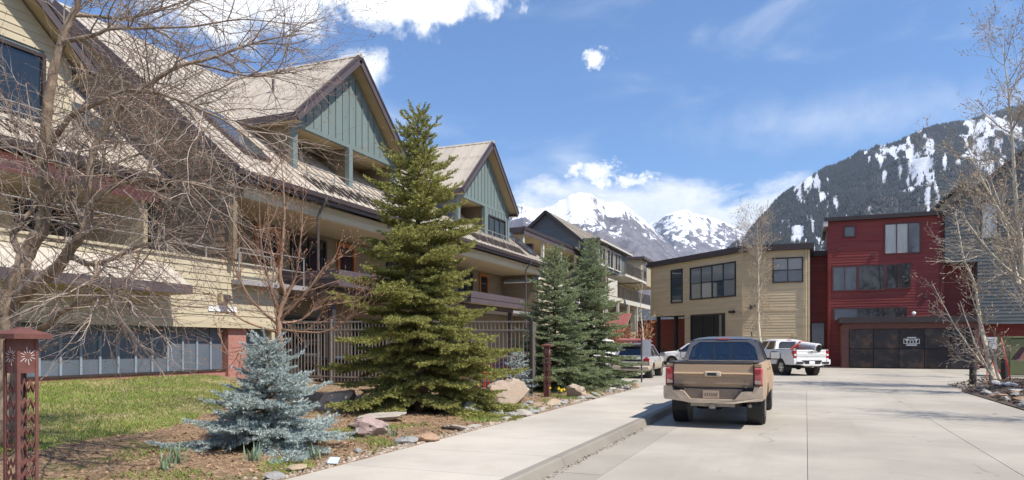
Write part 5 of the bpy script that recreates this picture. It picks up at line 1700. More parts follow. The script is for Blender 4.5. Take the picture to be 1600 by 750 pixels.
# load in the bed
ld = MB(); ld.lathe([(.03, -.75), (.20, -.75), (.24, -.72), (.24, .72), (.20, .75), (.03, .75)], 18, (0, 0, 0), 'y')
lo = ld.build('rolled_mat', pmat('white_wrap', (.70, .69, .68), .5, .12, 4, .2, 12), None, True, 35)
for r_ in (.19, .12):
    q = MB().lathe([(r_, -.757), (r_ + .018, -.757), (r_ + .018, -.752), (r_, -.752)], 18, (0, 0, 0), 'y').build('roll_edge', PLAS, lo)
lo.location = mw @ Vector((.22, .72, 1.52)); lo.rotation_euler = (R(6), 0, R(31 + 14))
tag(lo, 'white rolled bundle lying in the bed of the white pickup', 'bundle')
ORP = pmat('orange_red_paint', (.62, .07, .025), .45, .1, 5)
og = MB(); og.beam((-.35, 0, 0), (.30, .2, .42), .10, .07); og.beam((-.3, .1, 0), (.1, -.15, .30), .08, .06); og.bev(.22, .44, .1, .3, .34, .50, .03); og.box(-.5, -.1, -.2, .2, -.3, .05)
oo = og.build('folded_tool', ORP, None); oo.location = mw @ Vector((-.30, 1.0, 1.32)); oo.rotation_euler = (0, 0, R(20))
tag(oo, 'orange-red folded tool poking out of the white pickup bed', 'tool')

SUVP = paint('silver_paint_dusty', (.36, .36, .345), (.40, .325, .24), .55, .95, .3, .9)
SUVC = paint('silver_cab_paint', (.24, .23, .30), DUST, .3, .6, .3, .5)
sdict = dict(kind='suv', L=4.6, W=.93, belt=1.03, yr=.98, yf=3.68, R=.35, tw=.24, sill=.42, cab0=.16, ws=3.45, roof=1.72, roof0=.62, roof1=2.6,
             rooftop_w=.62, rear_in=(.10, .10, .12, .14), bpil=[.24, .60], cpil=.16, paint=SUVP, cab_paint=SUVC, glass=DARKGL, side_glass=DARKGL, lens=REDL, rim=ALLOYD, doors=[1.3, 2.3, 3.2],
             handles=[1.5, 2.5], seat_y=2.3, tailgate=[(.06, .55), (.02, .62), (.0, .78), (.04, .9), (.10, 1.03)], lamp0=.80, lamp1=.98, bump_top=.62, bump_bot=.36, plate=pmat('dusty_plate2', (.30, .25, .2), .6))
sv = vehicle('suv', 'dusty silver estate car with roof bars parked beyond the spruces', 'car', sdict)
m = MB(); m.bev(-.75, .55, .75, .95, 1.84, 1.93, .03); m.tube([(-.7, .85, 1.80), (.7, .85, 1.80)], .02, 6); m.tube([(-.7, 2.1, 1.80), (.7, 2.1, 1.80)], .02, 6); m.build('roof_bar', pmat('faded_red', (.55, .20, .20), .5), sv)
sv.location = (-7.85, 34.2, 0); sv.rotation_euler = (0, 0, R(1))
d2 = dict(sdict); d2.update(paint=WHP, cab_paint=WHP, R=.38, belt=1.10, roof=1.80)
s2 = vehicle('suv', 'white car half hidden behind the tan pickup truck', 'car', d2)
s2.location = (-5.2, 52.6, 0); s2.rotation_euler = (0, 0, R(78))
d3 = dict(sdict); d3.update(paint=pmat('plain_white_paint', (.7, .7, .68), .3, .03), cab_paint=pmat('plain_white_paint', (.7, .7, .68)), roof=1.98, belt=1.15)
s3 = vehicle('suv', 'white van top showing between the spruces and the estate car', 'van', d3)
s3.location = (-11.8, 41.0, 0); s3.rotation_euler = (0, 0, R(-2))


# ================================================================== STREET FURNITURE
def lantern(label, loc):
    t = thing('lantern_post', label, 'lantern post', loc, 'rust-red cut-steel lantern posts', local=True)
    w = .078; H = 1.58
    for sx in (-1, 1):
        for sy in (-1, 1):
            m = MB(); x0, x1 = sorted((sx * w, sx * (w - .024))); y0_, y1_ = sorted((sy * w, sy * (w - .006))); m.box(x0, x1, y0_, y1_, .0, H - .1)
            x0, x1 = sorted((sx * w, sx * (w - .006))); y0_, y1_ = sorted((sy * (w - .0062), sy * (w - .024))); m.box(x0, x1, y0_, y1_, .0, H - .1)
            m.build('corner_angle', RUST, t)
    m = MB(); m.box(-w + .007, w - .007, -w + .007, w - .007, -.1, .36); m.build('base_box', RUST, t)
    hb_ = MB(); hb_.box(-w + .0065, w - .0065, -w + .0065, w - .0065, H - .34, H - .09); hb_ = hb_.build('head_box', RUST, t)
    c = .142
    m = MB(); m.add([(-c, -c, H - .09), (c, -c, H - .09), (c, c, H - .09), (-c, c, H - .09), (-c, -c, H - .055), (c, -c, H - .055), (c, c, H - .055), (-c, c, H - .055), (0, 0, H)],
                    ((3, 2, 1, 0), (0, 1, 5, 4), (1, 2, 6, 5), (2, 3, 7, 6), (3, 0, 4, 7), (4, 5, 8), (5, 6, 8), (6, 7, 8), (7, 4, 8)))
    m.build('cap', RUST, t)
    m = MB(); m.tube([(0, 0, .36), (0, 0, H - .34)], .012, 6); m.build('conduit', PIPE, t)
    LITM = pmat('cut_out', (.55, .50, .46), .6, .05, 5)
    rs = random.Random(5)
    for fx in range(4):
        M4 = Matrix.Rotation(fx * math.pi / 2, 4, 'Z')
        # sun-ray cut-out on the head
        m = MB()
        for k in range(12):
            a = 2 * math.pi * k / 12 + .13
            p0 = Vector((.025 * math.cos(a), -w + .0045, H - .215 + .025 * math.sin(a))); r1 = .068 if k % 2 else .048
            p1 = Vector((r1 * math.cos(a), -w + .0045, H - .215 + r1 * math.sin(a)))
            m.beam(M4 @ p0, M4 @ p1, .004, .003, M4.to_3x3() @ Vector((0, -1, 0)))
        m.build('sun_cut', LITM, hb_)
        # rows of cut mountain silhouettes in the open shaft
        m = MB(); z = .36
        while z < H - .45:
            step = rs.uniform(.085, .125)
            pts = []; x = -w + .02; up = True
            top = []
            while x < w - .02:
                top.append((x, z + (rs.uniform(.05, .085) if up else rs.uniform(.012, .03)))); x += rs.uniform(.016, .03); up = not up
            top.append((w - .022, z + .02))
            th = rs.uniform(.012, .03)
            for (xa, za), (xb, zb2) in zip(top[:-1], top[1:]):
                m.prism([M4 @ Vector((xa, -w + .012, za)), M4 @ Vector((xb, -w + .012, zb2)), M4 @ Vector((xb, -w + .012, zb2 - th - rs.uniform(0, .03))), M4 @ Vector((xa, -w + .012, za - th))], M4.to_3x3() @ Vector((0, .003, 0)))
            z += step
        m.build('mountain_cut_panel', RUST, t)
    return t


lantern('rust-red lantern post with mountain cut-outs, nearest at the left edge', (-5.33, 3.5, .20))
lantern('rust-red lantern post before the green-blue spruces by the pavement', (-6.85, 19.35, .10))

# fence of steel pickets: across the garden, then along behind the spruces
def fence(label, a, b, z0a, z0b, h, cat='fence'):
    t = thing('picket_fence', label, cat, (a[0], a[1], z0a))
    A_, B_ = Vector((a[0], a[1], 0)), Vector((b[0], b[1], 0)); d = (B_ - A_); L_ = d.length; d.normalize()
    zz = lambda s: z0a + (z0b - z0a) * s / L_
    for f in (.10, .86, .985):
        q = MB(); q.beam((A_.x, A_.y, z0a + h * f), (B_.x, B_.y, z0b + h * f), .035, .045); q.build('rail', FENCE, t)
    n = int(L_ / .125); base = None
    for i in range(n + 1):
        s = L_ * i / n; p = A_ + d * s
        if base is None:
            q = MB(); q.box(a[0] - .011, a[0] + .011, a[1] - .011, a[1] + .011, z0a + .05, z0a + h); base = q.build('picket', FENCE, t)
            c = base
        else:
            c = base.copy(); COL.objects.link(c)
        c.location = (p.x - a[0], p.y - a[1], zz(s) - z0a)
    k = max(1, round(L_ / 2.6))
    for i in range(k + 1):
        s = L_ * i / k; p = A_ + d * s
        q = MB(); q.bev(p.x - .04, p.x + .04, p.y - .04, p.y + .04, zz(s) - .2, zz(s) + h + .06, .008); q.build('fence_post', TRIM2 if i % 2 == 0 else FENCE, t)
    return t


fence('brown steel picket fence crossing the garden behind the big spruce', (-7.5, 19.8), (-16.6, 19.25), .33, .42, 2.02)
fence('brown steel picket fence running behind the pair of spruces', (-7.55, 19.9), (-9.4, 27.2), .33, .25, 2.02)

# terrace furniture behind the fence
bb = thing('brick_planter', 'low pink brick planter wall behind the picket fence', 'planter', (-10, 22.5, .3))
bx(bb, 'wall', BRICKP, -13.5, -8.6, 22.4, 22.7, .2, 1.15)
bx(bb, 'coping', pmat('stone_cap', (.45, .38, .33), .8, .1), -13.55, -8.55, 22.36, 22.74, 1.15, 1.21)
ht = thing('hot_tub', 'dark clad hot tub on the terrace behind the fence', 'hot tub', (-14.2, 21.2, .3))
bx(ht, 'side_panel', TRIM2, -15.6, -13.0, 20.4, 22.2, .3, 1.1, b=.05)
bx(ht, 'cover', pmat('tub_cover', (.05, .08, .12), .7, .15), -15.65, -12.95, 20.35, 22.25, 1.105, 1.22, b=.04)
BLU = pmat('blue_plastic', (.03, .07, .26), .4, .1)
hs_ = MB()
pts = []
for i in range(40):
    a = i / 39 * math.pi * 4; pts.append((-8.75 + .33 * math.cos(a), 20.75 + .12 * i / 39, .75 + .33 * math.sin(a)))
hs_.tube(pts, .028, 6); ho = hs_.build('garden_hose', BLU, None, True); tag(ho, 'blue coiled garden hose behind the picket fence', 'hose')
ch_ = thing('small_chair', 'small orange and yellow seat behind the picket fence', 'chair', (-9.6, 20.9, .35))
bx(ch_, 'seat', ORP, -9.72, -9.42, 20.75, 21.1, .62, .68, b=.02)
bx(ch_, 'backrest', pmat('yellow_plastic', (.65, .42, .03), .4), -9.72, -9.42, 21.05, 21.11, .72, .98, b=.02)
for x in (-9.71, -9.48):
    for y in (20.72, 21.06):
        bx(ch_, 'leg', ORP, x, x + .04, y + .04, y + .08, .3, .615)

# sign by the pavement end
sg = thing('sign_post', 'grey metal sign post with its plate turned away, before the estate car', 'sign', (-6.62, 31.0, 0))
bx(sg, 'post', PIPE, -6.65, -6.59, 30.97, 31.03, 0, 1.95)
bx(sg, 'plate', pmat('sign_back', (.50, .52, .55), .4, .06, 4, metal=.3), -6.60, -6.22, 31.035, 31.045, 1.15, 1.85)


def bollard(label, loc, h=1.02, r=.11, group=None, cap=False):
    prof = [(r, 0), (r, h - .04), (r * .9, h - .01), (r * .6, h)] if not cap else [(r * 1.15, 0), (r * 1.15, .08), (r, .12), (r, h * .72), (r * 1.2, h * .74), (r * 1.2, h * .8), (r * .95, h * .82), (r, h * .93), (r * .6, h), (r * .2, h)]
    m = MB(); m.lathe(prof, 18, (0, 0, 0)); o = m.build('bollard', BOLM, None, True, 40); o.location = loc
    tag(o, label, 'bollard', group)
    q = MB(); q.lathe([(r * 1.003, h * .84), (r * 1.02, h * .85), (r * 1.02, h * .89), (r * 1.003, h * .9)], 18, (0, 0, 0)); q.build('band', PIPE, o)


BOLM = pmat('bollard_steel', (.030, .022, .021), .6, .25, 6, .1, 30)
bollard('dark steel bollard standing at the tip of the mulch bed', (6.32, 34.3, 0), 1.05, .13)
bollard('dark steel bollard standing behind the red hydrant', (7.85, 36.3, .0), 1.05, .14)
bollard('dark ornamental bollard before the underpass of the tan building', (-11.0, 60.2, 0), 1.3, .17, cap=True)

# hydrant with marker stakes
RED = pmat('hydrant_red', (.50, .025, .015), .4, .12, 6, spec=.6)
hy = thing('fire_hydrant', 'red fire hydrant in the mulch bed between the bollards', 'hydrant', (7.3, 35.6, .08))
X, Y, Z = 7.3, 35.6, .08
m = MB(); m.lathe([(.17, 0), (.17, .05), (.12, .07), (.11, .5), (.15, .52), (.15, .57), (.13, .62), (.09, .72), (.05, .78), (.05, .84), (.03, .85)], 16, (X, Y, Z)); m.build('barrel', RED, hy, True, 40)
for ax, s in (('x', 1), ('x', -1), ('y', -1)):
    m = MB(); pr = [(.055, .08 * s), (.055, .17 * s), (.075, .175 * s), (.075, .23 * s), (.03, .24 * s)]; m.lathe(pr, 10, (X, Y, Z + .44), ax); m.build('outlet', RED, hy, True, 40)
for x in (-.28, .02):
    st = MB(); st.box(X + x - .02, X + x + .02, Y - .27, Y - .23, Z - .1, 1.18); st.build('stake', pmat('orange_stake', (.68, .16, .05), .5), hy)
mk = MB(); mk.tube([(7.62, 34.2, .1), (7.30, 34.35, 1.92)], .028, 8); mo = mk.build('marker_pole', RED, None, True)
tag(mo, 'tall red marker pole leaning beside the hydrant', 'pole')
sb = thing('notice_board', 'small white notice on a post behind the hydrant', 'sign', (7.5, 37.2, 0))
bx(sb, 'post', PIPE, 7.46, 7.54, 37.2, 37.26, 0, 1.95)
bx(sb, 'plate', WHITE, 7.27, 7.75, 37.17, 37.195, 1.45, 1.97)
for i in range(4):
    bx(sb, 'print_line', PIPE, 7.33, 7.69 - .08 * (i % 2), 37.163, 37.169, 1.86 - .09 * i, 1.875 - .09 * i)

# green utility cabinets
GRN = pmat('utility_green', (.145, .165, .075), .55, .1, 3)
uc = thing('utility_cabinet', 'olive green utility cabinet with warning stickers at right edge', 'cabinet', (10, 43.5, 0))
for i, (x0, x1) in enumerate(((9.5, 10.9), (10.93, 12.3), (12.33, 13.7))):
    q = bx(uc, 'door', GRN, x0, x1, 42.9, 43.0, .12, 1.93, b=.02)
    bx(q, 'sticker', WHITE, x0 + .45, x0 + .85, 42.885, 42.897, 1.25, 1.45)
    bx(q, 'sticker', WHITE if i != 1 else pmat('sticker_yellow', (.7, .6, .05), .5), x0 + .9, x0 + 1.25, 42.885, 42.897, 1.5, 1.8)
bx(uc, 'body', GRN, 9.45, 13.75, 43.0, 45.2, .1, 1.98, b=.02)
bx(uc, 'lid', pmat('utility_green_top', (.20, .22, .11), .5), 9.4, 13.8, 42.85, 45.25, 1.98, 2.06)
bx(uc, 'plinth', CONC, 9.3, 13.9, 42.7, 45.4, 0, .1)

# metal hopper on brick feet
hp = thing('metal_hopper', 'rusty metal hopper on brick pier at the right edge', 'hopper', (9.3, 37.0, 0))
m = MB()
m.add([(8.35, 36.4, .98), (10.2, 36.4, .98), (10.2, 37.6, .98), (8.35, 37.6, .98), (8.75, 36.7, 1.55), (10.2, 36.7, 1.55), (10.2, 37.6, 1.55), (8.75, 37.6, 1.55)],
      ((3, 2, 1, 0), (0, 1, 5, 4), (1, 2, 6, 5), (2, 3, 7, 6), (3, 0, 4, 7), (4, 5, 6, 7)))
m.build('hopper', RUST, hp)
m = MB(); m.box(8.3, 10.25, 36.32, 36.39, .93, 1.02); m.build('rim', pmat('worn_lip', (.30, .22, .17), .7), hp)
bx(hp, 'pier', BRICK, 8.85, 10.1, 36.6, 37.5, 0, .95)
# olive dumpster lid bits behind: a low snow pile along the bed


# ================================================================== PLANTS
def unit(a):
    return a / np.maximum(np.linalg.norm(a, axis=-1, keepdims=True), 1e-9)


def spruce(label, loc, H, Rb, seed, mat, nb, sl=.13, K=24, nlen=.05, nw=.010, droop=.25, base=.04, top_up=.7, cat='spruce', group=None, tspread=.8, sp=.075, lean=(0, 0), wob=.15):
    """trunk, boughs, side shoots and needles; every needle is its own blade"""
    rs = np.random.RandomState(seed)
    t = thing('spruce_tree', label, cat, loc, group, local=True)
    m = MB(); m.tube([(lean[0] * f * f, lean[1] * f * f, H * f - (.15 if f == 0 else 0)) for f in (0, .2, .5, .8, 1)], [H * .020, H * .017, H * .011, H * .005, .006], 9)
    m.build('trunk', SPTRUNK, t, True)
    limbs = MB(); P, D = [], []

    def shoots(p0, d0, ln, sag):
        n = max(1, int(round(ln / sl))); p = p0.copy(); d = d0.copy()
        for _ in range(n):
            P.append(p.copy()); D.append(d.copy()); p = p + d * sl
            d = unit(d + rs.normal(0, .10, 3) + np.array([0, 0, sag]))
        return p
    ga = 2.399963
    for i in range(nb):
        f = base + (1 - base) * (i + rs.rand() * .8) / nb; f = min(f, .985)
        z0 = H * f; az = i * ga + rs.normal(0, .25)
        Ln = (Rb * (1 - f) ** tspread * rs.uniform(1 - wob * 1.6, 1 + wob) + .07)
        el = -.12 + (top_up + .12) * f ** 1.6 + rs.normal(0, .06)
        hd = np.array([math.cos(az), math.sin(az), 0.0])
        n = max(3, int(Ln / .09)); pts = []
        for k in range(n + 1):
            s = k / n
            pts.append(np.array([lean[0] * f * f, lean[1] * f * f, z0]) + hd * Ln * s + np.array([0, 0, Ln * (math.tan(el) * s - droop * (1 - f) * s * s * 1.0 + .20 * (1 - f) * s ** 4)]))
        limbs.tube([tuple(q) for q in pts], [.016 * (1 - .8 * k / n) * (.4 + Ln) for k in range(n + 1)], 4, False)
        side = np.array([-hd[1], hd[0], 0.0])
        pos = .12 * Ln if Ln > .5 else .05
        kk = 0
        while pos < Ln:
            s = pos / Ln; a = s * n; k = min(int(a), n - 1); p = pts[k] + (pts[k + 1] - pts[k]) * (a - k)
            tg = unit(pts[k + 1] - pts[k])
            sg = 1 if kk % 2 else -1
            bl = (.40 * Ln * (1 - s) ** .75 * min(1, .35 + s * 2.5) + .07) * rs.uniform(.7, 1.2)
            d = unit(tg * .75 + side * sg * .85 + np.array([0, 0, rs.normal(-.02, .12)]))
            # side branchlet with its own shoots
            q = p.copy(); dd = d.copy(); l = 0.0
            j = 0
            while l < bl:
                P.append(q.copy()); D.append(dd.copy())
                if l > .08 and l < bl - .04 or (j == 0 and bl > .3):
                    for s2 in (-1, 1):
                        d2 = unit(dd * .8 + np.cross(dd, [0, 0, 1]) * s2 * .75 + np.array([0, 0, rs.normal(.02, .15)]))
                        P.append(q + dd * sl * rs.rand() * .5); D.append(d2)
                q = q + dd * sl * .85; l += sl * .85; j += 1
                dd = unit(dd + rs.normal(0, .08, 3) + tg * .10 + np.array([0, 0, -.035 * (1 - f)]))
            kk += 1; pos += sp * (.7 + .6 * rs.rand())
        shoots(pts[-2], unit(pts[-1] - pts[-2]), .22, .03)
    shoots(np.array([lean[0], lean[1], H * .95]), np.array([0, 0, 1.0]), H * .06 + .05, 0)
    o = limbs.build('boughs', SPTRUNK, t); o['kind'] = 'stuff'
    P = np.array(P); D = np.array(D); n = len(P)
    Up = rs.normal(0, 1, (n, 3)); U = unit(Up - D * (Up * D).sum(1, keepdims=True)); Vv = np.cross(D, U)
    tt = (np.arange(K) + rs.rand(n, K)) / K
    an = rs.rand(n, K) * 2 * math.pi
    rad = U[:, None] * np.cos(an)[..., None] + Vv[:, None] * np.sin(an)[..., None]
    rad[..., 2] += .25; rad = unit(rad)
    taper = 1 - .45 * tt ** 3
    nd = unit(D[:, None] * .62 + rad * .78)
    bp = P[:, None] + D[:, None] * (tt * sl)[..., None]
    sd = unit(np.cross(nd, rs.normal(0, 1, (n, K, 3))))
    ln = nlen * (.75 + .5 * rs.rand(n, K)) * taper
    A_ = bp + sd * nw * .5; B_ = bp - sd * nw * .5; C_ = bp + nd * ln[..., None]
    V = np.stack([A_, B_, C_], 2).reshape(-1, 3)
    F = np.arange(len(V)).reshape(-1, 3)
    o = npmesh('crown', V, F, mat, t)
    return t


SPG = pmat('spruce_green', (.315, .315, .10), .7, .22, 1.2, island=.42, transl=.2, spec=.25)
SPB = pmat('spruce_blue', (.42, .485, .465), .7, .12, 1.2, island=.28, transl=.12, spec=.25)
SPD = pmat('spruce_bluegreen', (.27, .315, .17), .7, .15, 1.2, island=.3, transl=.12, spec=.25)
spruce('tall yellow-green spruce tree between the house and the pavement', (-7.55, 13.2, .25), 6.25, 1.98, 4, SPG, 200, K=28, nlen=.062, nw=.017, droop=.26, top_up=.95, tspread=.84, sp=.080, wob=.32)
spruce('short wide blue spruce on the lawn edge', (-7.08, 8.1, .20), 1.46, 1.26, 12, SPB, 95, sl=.08, K=28, nlen=.042, nw=.011, droop=.16, base=.05, top_up=.75, tspread=1.1, sp=.05, wob=.36)
spruce('blue-green spruce standing nearer the lantern post, left of the pair', (-7.5, 21.9, .15), 4.55, 1.55, 14, SPD, 145, K=25, nlen=.062, nw=.016, droop=.22, tspread=.72, sp=.09, wob=.24)
spruce('blue-green spruce at right of the pair beside the pavement', (-7.0, 24.4, .15), 5.10, 1.65, 21, SPD, 145, K=25, nlen=.062, nw=.016, droop=.22, tspread=.72, sp=.09, wob=.24)
spruce('small blue spruce sapling by the fence left of the lantern post', (-7.75, 19.3, .2), 1.15, .55, 31, SPB, 40, sl=.09, K=18, nlen=.05, nw=.012, base=.06, sp=.08)


# ---- leafless trees
def child(p, d, ln, r, seg, rs, up, wig, taper=.25):
    pts = [Vector(p)]; d = Vector(d).normalized(); st = ln / seg
    for k in range(seg):
        d = (d + Vector((rs.gauss(0, wig), rs.gauss(0, wig), rs.gauss(0, wig) + up))).normalized()
        pts.append(pts[-1] + d * st)
    return pts, [r * (1 - (1 - taper) * k / seg) for k in range(seg + 1)]


def along(pts, t):
    a = t * (len(pts) - 1); k = min(int(a), len(pts) - 2); f = a - k
    return pts[k].lerp(pts[k + 1], f), (pts[k + 1] - pts[k]).normalized()


def veer(d, ang, rs):
    o = d.orthogonal().normalized(); o.rotate(Matrix.Rotation(rs.uniform(0, 2 * math.pi), 3, d) if False else Matrix.Rotation(rs.uniform(0, 6.283), 3, d))
    return (d * math.cos(ang) + o * math.sin(ang)).normalized()


def bare_tree(label, cat, loc, limbs, levels, seed, bark, twig, buds=None, group=None, bias=None, name='bare_tree', budsize=.012):
    """limbs: list of (points, radii) in world space; levels: list of dicts n, t0, len, r, ang, up, wig, seg, sides"""
    rs = random.Random(seed)
    t = thing(name, label, cat, loc, group)
    m = MB()
    paths = []
    for pts, rad in limbs:
        pts = [Vector(p) for p in pts]
        # smooth the limb
        fine, fr = [], []
        for k in range(len(pts) - 1):
            p0 = pts[max(k - 1, 0)]; p1 = pts[k]; p2 = pts[k + 1]; p3 = pts[min(k + 2, len(pts) - 1)]
            for q in range(4):
                u = q / 4
                v = .5 * ((2 * p1) + (p2 - p0) * u + (2 * p0 - 5 * p1 + 4 * p2 - p3) * u * u + (3 * p1 - p0 - 3 * p2 + p3) * u ** 3)
                fine.append(v + Vector((rs.gauss(0, 1), rs.gauss(0, 1), rs.gauss(0, 1))) * rad[k] * .12); fr.append(rad[k] + (rad[k + 1] - rad[k]) * u)
        fine.append(pts[-1]); fr.append(rad[-1])
        m.tube(fine, fr, 10 if max(rad) > .05 else 7)
        paths.append((fine, fr))
    m.build('trunk', bark, t, True)
    br_, bd = MB(), MB()
    cur = paths
    for li, lv in enumerate(levels):
        nxt = []
        for pts, rad in cur:
            L_ = sum((b - a).length for a, b in zip(pts[:-1], pts[1:]))
            n = lv['n'] * L_ if lv.get('per_m', True) else lv['n']
            n = int(n) + (1 if rs.random() < n - int(n) else 0)
            for _ in range(n):
                tq = lv['t0'] + (1 - lv['t0']) * rs.random()
                p, d = along(pts, tq)
                dd = veer(d, R(lv['ang']) * rs.uniform(.6, 1.3), rs)
                if bias is not None and li == 0:
                    dd = (dd + Vector(bias) * rs.uniform(.3, 1.0)).normalized()
                k = min(int(tq * (len(rad) - 1)), len(rad) - 1)
                r0 = min(lv['r'] * rs.uniform(.7, 1.2), rad[k] * .8)
                ln = lv['len'] * rs.uniform(.5, 1.25) * (1 - .35 * tq)
                q = child(p, dd, ln, r0, lv['seg'], rs, lv['up'], lv['wig'])
                br_.tube(q[0], q[1], lv['sides'], False)
                nxt.append(q)
                if buds and lv.get('buds'):
                    for kb in range(lv['buds']):
                        c, cd = along(q[0], rs.uniform(.3, 1.0) if kb else .99)
                        e = budsize * rs.uniform(.7, 1.5); s1 = cd.orthogonal().normalized() * e * .45; s2 = cd.cross(s1).normalized() * e * .45
                        c = c + s1 * rs.uniform(-.5, .5)
                        bd.add([c - cd * e * .3, c + s1, c + s2, c - s1, c - s2, c + cd * e * 1.6], ((0, 2, 1), (0, 3, 2), (0, 4, 3), (0, 1, 4), (5, 1, 2), (5, 2, 3), (5, 3, 4), (5, 4, 1)))
        cur = nxt
    o = br_.build('crown', twig, t, True)
    if buds and bd.v:
        o = bd.build('buds', buds, t); o['kind'] = 'stuff'
    return t


def T(*pr):
    return [p for p, _ in pr], [r for _, r in pr]


# the big crab-apple at the left, its limbs one by one
crab = [
    T(((-9.33, 5.90, 0.35), .17), ((-9.30, 5.91, 1.23), .15), ((-9.27, 5.92, 1.88), .14), ((-9.21, 5.95, 2.26), .13)),
    T(((-9.24, 5.94, 2.20), .11), ((-9.14, 5.98, 2.56), .10), ((-9.11, 6.10, 2.87), .095), ((-8.99, 6.15, 3.08), .085), ((-8.95, 6.17, 3.32), .075), ((-8.86, 6.09, 3.68), .068), ((-8.74, 6.03, 4.10), .064), ((-8.60, 5.98, 4.62), .06), ((-8.52, 6.02, 5.11), .054), ((-8.39, 6.07, 5.56), .045), ((-8.27, 6.12, 5.85), .036), ((-8.17, 6.16, 6.35), .025), ((-8.05, 6.32, 6.96), .012)),
    T(((-9.20, 5.96, 2.20), .10), ((-8.78, 5.91, 2.37), .085), ((-8.46, 5.93, 2.52), .075), ((-8.19, 5.94, 2.76), .065), ((-7.93, 5.93, 2.96), .055), ((-7.86, 5.96, 3.19), .048), ((-7.78, 5.89, 3.51), .042), ((-7.73, 5.91, 3.92), .038), ((-7.59, 5.97, 4.20), .036), ((-7.42, 6.04, 4.46), .034), ((-7.20, 6.13, 4.64), .03), ((-6.83, 6.28, 4.90), .024), ((-6.53, 6.51, 5.04), .018), ((-6.03, 6.71, 5.23), .012), ((-5.61, 7.00, 5.38), .007)),
    T(((-8.73, 6.04, 3.94), .04), ((-8.37, 5.97, 4.26), .036), ((-8.09, 5.98, 4.43), .03), ((-7.73, 6.01, 4.53), .024), ((-7.35, 6.06, 4.63), .016), ((-6.92, 6.13, 4.53), .008)),
    T(((-8.44, 6.05, 5.36), .032), ((-8.15, 6.06, 5.36), .028), ((-7.97, 6.13, 5.41), .024), ((-7.79, 6.21, 5.48), .02), ((-7.40, 6.37, 5.49), .016), ((-6.97, 6.65, 5.55), .012), ((-6.39, 6.89, 5.64), .008), ((-5.74, 7.16, 5.56), .005)),
    T(((-8.34, 6.09, 5.69), .026), ((-8.16, 6.27, 5.72), .022), ((-7.88, 6.50, 5.75), .018), ((-7.51, 6.75, 5.92), .014), ((-6.99, 7.08, 6.23), .008)),
    T(((-8.16, 5.95, 2.71), .04), ((-7.80, 5.88, 2.60), .034), ((-7.54, 5.88, 2.60), .028), ((-7.26, 5.89, 2.67), .02), ((-6.89, 5.93, 2.79), .012), ((-6.47, 5.99, 2.74), .006)),
    T(((-7.61, 5.85, 2.61), .026), ((-7.42, 5.71, 2.43), .024), ((-7.48, 5.58, 2.28), .02), ((-7.56, 5.54, 2.10), .016)),
    T(((-9.21, 5.95, 1.79), .05), ((-8.38, 5.75, 1.85), .036), ((-7.85, 5.64, 2.04), .03), ((-7.45, 5.59, 2.12), .024), ((-7.14, 5.61, 2.19), .017), ((-6.89, 5.61, 2.22), .012), ((-6.52, 5.65, 2.06), .008), ((-6.25, 5.76, 2.00), .004)),
    T(((-9.06, 6.01, 2.68), .05), ((-9.42, 6.08, 2.99), .04), ((-9.45, 6.18, 3.21), .034), ((-9.35, 6.32, 3.48), .028), ((-9.49, 6.48, 3.95), .02), ((-9.79, 6.58, 4.61), .012), ((-10.07, 6.68, 5.29), .006)),
    T(((-7.89, 5.95, 3.08), .034), ((-8.30, 6.11, 3.36), .03), ((-8.53, 6.23, 3.72), .026), ((-8.60, 6.42, 4.18), .02), ((-8.46, 6.69, 4.57), .014), ((-8.08, 7.06, 4.98), .008)),
    T(((-7.86, 5.96, 3.23), .032), ((-7.50, 5.89, 3.41), .028), ((-7.09, 5.85, 3.48), .022), ((-6.59, 5.84, 3.47), .016), ((-6.12, 5.92, 3.38), .011), ((-5.66, 6.00, 3.22), .006)),
    T(((-7.20, 6.13, 4.64), .022), ((-6.76, 6.09, 4.49), .019), ((-6.35, 6.15, 4.31), .015), ((-5.94, 6.21, 4.10), .011), ((-5.61, 6.34, 3.81), .007)),
    T(((-8.95, 6.17, 3.34), .04), ((-9.00, 6.47, 3.65), .03), ((-8.89, 6.84, 3.97), .022), ((-8.59, 7.29, 4.31), .015), ((-8.08, 7.71, 4.46), .008)),
    T(((-6.74, 6.42, 4.99), .016), ((-6.24, 6.41, 4.82), .013), ((-5.82, 6.47, 4.71), .01), ((-5.42, 6.53, 4.75), .006)),
]
bare_tree('big leafless crab-apple tree with a tangle of twigs at the left', 'tree', (-9.33, 5.90, 0.35), crab,
          [dict(n=6.4, t0=.18, len=1.55, r=.0105, ang=58, up=-.012, wig=.14, seg=9, sides=5),
           dict(n=8.0, t0=.10, len=.85, r=.0062, ang=45, up=-.005, wig=.16, seg=7, sides=3, buds=1),
           dict(n=3.4, t0=.2, len=.34, r=.0045, ang=42, up=.02, wig=.16, seg=4, sides=3, buds=2)], 3, BARK, TWIG, BUD, bias=(.35, .25, -.05), budsize=.010)

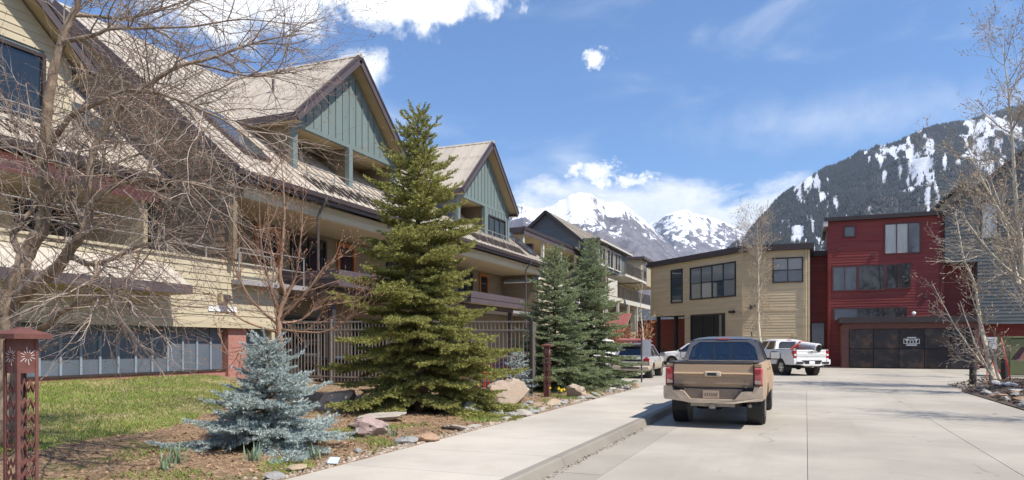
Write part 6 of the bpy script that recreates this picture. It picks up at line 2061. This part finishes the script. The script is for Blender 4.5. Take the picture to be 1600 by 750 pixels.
# upright shrub behind the blue spruce
b0 = (-8.93, 10.60, 1.39)
sh_l = [T((b0, .06), ((-8.97, 10.59, 1.86), .055), ((-8.98, 10.59, 2.22), .05), ((-8.87, 10.63, 2.55), .042), ((-8.96, 10.59, 2.92), .034), ((-8.91, 10.61, 3.51), .026), ((-8.89, 10.62, 4.22), .018), ((-8.93, 10.60, 5.04), .008))]
for k, (px, py, dd) in enumerate(((405, 330, 13), (470, 300, 13.3), (420, 280, 13.6), (500, 345, 13), (385, 390, 12.9), (455, 270, 13.0), (480, 380, 13.5))):
    pass
sh_l += [T(((-8.98, 10.59, 2.16), .03), ((-9.01, 10.35, 2.79), .024), ((-9.14, 10.30, 3.48), .016), ((-9.18, 10.29, 4.30), .006)),
         T(((-8.93, 10.60, 2.33), .03), ((-8.76, 10.78, 2.93), .022), ((-8.67, 10.82, 3.65), .014), ((-8.63, 10.84, 4.59), .005)),
         T(((-8.93, 10.60, 2.69), .026), ((-9.37, 10.86, 3.33), .02), ((-9.45, 10.82, 4.05), .012), ((-9.38, 10.85, 4.90), .005)),
         T(((-8.96, 10.59, 2.10), .026), ((-8.37, 10.62, 2.61), .02), ((-8.10, 10.73, 3.02), .013), ((-7.78, 10.86, 3.25), .005)),
         T(((-8.97, 10.59, 1.98), .026), ((-9.21, 10.16, 2.43), .02), ((-9.46, 10.06, 2.89), .012), ((-9.64, 9.99, 3.47), .005)),
         T(((-8.97, 10.59, 1.86), .024), ((-9.30, 10.02, 2.08), .018), ((-9.67, 9.87, 2.43), .012), ((-9.88, 9.78, 2.60), .006)),
         T(((-8.95, 10.60, 1.92), .024), ((-8.09, 10.62, 1.86), .018), ((-7.61, 10.71, 2.08), .010), ((-7.29, 10.85, 2.43), .005)),
         T(((-8.96, 10.59, 1.74), .024), ((-8.84, 9.99, 1.68), .018), ((-9.01, 9.71, 1.57), .014), ((-9.14, 9.55, 1.46), .01), ((-9.27, 9.39, 1.85), .005)),
         T(((-8.96, 10.59, 2.04), .024), ((-8.87, 11.06, 2.11), .018), ((-8.66, 11.37, 2.37), .012), ((-7.97, 11.65, 2.49), .006))]
bare_tree('slender leafless tree with reddish stems behind the blue spruce', 'tree', b0, sh_l,
          [dict(n=8.0, t0=.12, len=.80, r=.009, ang=40, up=.05, wig=.09, seg=7, sides=4, buds=2),
           dict(n=6.0, t0=.15, len=.34, r=.005, ang=40, up=.04, wig=.1, seg=4, sides=3, buds=3)], 6, TWIGR, TWIGR, BUD, budsize=.017)


# aspens: pale trunks with fine upward branches
def aspen(label, base, top, r, seed, fork=(), dens=1.0, lenf=1.0, t0=.25, group=None, ang=48, bark=None, up=.06):
    rs = random.Random(seed); b = Vector(base); tp = Vector(top)
    limbs = []
    n = 7; pts = []; rad = []
    for k in range(n + 1):
        f = k / n; p = b.lerp(tp, f) + Vector((rs.gauss(0, .06), rs.gauss(0, .06), 0)) * (f * (1 - f) * 4)
        pts.append(p); rad.append(r * (1 - .93 * f ** .9))
    limbs.append((pts, rad))
    for (f, tip, rr_) in fork:
        p = b.lerp(tp, f); q = Vector(tip); mid = p.lerp(q, .5) + Vector((0, 0, -.1 * (q - p).length))
        limbs.append(([p, p.lerp(mid, .6), mid.lerp(q, .3), q], [rr_, rr_ * .75, rr_ * .5, .006]))
    H = (tp - b).length
    return bare_tree(label, 'aspen', base, limbs,
                     [dict(n=2.9 * dens, t0=t0, len=.20 * H * lenf, r=.022 * H / 9, ang=ang, up=up, wig=.07, seg=8, sides=4),
                      dict(n=3.6 * dens, t0=.15, len=.075 * H * lenf + .2, r=.010, ang=42, up=.03, wig=.11, seg=6, sides=3, buds=2),
                      dict(n=3.2 * dens, t0=.1, len=.035 * H * lenf + .12, r=.007, ang=40, up=.02, wig=.12, seg=4, sides=3, buds=4)], seed, bark or ASPEN, ASPENT, BUDA, name='aspen_tree', budsize=.035)


BUDA = pmat('catkin', (.42, .33, .23), .8, .15, 5, island=.3)
A1 = (-3.06, 54.95, 0.35); A1 = (A1[0], A1[1], 0)
aspen('pale leafless aspen standing before the tan building', A1, (-3.25, 54.33, 10.53), .14, 41, t0=.14, lenf=1.15, dens=1.5)
aspen('leafless aspen leaning left in the mulch bed by the hydrant', (6.6, 32.1, .15), (5.67, 34.21, 7.13), .10, 51, fork=[(.03, (5.37, 31.38, 3.29), .05), (.05, (4.45, 31.55, 4.06), .045)], t0=.08, lenf=.85, dens=1.1, ang=55)
aspen('second slender aspen stem beside the leaning one in the mulch bed', (6.85, 32.2, .15), (5.95, 33.24, 4.14), .06, 55, t0=.1, lenf=1.0, dens=1.1)
aspen('tallest leafless aspen at the right edge, rising above the mountain', (8.0, 32.4, .2), (6.74, 31.51, 12.77), .15, 61, fork=[(.42, (5.28, 30.27, 9.15), .06), (.5, (8.49, 32.66, 11.24), .05), (.3, (5.17, 30.22, 6.48), .05)], t0=.2, lenf=.95, dens=1.15)
aspen('leafless aspen partly beyond the right edge of the view', (9.6, 30.6, .25), (8.33, 32.06, 10.83), .13, 67, t0=.15, lenf=1.0, dens=1.1)
aspen('bare aspen farther back before the slate building', (10.2, 40.0, .1), (8.58, 43.51, 11.49), .10, 71, t0=.15, lenf=1.0, dens=1.0)
aspen('leafless aspen beyond the right edge, casting its shadow across the road', (10.2, 27.6, .25), (10.0, 27.4, 12.2), .16, 73, t0=.12, lenf=1.1, dens=1.3)
aspen('leafless aspen beyond the right edge, nearest the viewer', (10.6, 17.5, .25), (10.3, 17.6, 11.0), .15, 75, t0=.12, lenf=1.1, dens=1.2)
# young trees by the farther condominium
y1_ = (-9.87, 37.02, -0.11)
aspen('thin young aspen before the farther condominium decks, left one', (y1_[0], y1_[1], 0), (-9.80, 37.05, 6.74), .06, 81, t0=.3, lenf=.9, dens=.9, ang=40)
y2_ = (-9.24, 43.77, 0.00)
aspen('thin young aspen before the farther condominium decks, right one', (y2_[0], y2_[1], 0), (-9.32, 43.73, 6.09), .06, 85, t0=.3, lenf=1.0, dens=.8, ang=45)
bs = (-10.46, 46.51, 0.31)
RBUSH = pmat('russet_twig', (.40, .19, .10), .8, .2, 5, island=.3)
lm = []
for k in range(11):
    a = rnd.uniform(0, 6.28); q = Vector((bs[0] + math.cos(a) * rnd.uniform(.5, 1.7), bs[1] + math.sin(a) * rnd.uniform(.5, 1.6), rnd.uniform(1.8, 3.0)))
    lm.append(([(bs[0], bs[1], 0), Vector((bs[0], bs[1], .2)).lerp(q, .5) + Vector((0, 0, .3)), q], [.03, .02, .006]))
bare_tree('russet twiggy bush beyond the estate car', 'bush', (bs[0], bs[1], 0), lm,
          [dict(n=7, t0=.2, len=.7, r=.01, ang=45, up=.05, wig=.1, seg=5, sides=3, buds=4), dict(n=5, t0=.1, len=.35, r=.007, ang=45, up=.0, wig=.15, seg=3, sides=3, buds=6)], 91, RBUSH, RBUSH, pmat('russet_leaf', (.34, .17, .085), .8, .2, 5, island=.35), name='bush', budsize=.06)
# evergreens far behind the roofs
for i, (px, py, dp, h) in enumerate(((985, 402, 92, 9), (1565, 250, 66, 9), (1590, 262, 70, 8), (1035, 405, 110, 10))):
    pass
FARS = pmat('far_spruce', (.10, .085, .045), .8, .2, 2, island=.3)
for lb, tp_, hh, rr_, sd in (('dark evergreen top behind the far condominium roof', (-20.09, 86.87, 12.89), 12, 2.6, 101), ('evergreen rising behind the slate building at right', (19.37, 85.76, 20.94), 16, 3.0, 103)):
    spruce(lb, (tp_[0], tp_[1], tp_[2] - hh), hh, rr_, sd, FARS, 70, sl=.35, K=10, nlen=.18, nw=.06, sp=.34, tspread=.7)


# ---- stones
def rock_mesh(seed, sub=2, rough=.42):
    import bmesh
    bm = bmesh.new(); bmesh.ops.create_icosphere(bm, subdivisions=sub, radius=1)
    o = Vector((seed * 3.1, seed * 1.7, seed * .9))
    for v_ in bm.verts:
        n = v_.co.normalized()
        d = 1 + rough * mnoise.noise(n * 1.3 + o) + rough * .5 * mnoise.noise(n * 3.1 + o) + rough * .18 * mnoise.noise(n * 8 + o)
        v_.co = n * d
        # facets: flatten against a few planes
        for k in range(5):
            pn = mnoise.random_unit_vector() if False else Vector((math.sin(seed * 7 + k * 2.3), math.cos(seed * 3 + k * 1.7), math.sin(seed + k * 3.1))).normalized()
            q = v_.co.dot(pn) - .66
            if q > 0: v_.co -= pn * q * .95
    me = bpy.data.meshes.new('stone'); bm.to_mesh(me); bm.free()
    return me


STONES = [pmat('stone_pale', (.37, .335, .29), .85, .2, 3, .3, 20, col2=(.30, .27, .23)), pmat('stone_tan', (.36, .28, .19), .85, .2, 3, .3, 20), pmat('stone_grey', (.27, .265, .255), .85, .2, 3, .3, 20), pmat('stone_rust', (.33, .215, .14), .85, .2, 3, .3, 20)]
PINK = pmat('stone_pink', (.33, .245, .22), .9, .22, 3, .5, 14, col2=(.27, .20, .185), t2=(.5, .7), s2=2)
BOUL = pmat('boulder_tan', (.38, .30, .235), .9, .2, 3, .5, 12, col2=(.36, .25, .17), t2=(.5, .7), s2=1.5)
rocks = []
for k in range(6):
    me = rock_mesh(k + 1); rocks.append(me)


def stone(loc, s, rz, mat, me, label, cat='stone', group=None, name='stone'):
    d = me.copy() if me.materials and me.materials[0] is not mat else me
    if not d.materials: d.materials.append(mat)
    else: d.materials[0] = mat
    d.polygons.foreach_set('use_smooth', [True] * len(d.polygons)); d.set_sharp_from_angle(angle=R(28))
    o = bpy.data.objects.new(name, d); COL.objects.link(o)
    o.location = loc; o.scale = s; o.rotation_euler = (rnd.uniform(-.15, .15), rnd.uniform(-.15, .15), rz)
    return tag(o, label, cat, group)


VAR = {}
def var(k, j):
    if (k, j) not in VAR:
        d = rocks[k].copy(); d.materials.append(STONES[j]); VAR[(k, j)] = d
    return VAR[(k, j)], STONES[j]


yy = 6.6
while yy < 26.0:
    near = 13.5 < yy < 24
    for _ in range(rnd.choice((1, 2, 3)) if near else rnd.choice((0, 0, 1, 1, 2))):
        x = -5.50 - abs(rnd.gauss(0, .34 if near else .16)) - .03
        s = rnd.choice((.05, .06, .08, .10, .13, .19)) * rnd.uniform(.8, 1.2); d, mt_ = var(rnd.randrange(6), rnd.choice((0, 0, 1, 2, 2, 3)))
        y = yy + rnd.uniform(-.15, .15)
        stone((x, y, zb(x, y) + s * .08), (s * rnd.uniform(.9, 1.7), s * rnd.uniform(.8, 1.2), s * rnd.uniform(.4, .7)), rnd.uniform(0, 6.28), mt_, d,
              'small pale river stone lining the garden side of the pavement', group='river stones edging the pavement')
    yy += rnd.uniform(.14, .34) if near else rnd.uniform(.2, .6)
# gravel between them
pv, pf = [], []
for k in range(1700):
    y = rnd.uniform(6, 26); x = -5.46 - abs(rnd.gauss(0, .28 if 13 < y < 24 else .12)); s = rnd.uniform(.010, .032); z = zb(x, y) + s * .3; a = rnd.uniform(0, 6.28)
    o = len(pv)
    for q in range(5):
        aa = a + q * 1.2566 + rnd.uniform(-.3, .3); pv.append((x + math.cos(aa) * s * 1.2, y + math.sin(aa) * s, z - s * .4))
    for q in range(3):
        aa = a + q * 2.1; pv.append((x + math.cos(aa) * s * .55, y + math.sin(aa) * s * .5, z + s * rnd.uniform(.25, .5)))
    pf += [(o + 5, o + 6, o + 7), (o, o + 1, o + 5), (o + 1, o + 6, o + 5), (o + 1, o + 2, o + 6), (o + 2, o + 3, o + 6), (o + 3, o + 7, o + 6), (o + 3, o + 4, o + 7), (o + 4, o + 5, o + 7), (o + 4, o, o + 5)]
tag(npmesh('gravel', np.array(pv), np.array(pf), pmat('gravel_mix', (.30, .25, .20), .9, .25, 6, island=.4)), 'loose gravel lying along the garden edge of the pavement', 'gravel', kind='stuff')


def boulder(label, px_loc, s, rz, mat, seed):
    me = rock_mesh(seed, 4, .42); me.materials.append(mat)
    x, y = px_loc
    return stone((x, y, zb(x, y) + s[2] * .35), s, rz, mat, me, label, 'boulder', name='boulder')


boulder('large tan boulder at the foot of the tall spruce', (-6.95, 16.6), (.52, .46, .46), .4, BOUL, 12)
boulder('pinkish grey boulder right of the blue spruce', (-6.45, 9.75), (.30, .22, .24), .9, PINK, 15)
boulder('flat pinkish rock behind the blue spruce', (-6.85, 10.3), (.34, .22, .15), .3, PINK, 17)
boulder('rust-tan boulder between the lantern post and the pavement', (-6.15, 19.9), (.34, .26, .24), .1, BOUL, 19)
boulder('weathered boulder left of the tall spruce trunk', (-8.9, 12.2), (.42, .36, .34), 1.2, BOUL, 23)
boulder('grey boulder under the tall spruce boughs by the pavement', (-6.6, 13.6), (.30, .26, .20), 2.0, STONES[2], 27)
boulder('long pale flat rock under the tall spruce', (-7.4, 11.4), (.55, .22, .10), .3, STONES[0], 29)
boulder('pale flat stepping stone at the pavement edge near the spruce', (-5.75, 11.4), (.26, .18, .07), .5, STONES[0], 33)
# dark stones and old snow in the right-hand bed
for k in range(26):
    y = rnd.uniform(15.5, 30); x = 5.25 + abs(rnd.gauss(0, .35)); d, mt_ = var(rnd.randrange(6), rnd.choice((2, 2, 3, 0)))
    s = rnd.uniform(.08, .2)
    stone((x, y, zr(x, y) + s * .1), (s * 1.3, s, s * .55), rnd.uniform(0, 6.28), mt_, d, 'dark stone edging the mulch bed at right', group='stones edging the mulch bed')
SNOW = pmat('old_snow', (.42, .44, .47), .8, .3, 6, .9, 18, col2=(.14, .12, .11), t2=(.48, .62), s2=5)
for k in range(16):
    y = rnd.uniform(17, 29.5); x = 5.7 + abs(rnd.gauss(0, .9)); me = rock_mesh(50 + k, 3, .6); me.materials.append(SNOW)
    stone((x, y, zr(x, y)), (rnd.uniform(.15, .42), rnd.uniform(.2, .6), rnd.uniform(.06, .11)), rnd.uniform(-.4, .4), SNOW, me, 'patch of old grey snow melting on the mulch bed', 'snow', 'old snow on the mulch bed', 'snow_patch')


# ---- grass, litter, small plants
def blades(name, label, pts, hmin, hmax, w, mat, seed, lean=.5):
    rs = np.random.RandomState(seed); P = np.array(pts); n = len(P)
    a = rs.rand(n) * 6.283; h = hmin + (hmax - hmin) * rs.rand(n); s = np.stack([np.cos(a), np.sin(a), np.zeros(n)], 1)
    tip = P + np.stack([rs.normal(0, lean, n) * h, rs.normal(0, lean, n) * h, h], 1)
    V = np.stack([P - s * w, P + s * w, tip], 1).reshape(-1, 3)
    return tag(npmesh(name, V, np.arange(3 * n).reshape(-1, 3), mat), label, 'grass', kind='stuff')


def scatter(n, dens, region):
    out = []
    while len(out) < n:
        x, y = region()
        if dens(x, y): out.append((x, y, zb(x, y) - .004))
    return out


GR = pmat('grass_green', (.21, .285, .055), .8, .25, .9, island=.35, transl=.25)
GD = pmat('grass_straw', (.46, .38, .21), .85, .2, 2, island=.3, transl=.2)
reg = lambda: (rnd.uniform(-16.3, -8.2), rnd.uniform(2.5, 17))
patch = lambda x, y: mnoise.noise(Vector((x * .8, y * .8, 2))) * .6 + mnoise.noise(Vector((x * 2.2, y * 2.2, 4))) * .35
dg = lambda x, y: inpoly(x + .3 * mnoise.noise(Vector((x, y, 0))), y, LAWN) and patch(x, y) * 1.5 + rnd.uniform(-.4, .5) > -.05
dd_ = lambda x, y: inpoly(x + .4 * mnoise.noise(Vector((x, y, 5))), y, LAWN)
blades('grass', 'short spring grass of the lawn before the low wing', scatter(52000, dg, reg), .03, .085, .007, GR, 1)
blades('dry_grass', 'straw-coloured dead grass mixed into the lawn', scatter(60000, dd_, reg), .015, .06, .006, GD, 2, 1.4)
reg2 = lambda: (-5.55 - abs(rnd.gauss(0, 1.6)), rnd.uniform(4, 26))
tuft = lambda x, y: mnoise.noise(Vector((x * 1.1, y * 1.1, 8))) > .22 + rnd.uniform(-.1, .15)
blades('ground_cover', 'patchy green ground cover in the planted strip', scatter(9000, tuft, reg2), .02, .07, .009, GR, 3, .9)
# litter: bark chips and old leaves lying flat
pts = np.array(scatter(20000, lambda x, y: not inpoly(x, y, LAWN) or rnd.random() < .5, lambda: (-5.5 - abs(rnd.gauss(0, 2.6)), rnd.uniform(3.5, 26))))
rs = np.random.RandomState(8); n = len(pts); a = rs.rand(n) * 6.283; s = .008 + .022 * rs.rand(n)
d1 = np.stack([np.cos(a) * s, np.sin(a) * s, rs.normal(0, .35, n) * s], 1); d2 = np.stack([-np.sin(a) * s * .45, np.cos(a) * s * .45, rs.normal(0, .3, n) * s], 1)
pts[:, 2] += .012
V = np.stack([pts - d1, pts - d2, pts + d1, pts + d2], 1).reshape(-1, 3)
LIT = pmat('leaf_litter', (.30, .19, .115), .9, .3, 4, island=.5)
tag(npmesh('leaf_litter', V, np.arange(4 * n).reshape(-1, 4), LIT), 'bark chips and dead leaves strewn over the planted strip', 'litter', kind='stuff')
# grit and old leaves gathered in the gutter
pts = np.array([(-2.99 + abs(rnd.gauss(0, .05)), rnd.uniform(3, 27), .004 + rnd.random() * .006) for _ in range(2600)])
n = len(pts); a = rs.rand(n) * 6.283; s = .005 + .018 * rs.rand(n) ** 2
d1 = np.stack([np.cos(a) * s, np.sin(a) * s, rs.normal(0, .25, n) * s], 1); d2 = np.stack([-np.sin(a) * s * .5, np.cos(a) * s * .5, rs.normal(0, .2, n) * s], 1)
V = np.stack([pts - d1, pts - d2, pts + d1, pts + d2], 1).reshape(-1, 3)
tag(npmesh('gutter_grit', V, np.arange(4 * n).reshape(-1, 4), pmat('grit', (.16, .11, .075), .95, .3, 6, island=.5)), 'grit and dead leaves gathered in the gutter', 'litter', kind='stuff')
# bark chips on the right-hand bed
pts = []
for _ in range(9000):
    x = 5.2 + abs(rnd.gauss(0, 2.2)); y = rnd.uniform(12, 33.5); pts.append((x, y, zr(x, y) + .012))
pts = np.array(pts); n = len(pts); a = rs.rand(n) * 6.283; s = .015 + .04 * rs.rand(n)
d1 = np.stack([np.cos(a) * s, np.sin(a) * s, rs.normal(0, .4, n) * s], 1); d2 = np.stack([-np.sin(a) * s * .5, np.cos(a) * s * .5, rs.normal(0, .3, n) * s], 1)
V = np.stack([pts - d1, pts - d2, pts + d1, pts + d2], 1).reshape(-1, 3)
tag(npmesh('bark_mulch', V, np.arange(4 * n).reshape(-1, 4), pmat('bark_chip', (.12, .085, .065), .95, .3, 4, island=.5)), 'dark bark mulch strewn over the right-hand bed', 'mulch', kind='stuff')

IRIS = pmat('iris_leaf', (.19, .27, .16), .6, .15, 5, island=.25, transl=.2)


def sword_plant(label, x, y, n, h, seed, mat=IRIS, w=.011, group=None):
    rs = random.Random(seed); t = thing('sword_leaf_plant', label, 'plant', (x, y, zb(x, y)), group)
    for k in range(n):
        a = rs.uniform(0, 6.28); b = Vector((x + rs.gauss(0, .05), y + rs.gauss(0, .05), zb(x, y) - .02)); hh = h * rs.uniform(.6, 1.15); o = Vector((math.cos(a), math.sin(a), 0)); sd = Vector((-o.y, o.x, 0)) * w
        l = rs.uniform(.15, .55)
        q = [b, b + o * hh * l * .35 + Vector((0, 0, hh * .5)), b + o * hh * l + Vector((0, 0, hh))]
        m = MB(); m.add([q[0] - sd, q[0] + sd, q[1] + sd, q[1] - sd, q[2]], ((0, 1, 2, 3), (3, 2, 4))); m.build('leaf', mat, t)


for lb, px_, n, h in (('clump of sword-shaped leaves before the blue spruce, at centre', (-6.34, 7.02, 0.19), 16, .26), ('clump of sword-shaped leaves at far left of the bed', (-6.91, 6.35, 0.15), 18, .26),
                      ('clump of sword-shaped leaves at lower right of the blue spruce', (-5.91, 7.63, 0.24), 14, .24), ('sword-leaf clump cut by the bottom edge of the view', (-6.76, 6.09, 0.08), 14, .22),
                      ('lone sword-leaf tuft near the pavement stones', (-5.67, 9.56, 0.16), 8, .2), ('sword-leaf tuft under the tall spruce, left', (-6.41, 9.91, 0.26), 12, .2), ('sword-leaf tuft under the tall spruce, right', (-6.07, 9.83, 0.24), 12, .22)):
    sword_plant(lb, px_[0], px_[1], n, h, int(px_[0] * -100))
# yellow daffodils by the lantern
fl = thing('daffodil_clump', 'small yellow flowers at the foot of the farther lantern post', 'flowers', (-6.5, 19.5, .12))
YEL = pmat('petal_yellow', (.75, .55, .03), .6)
for k in range(9):
    x, y = -6.5 + rnd.gauss(0, .13), 19.5 + rnd.gauss(0, .13); z = zb(x, y); h = rnd.uniform(.16, .26)
    m = MB(); m.tube([(x, y, z), (x, y, z + h)], .006, 4); m.build('stem', IRIS, fl)
    m = MB(); m.lathe([(.008, 0), (.045, .012), (.04, .02), (.018, .022), (.022, .05), (.005, .05)], 8, (x, y, z + h)); m.build('flower', YEL, fl)
# little metal tag stuck in the bed
tgp = MB(); p = (-5.51, 7.47, 0.28); z = zb(p[0], p[1]); tgp.prism([(p[0] - .07, p[1], z + .02), (p[0] + .07, p[1] + .02, z + .02), (p[0] + .07, p[1] + .08, z + .09), (p[0] - .07, p[1] + .06, z + .09)], (0, 0, .006))
o = tgp.build('ground_lamp', pmat('pale_blue_plastic', (.55, .65, .72), .3), None); tag(o, 'small pale blue plate lying in the bed below the blue spruce', 'plate')
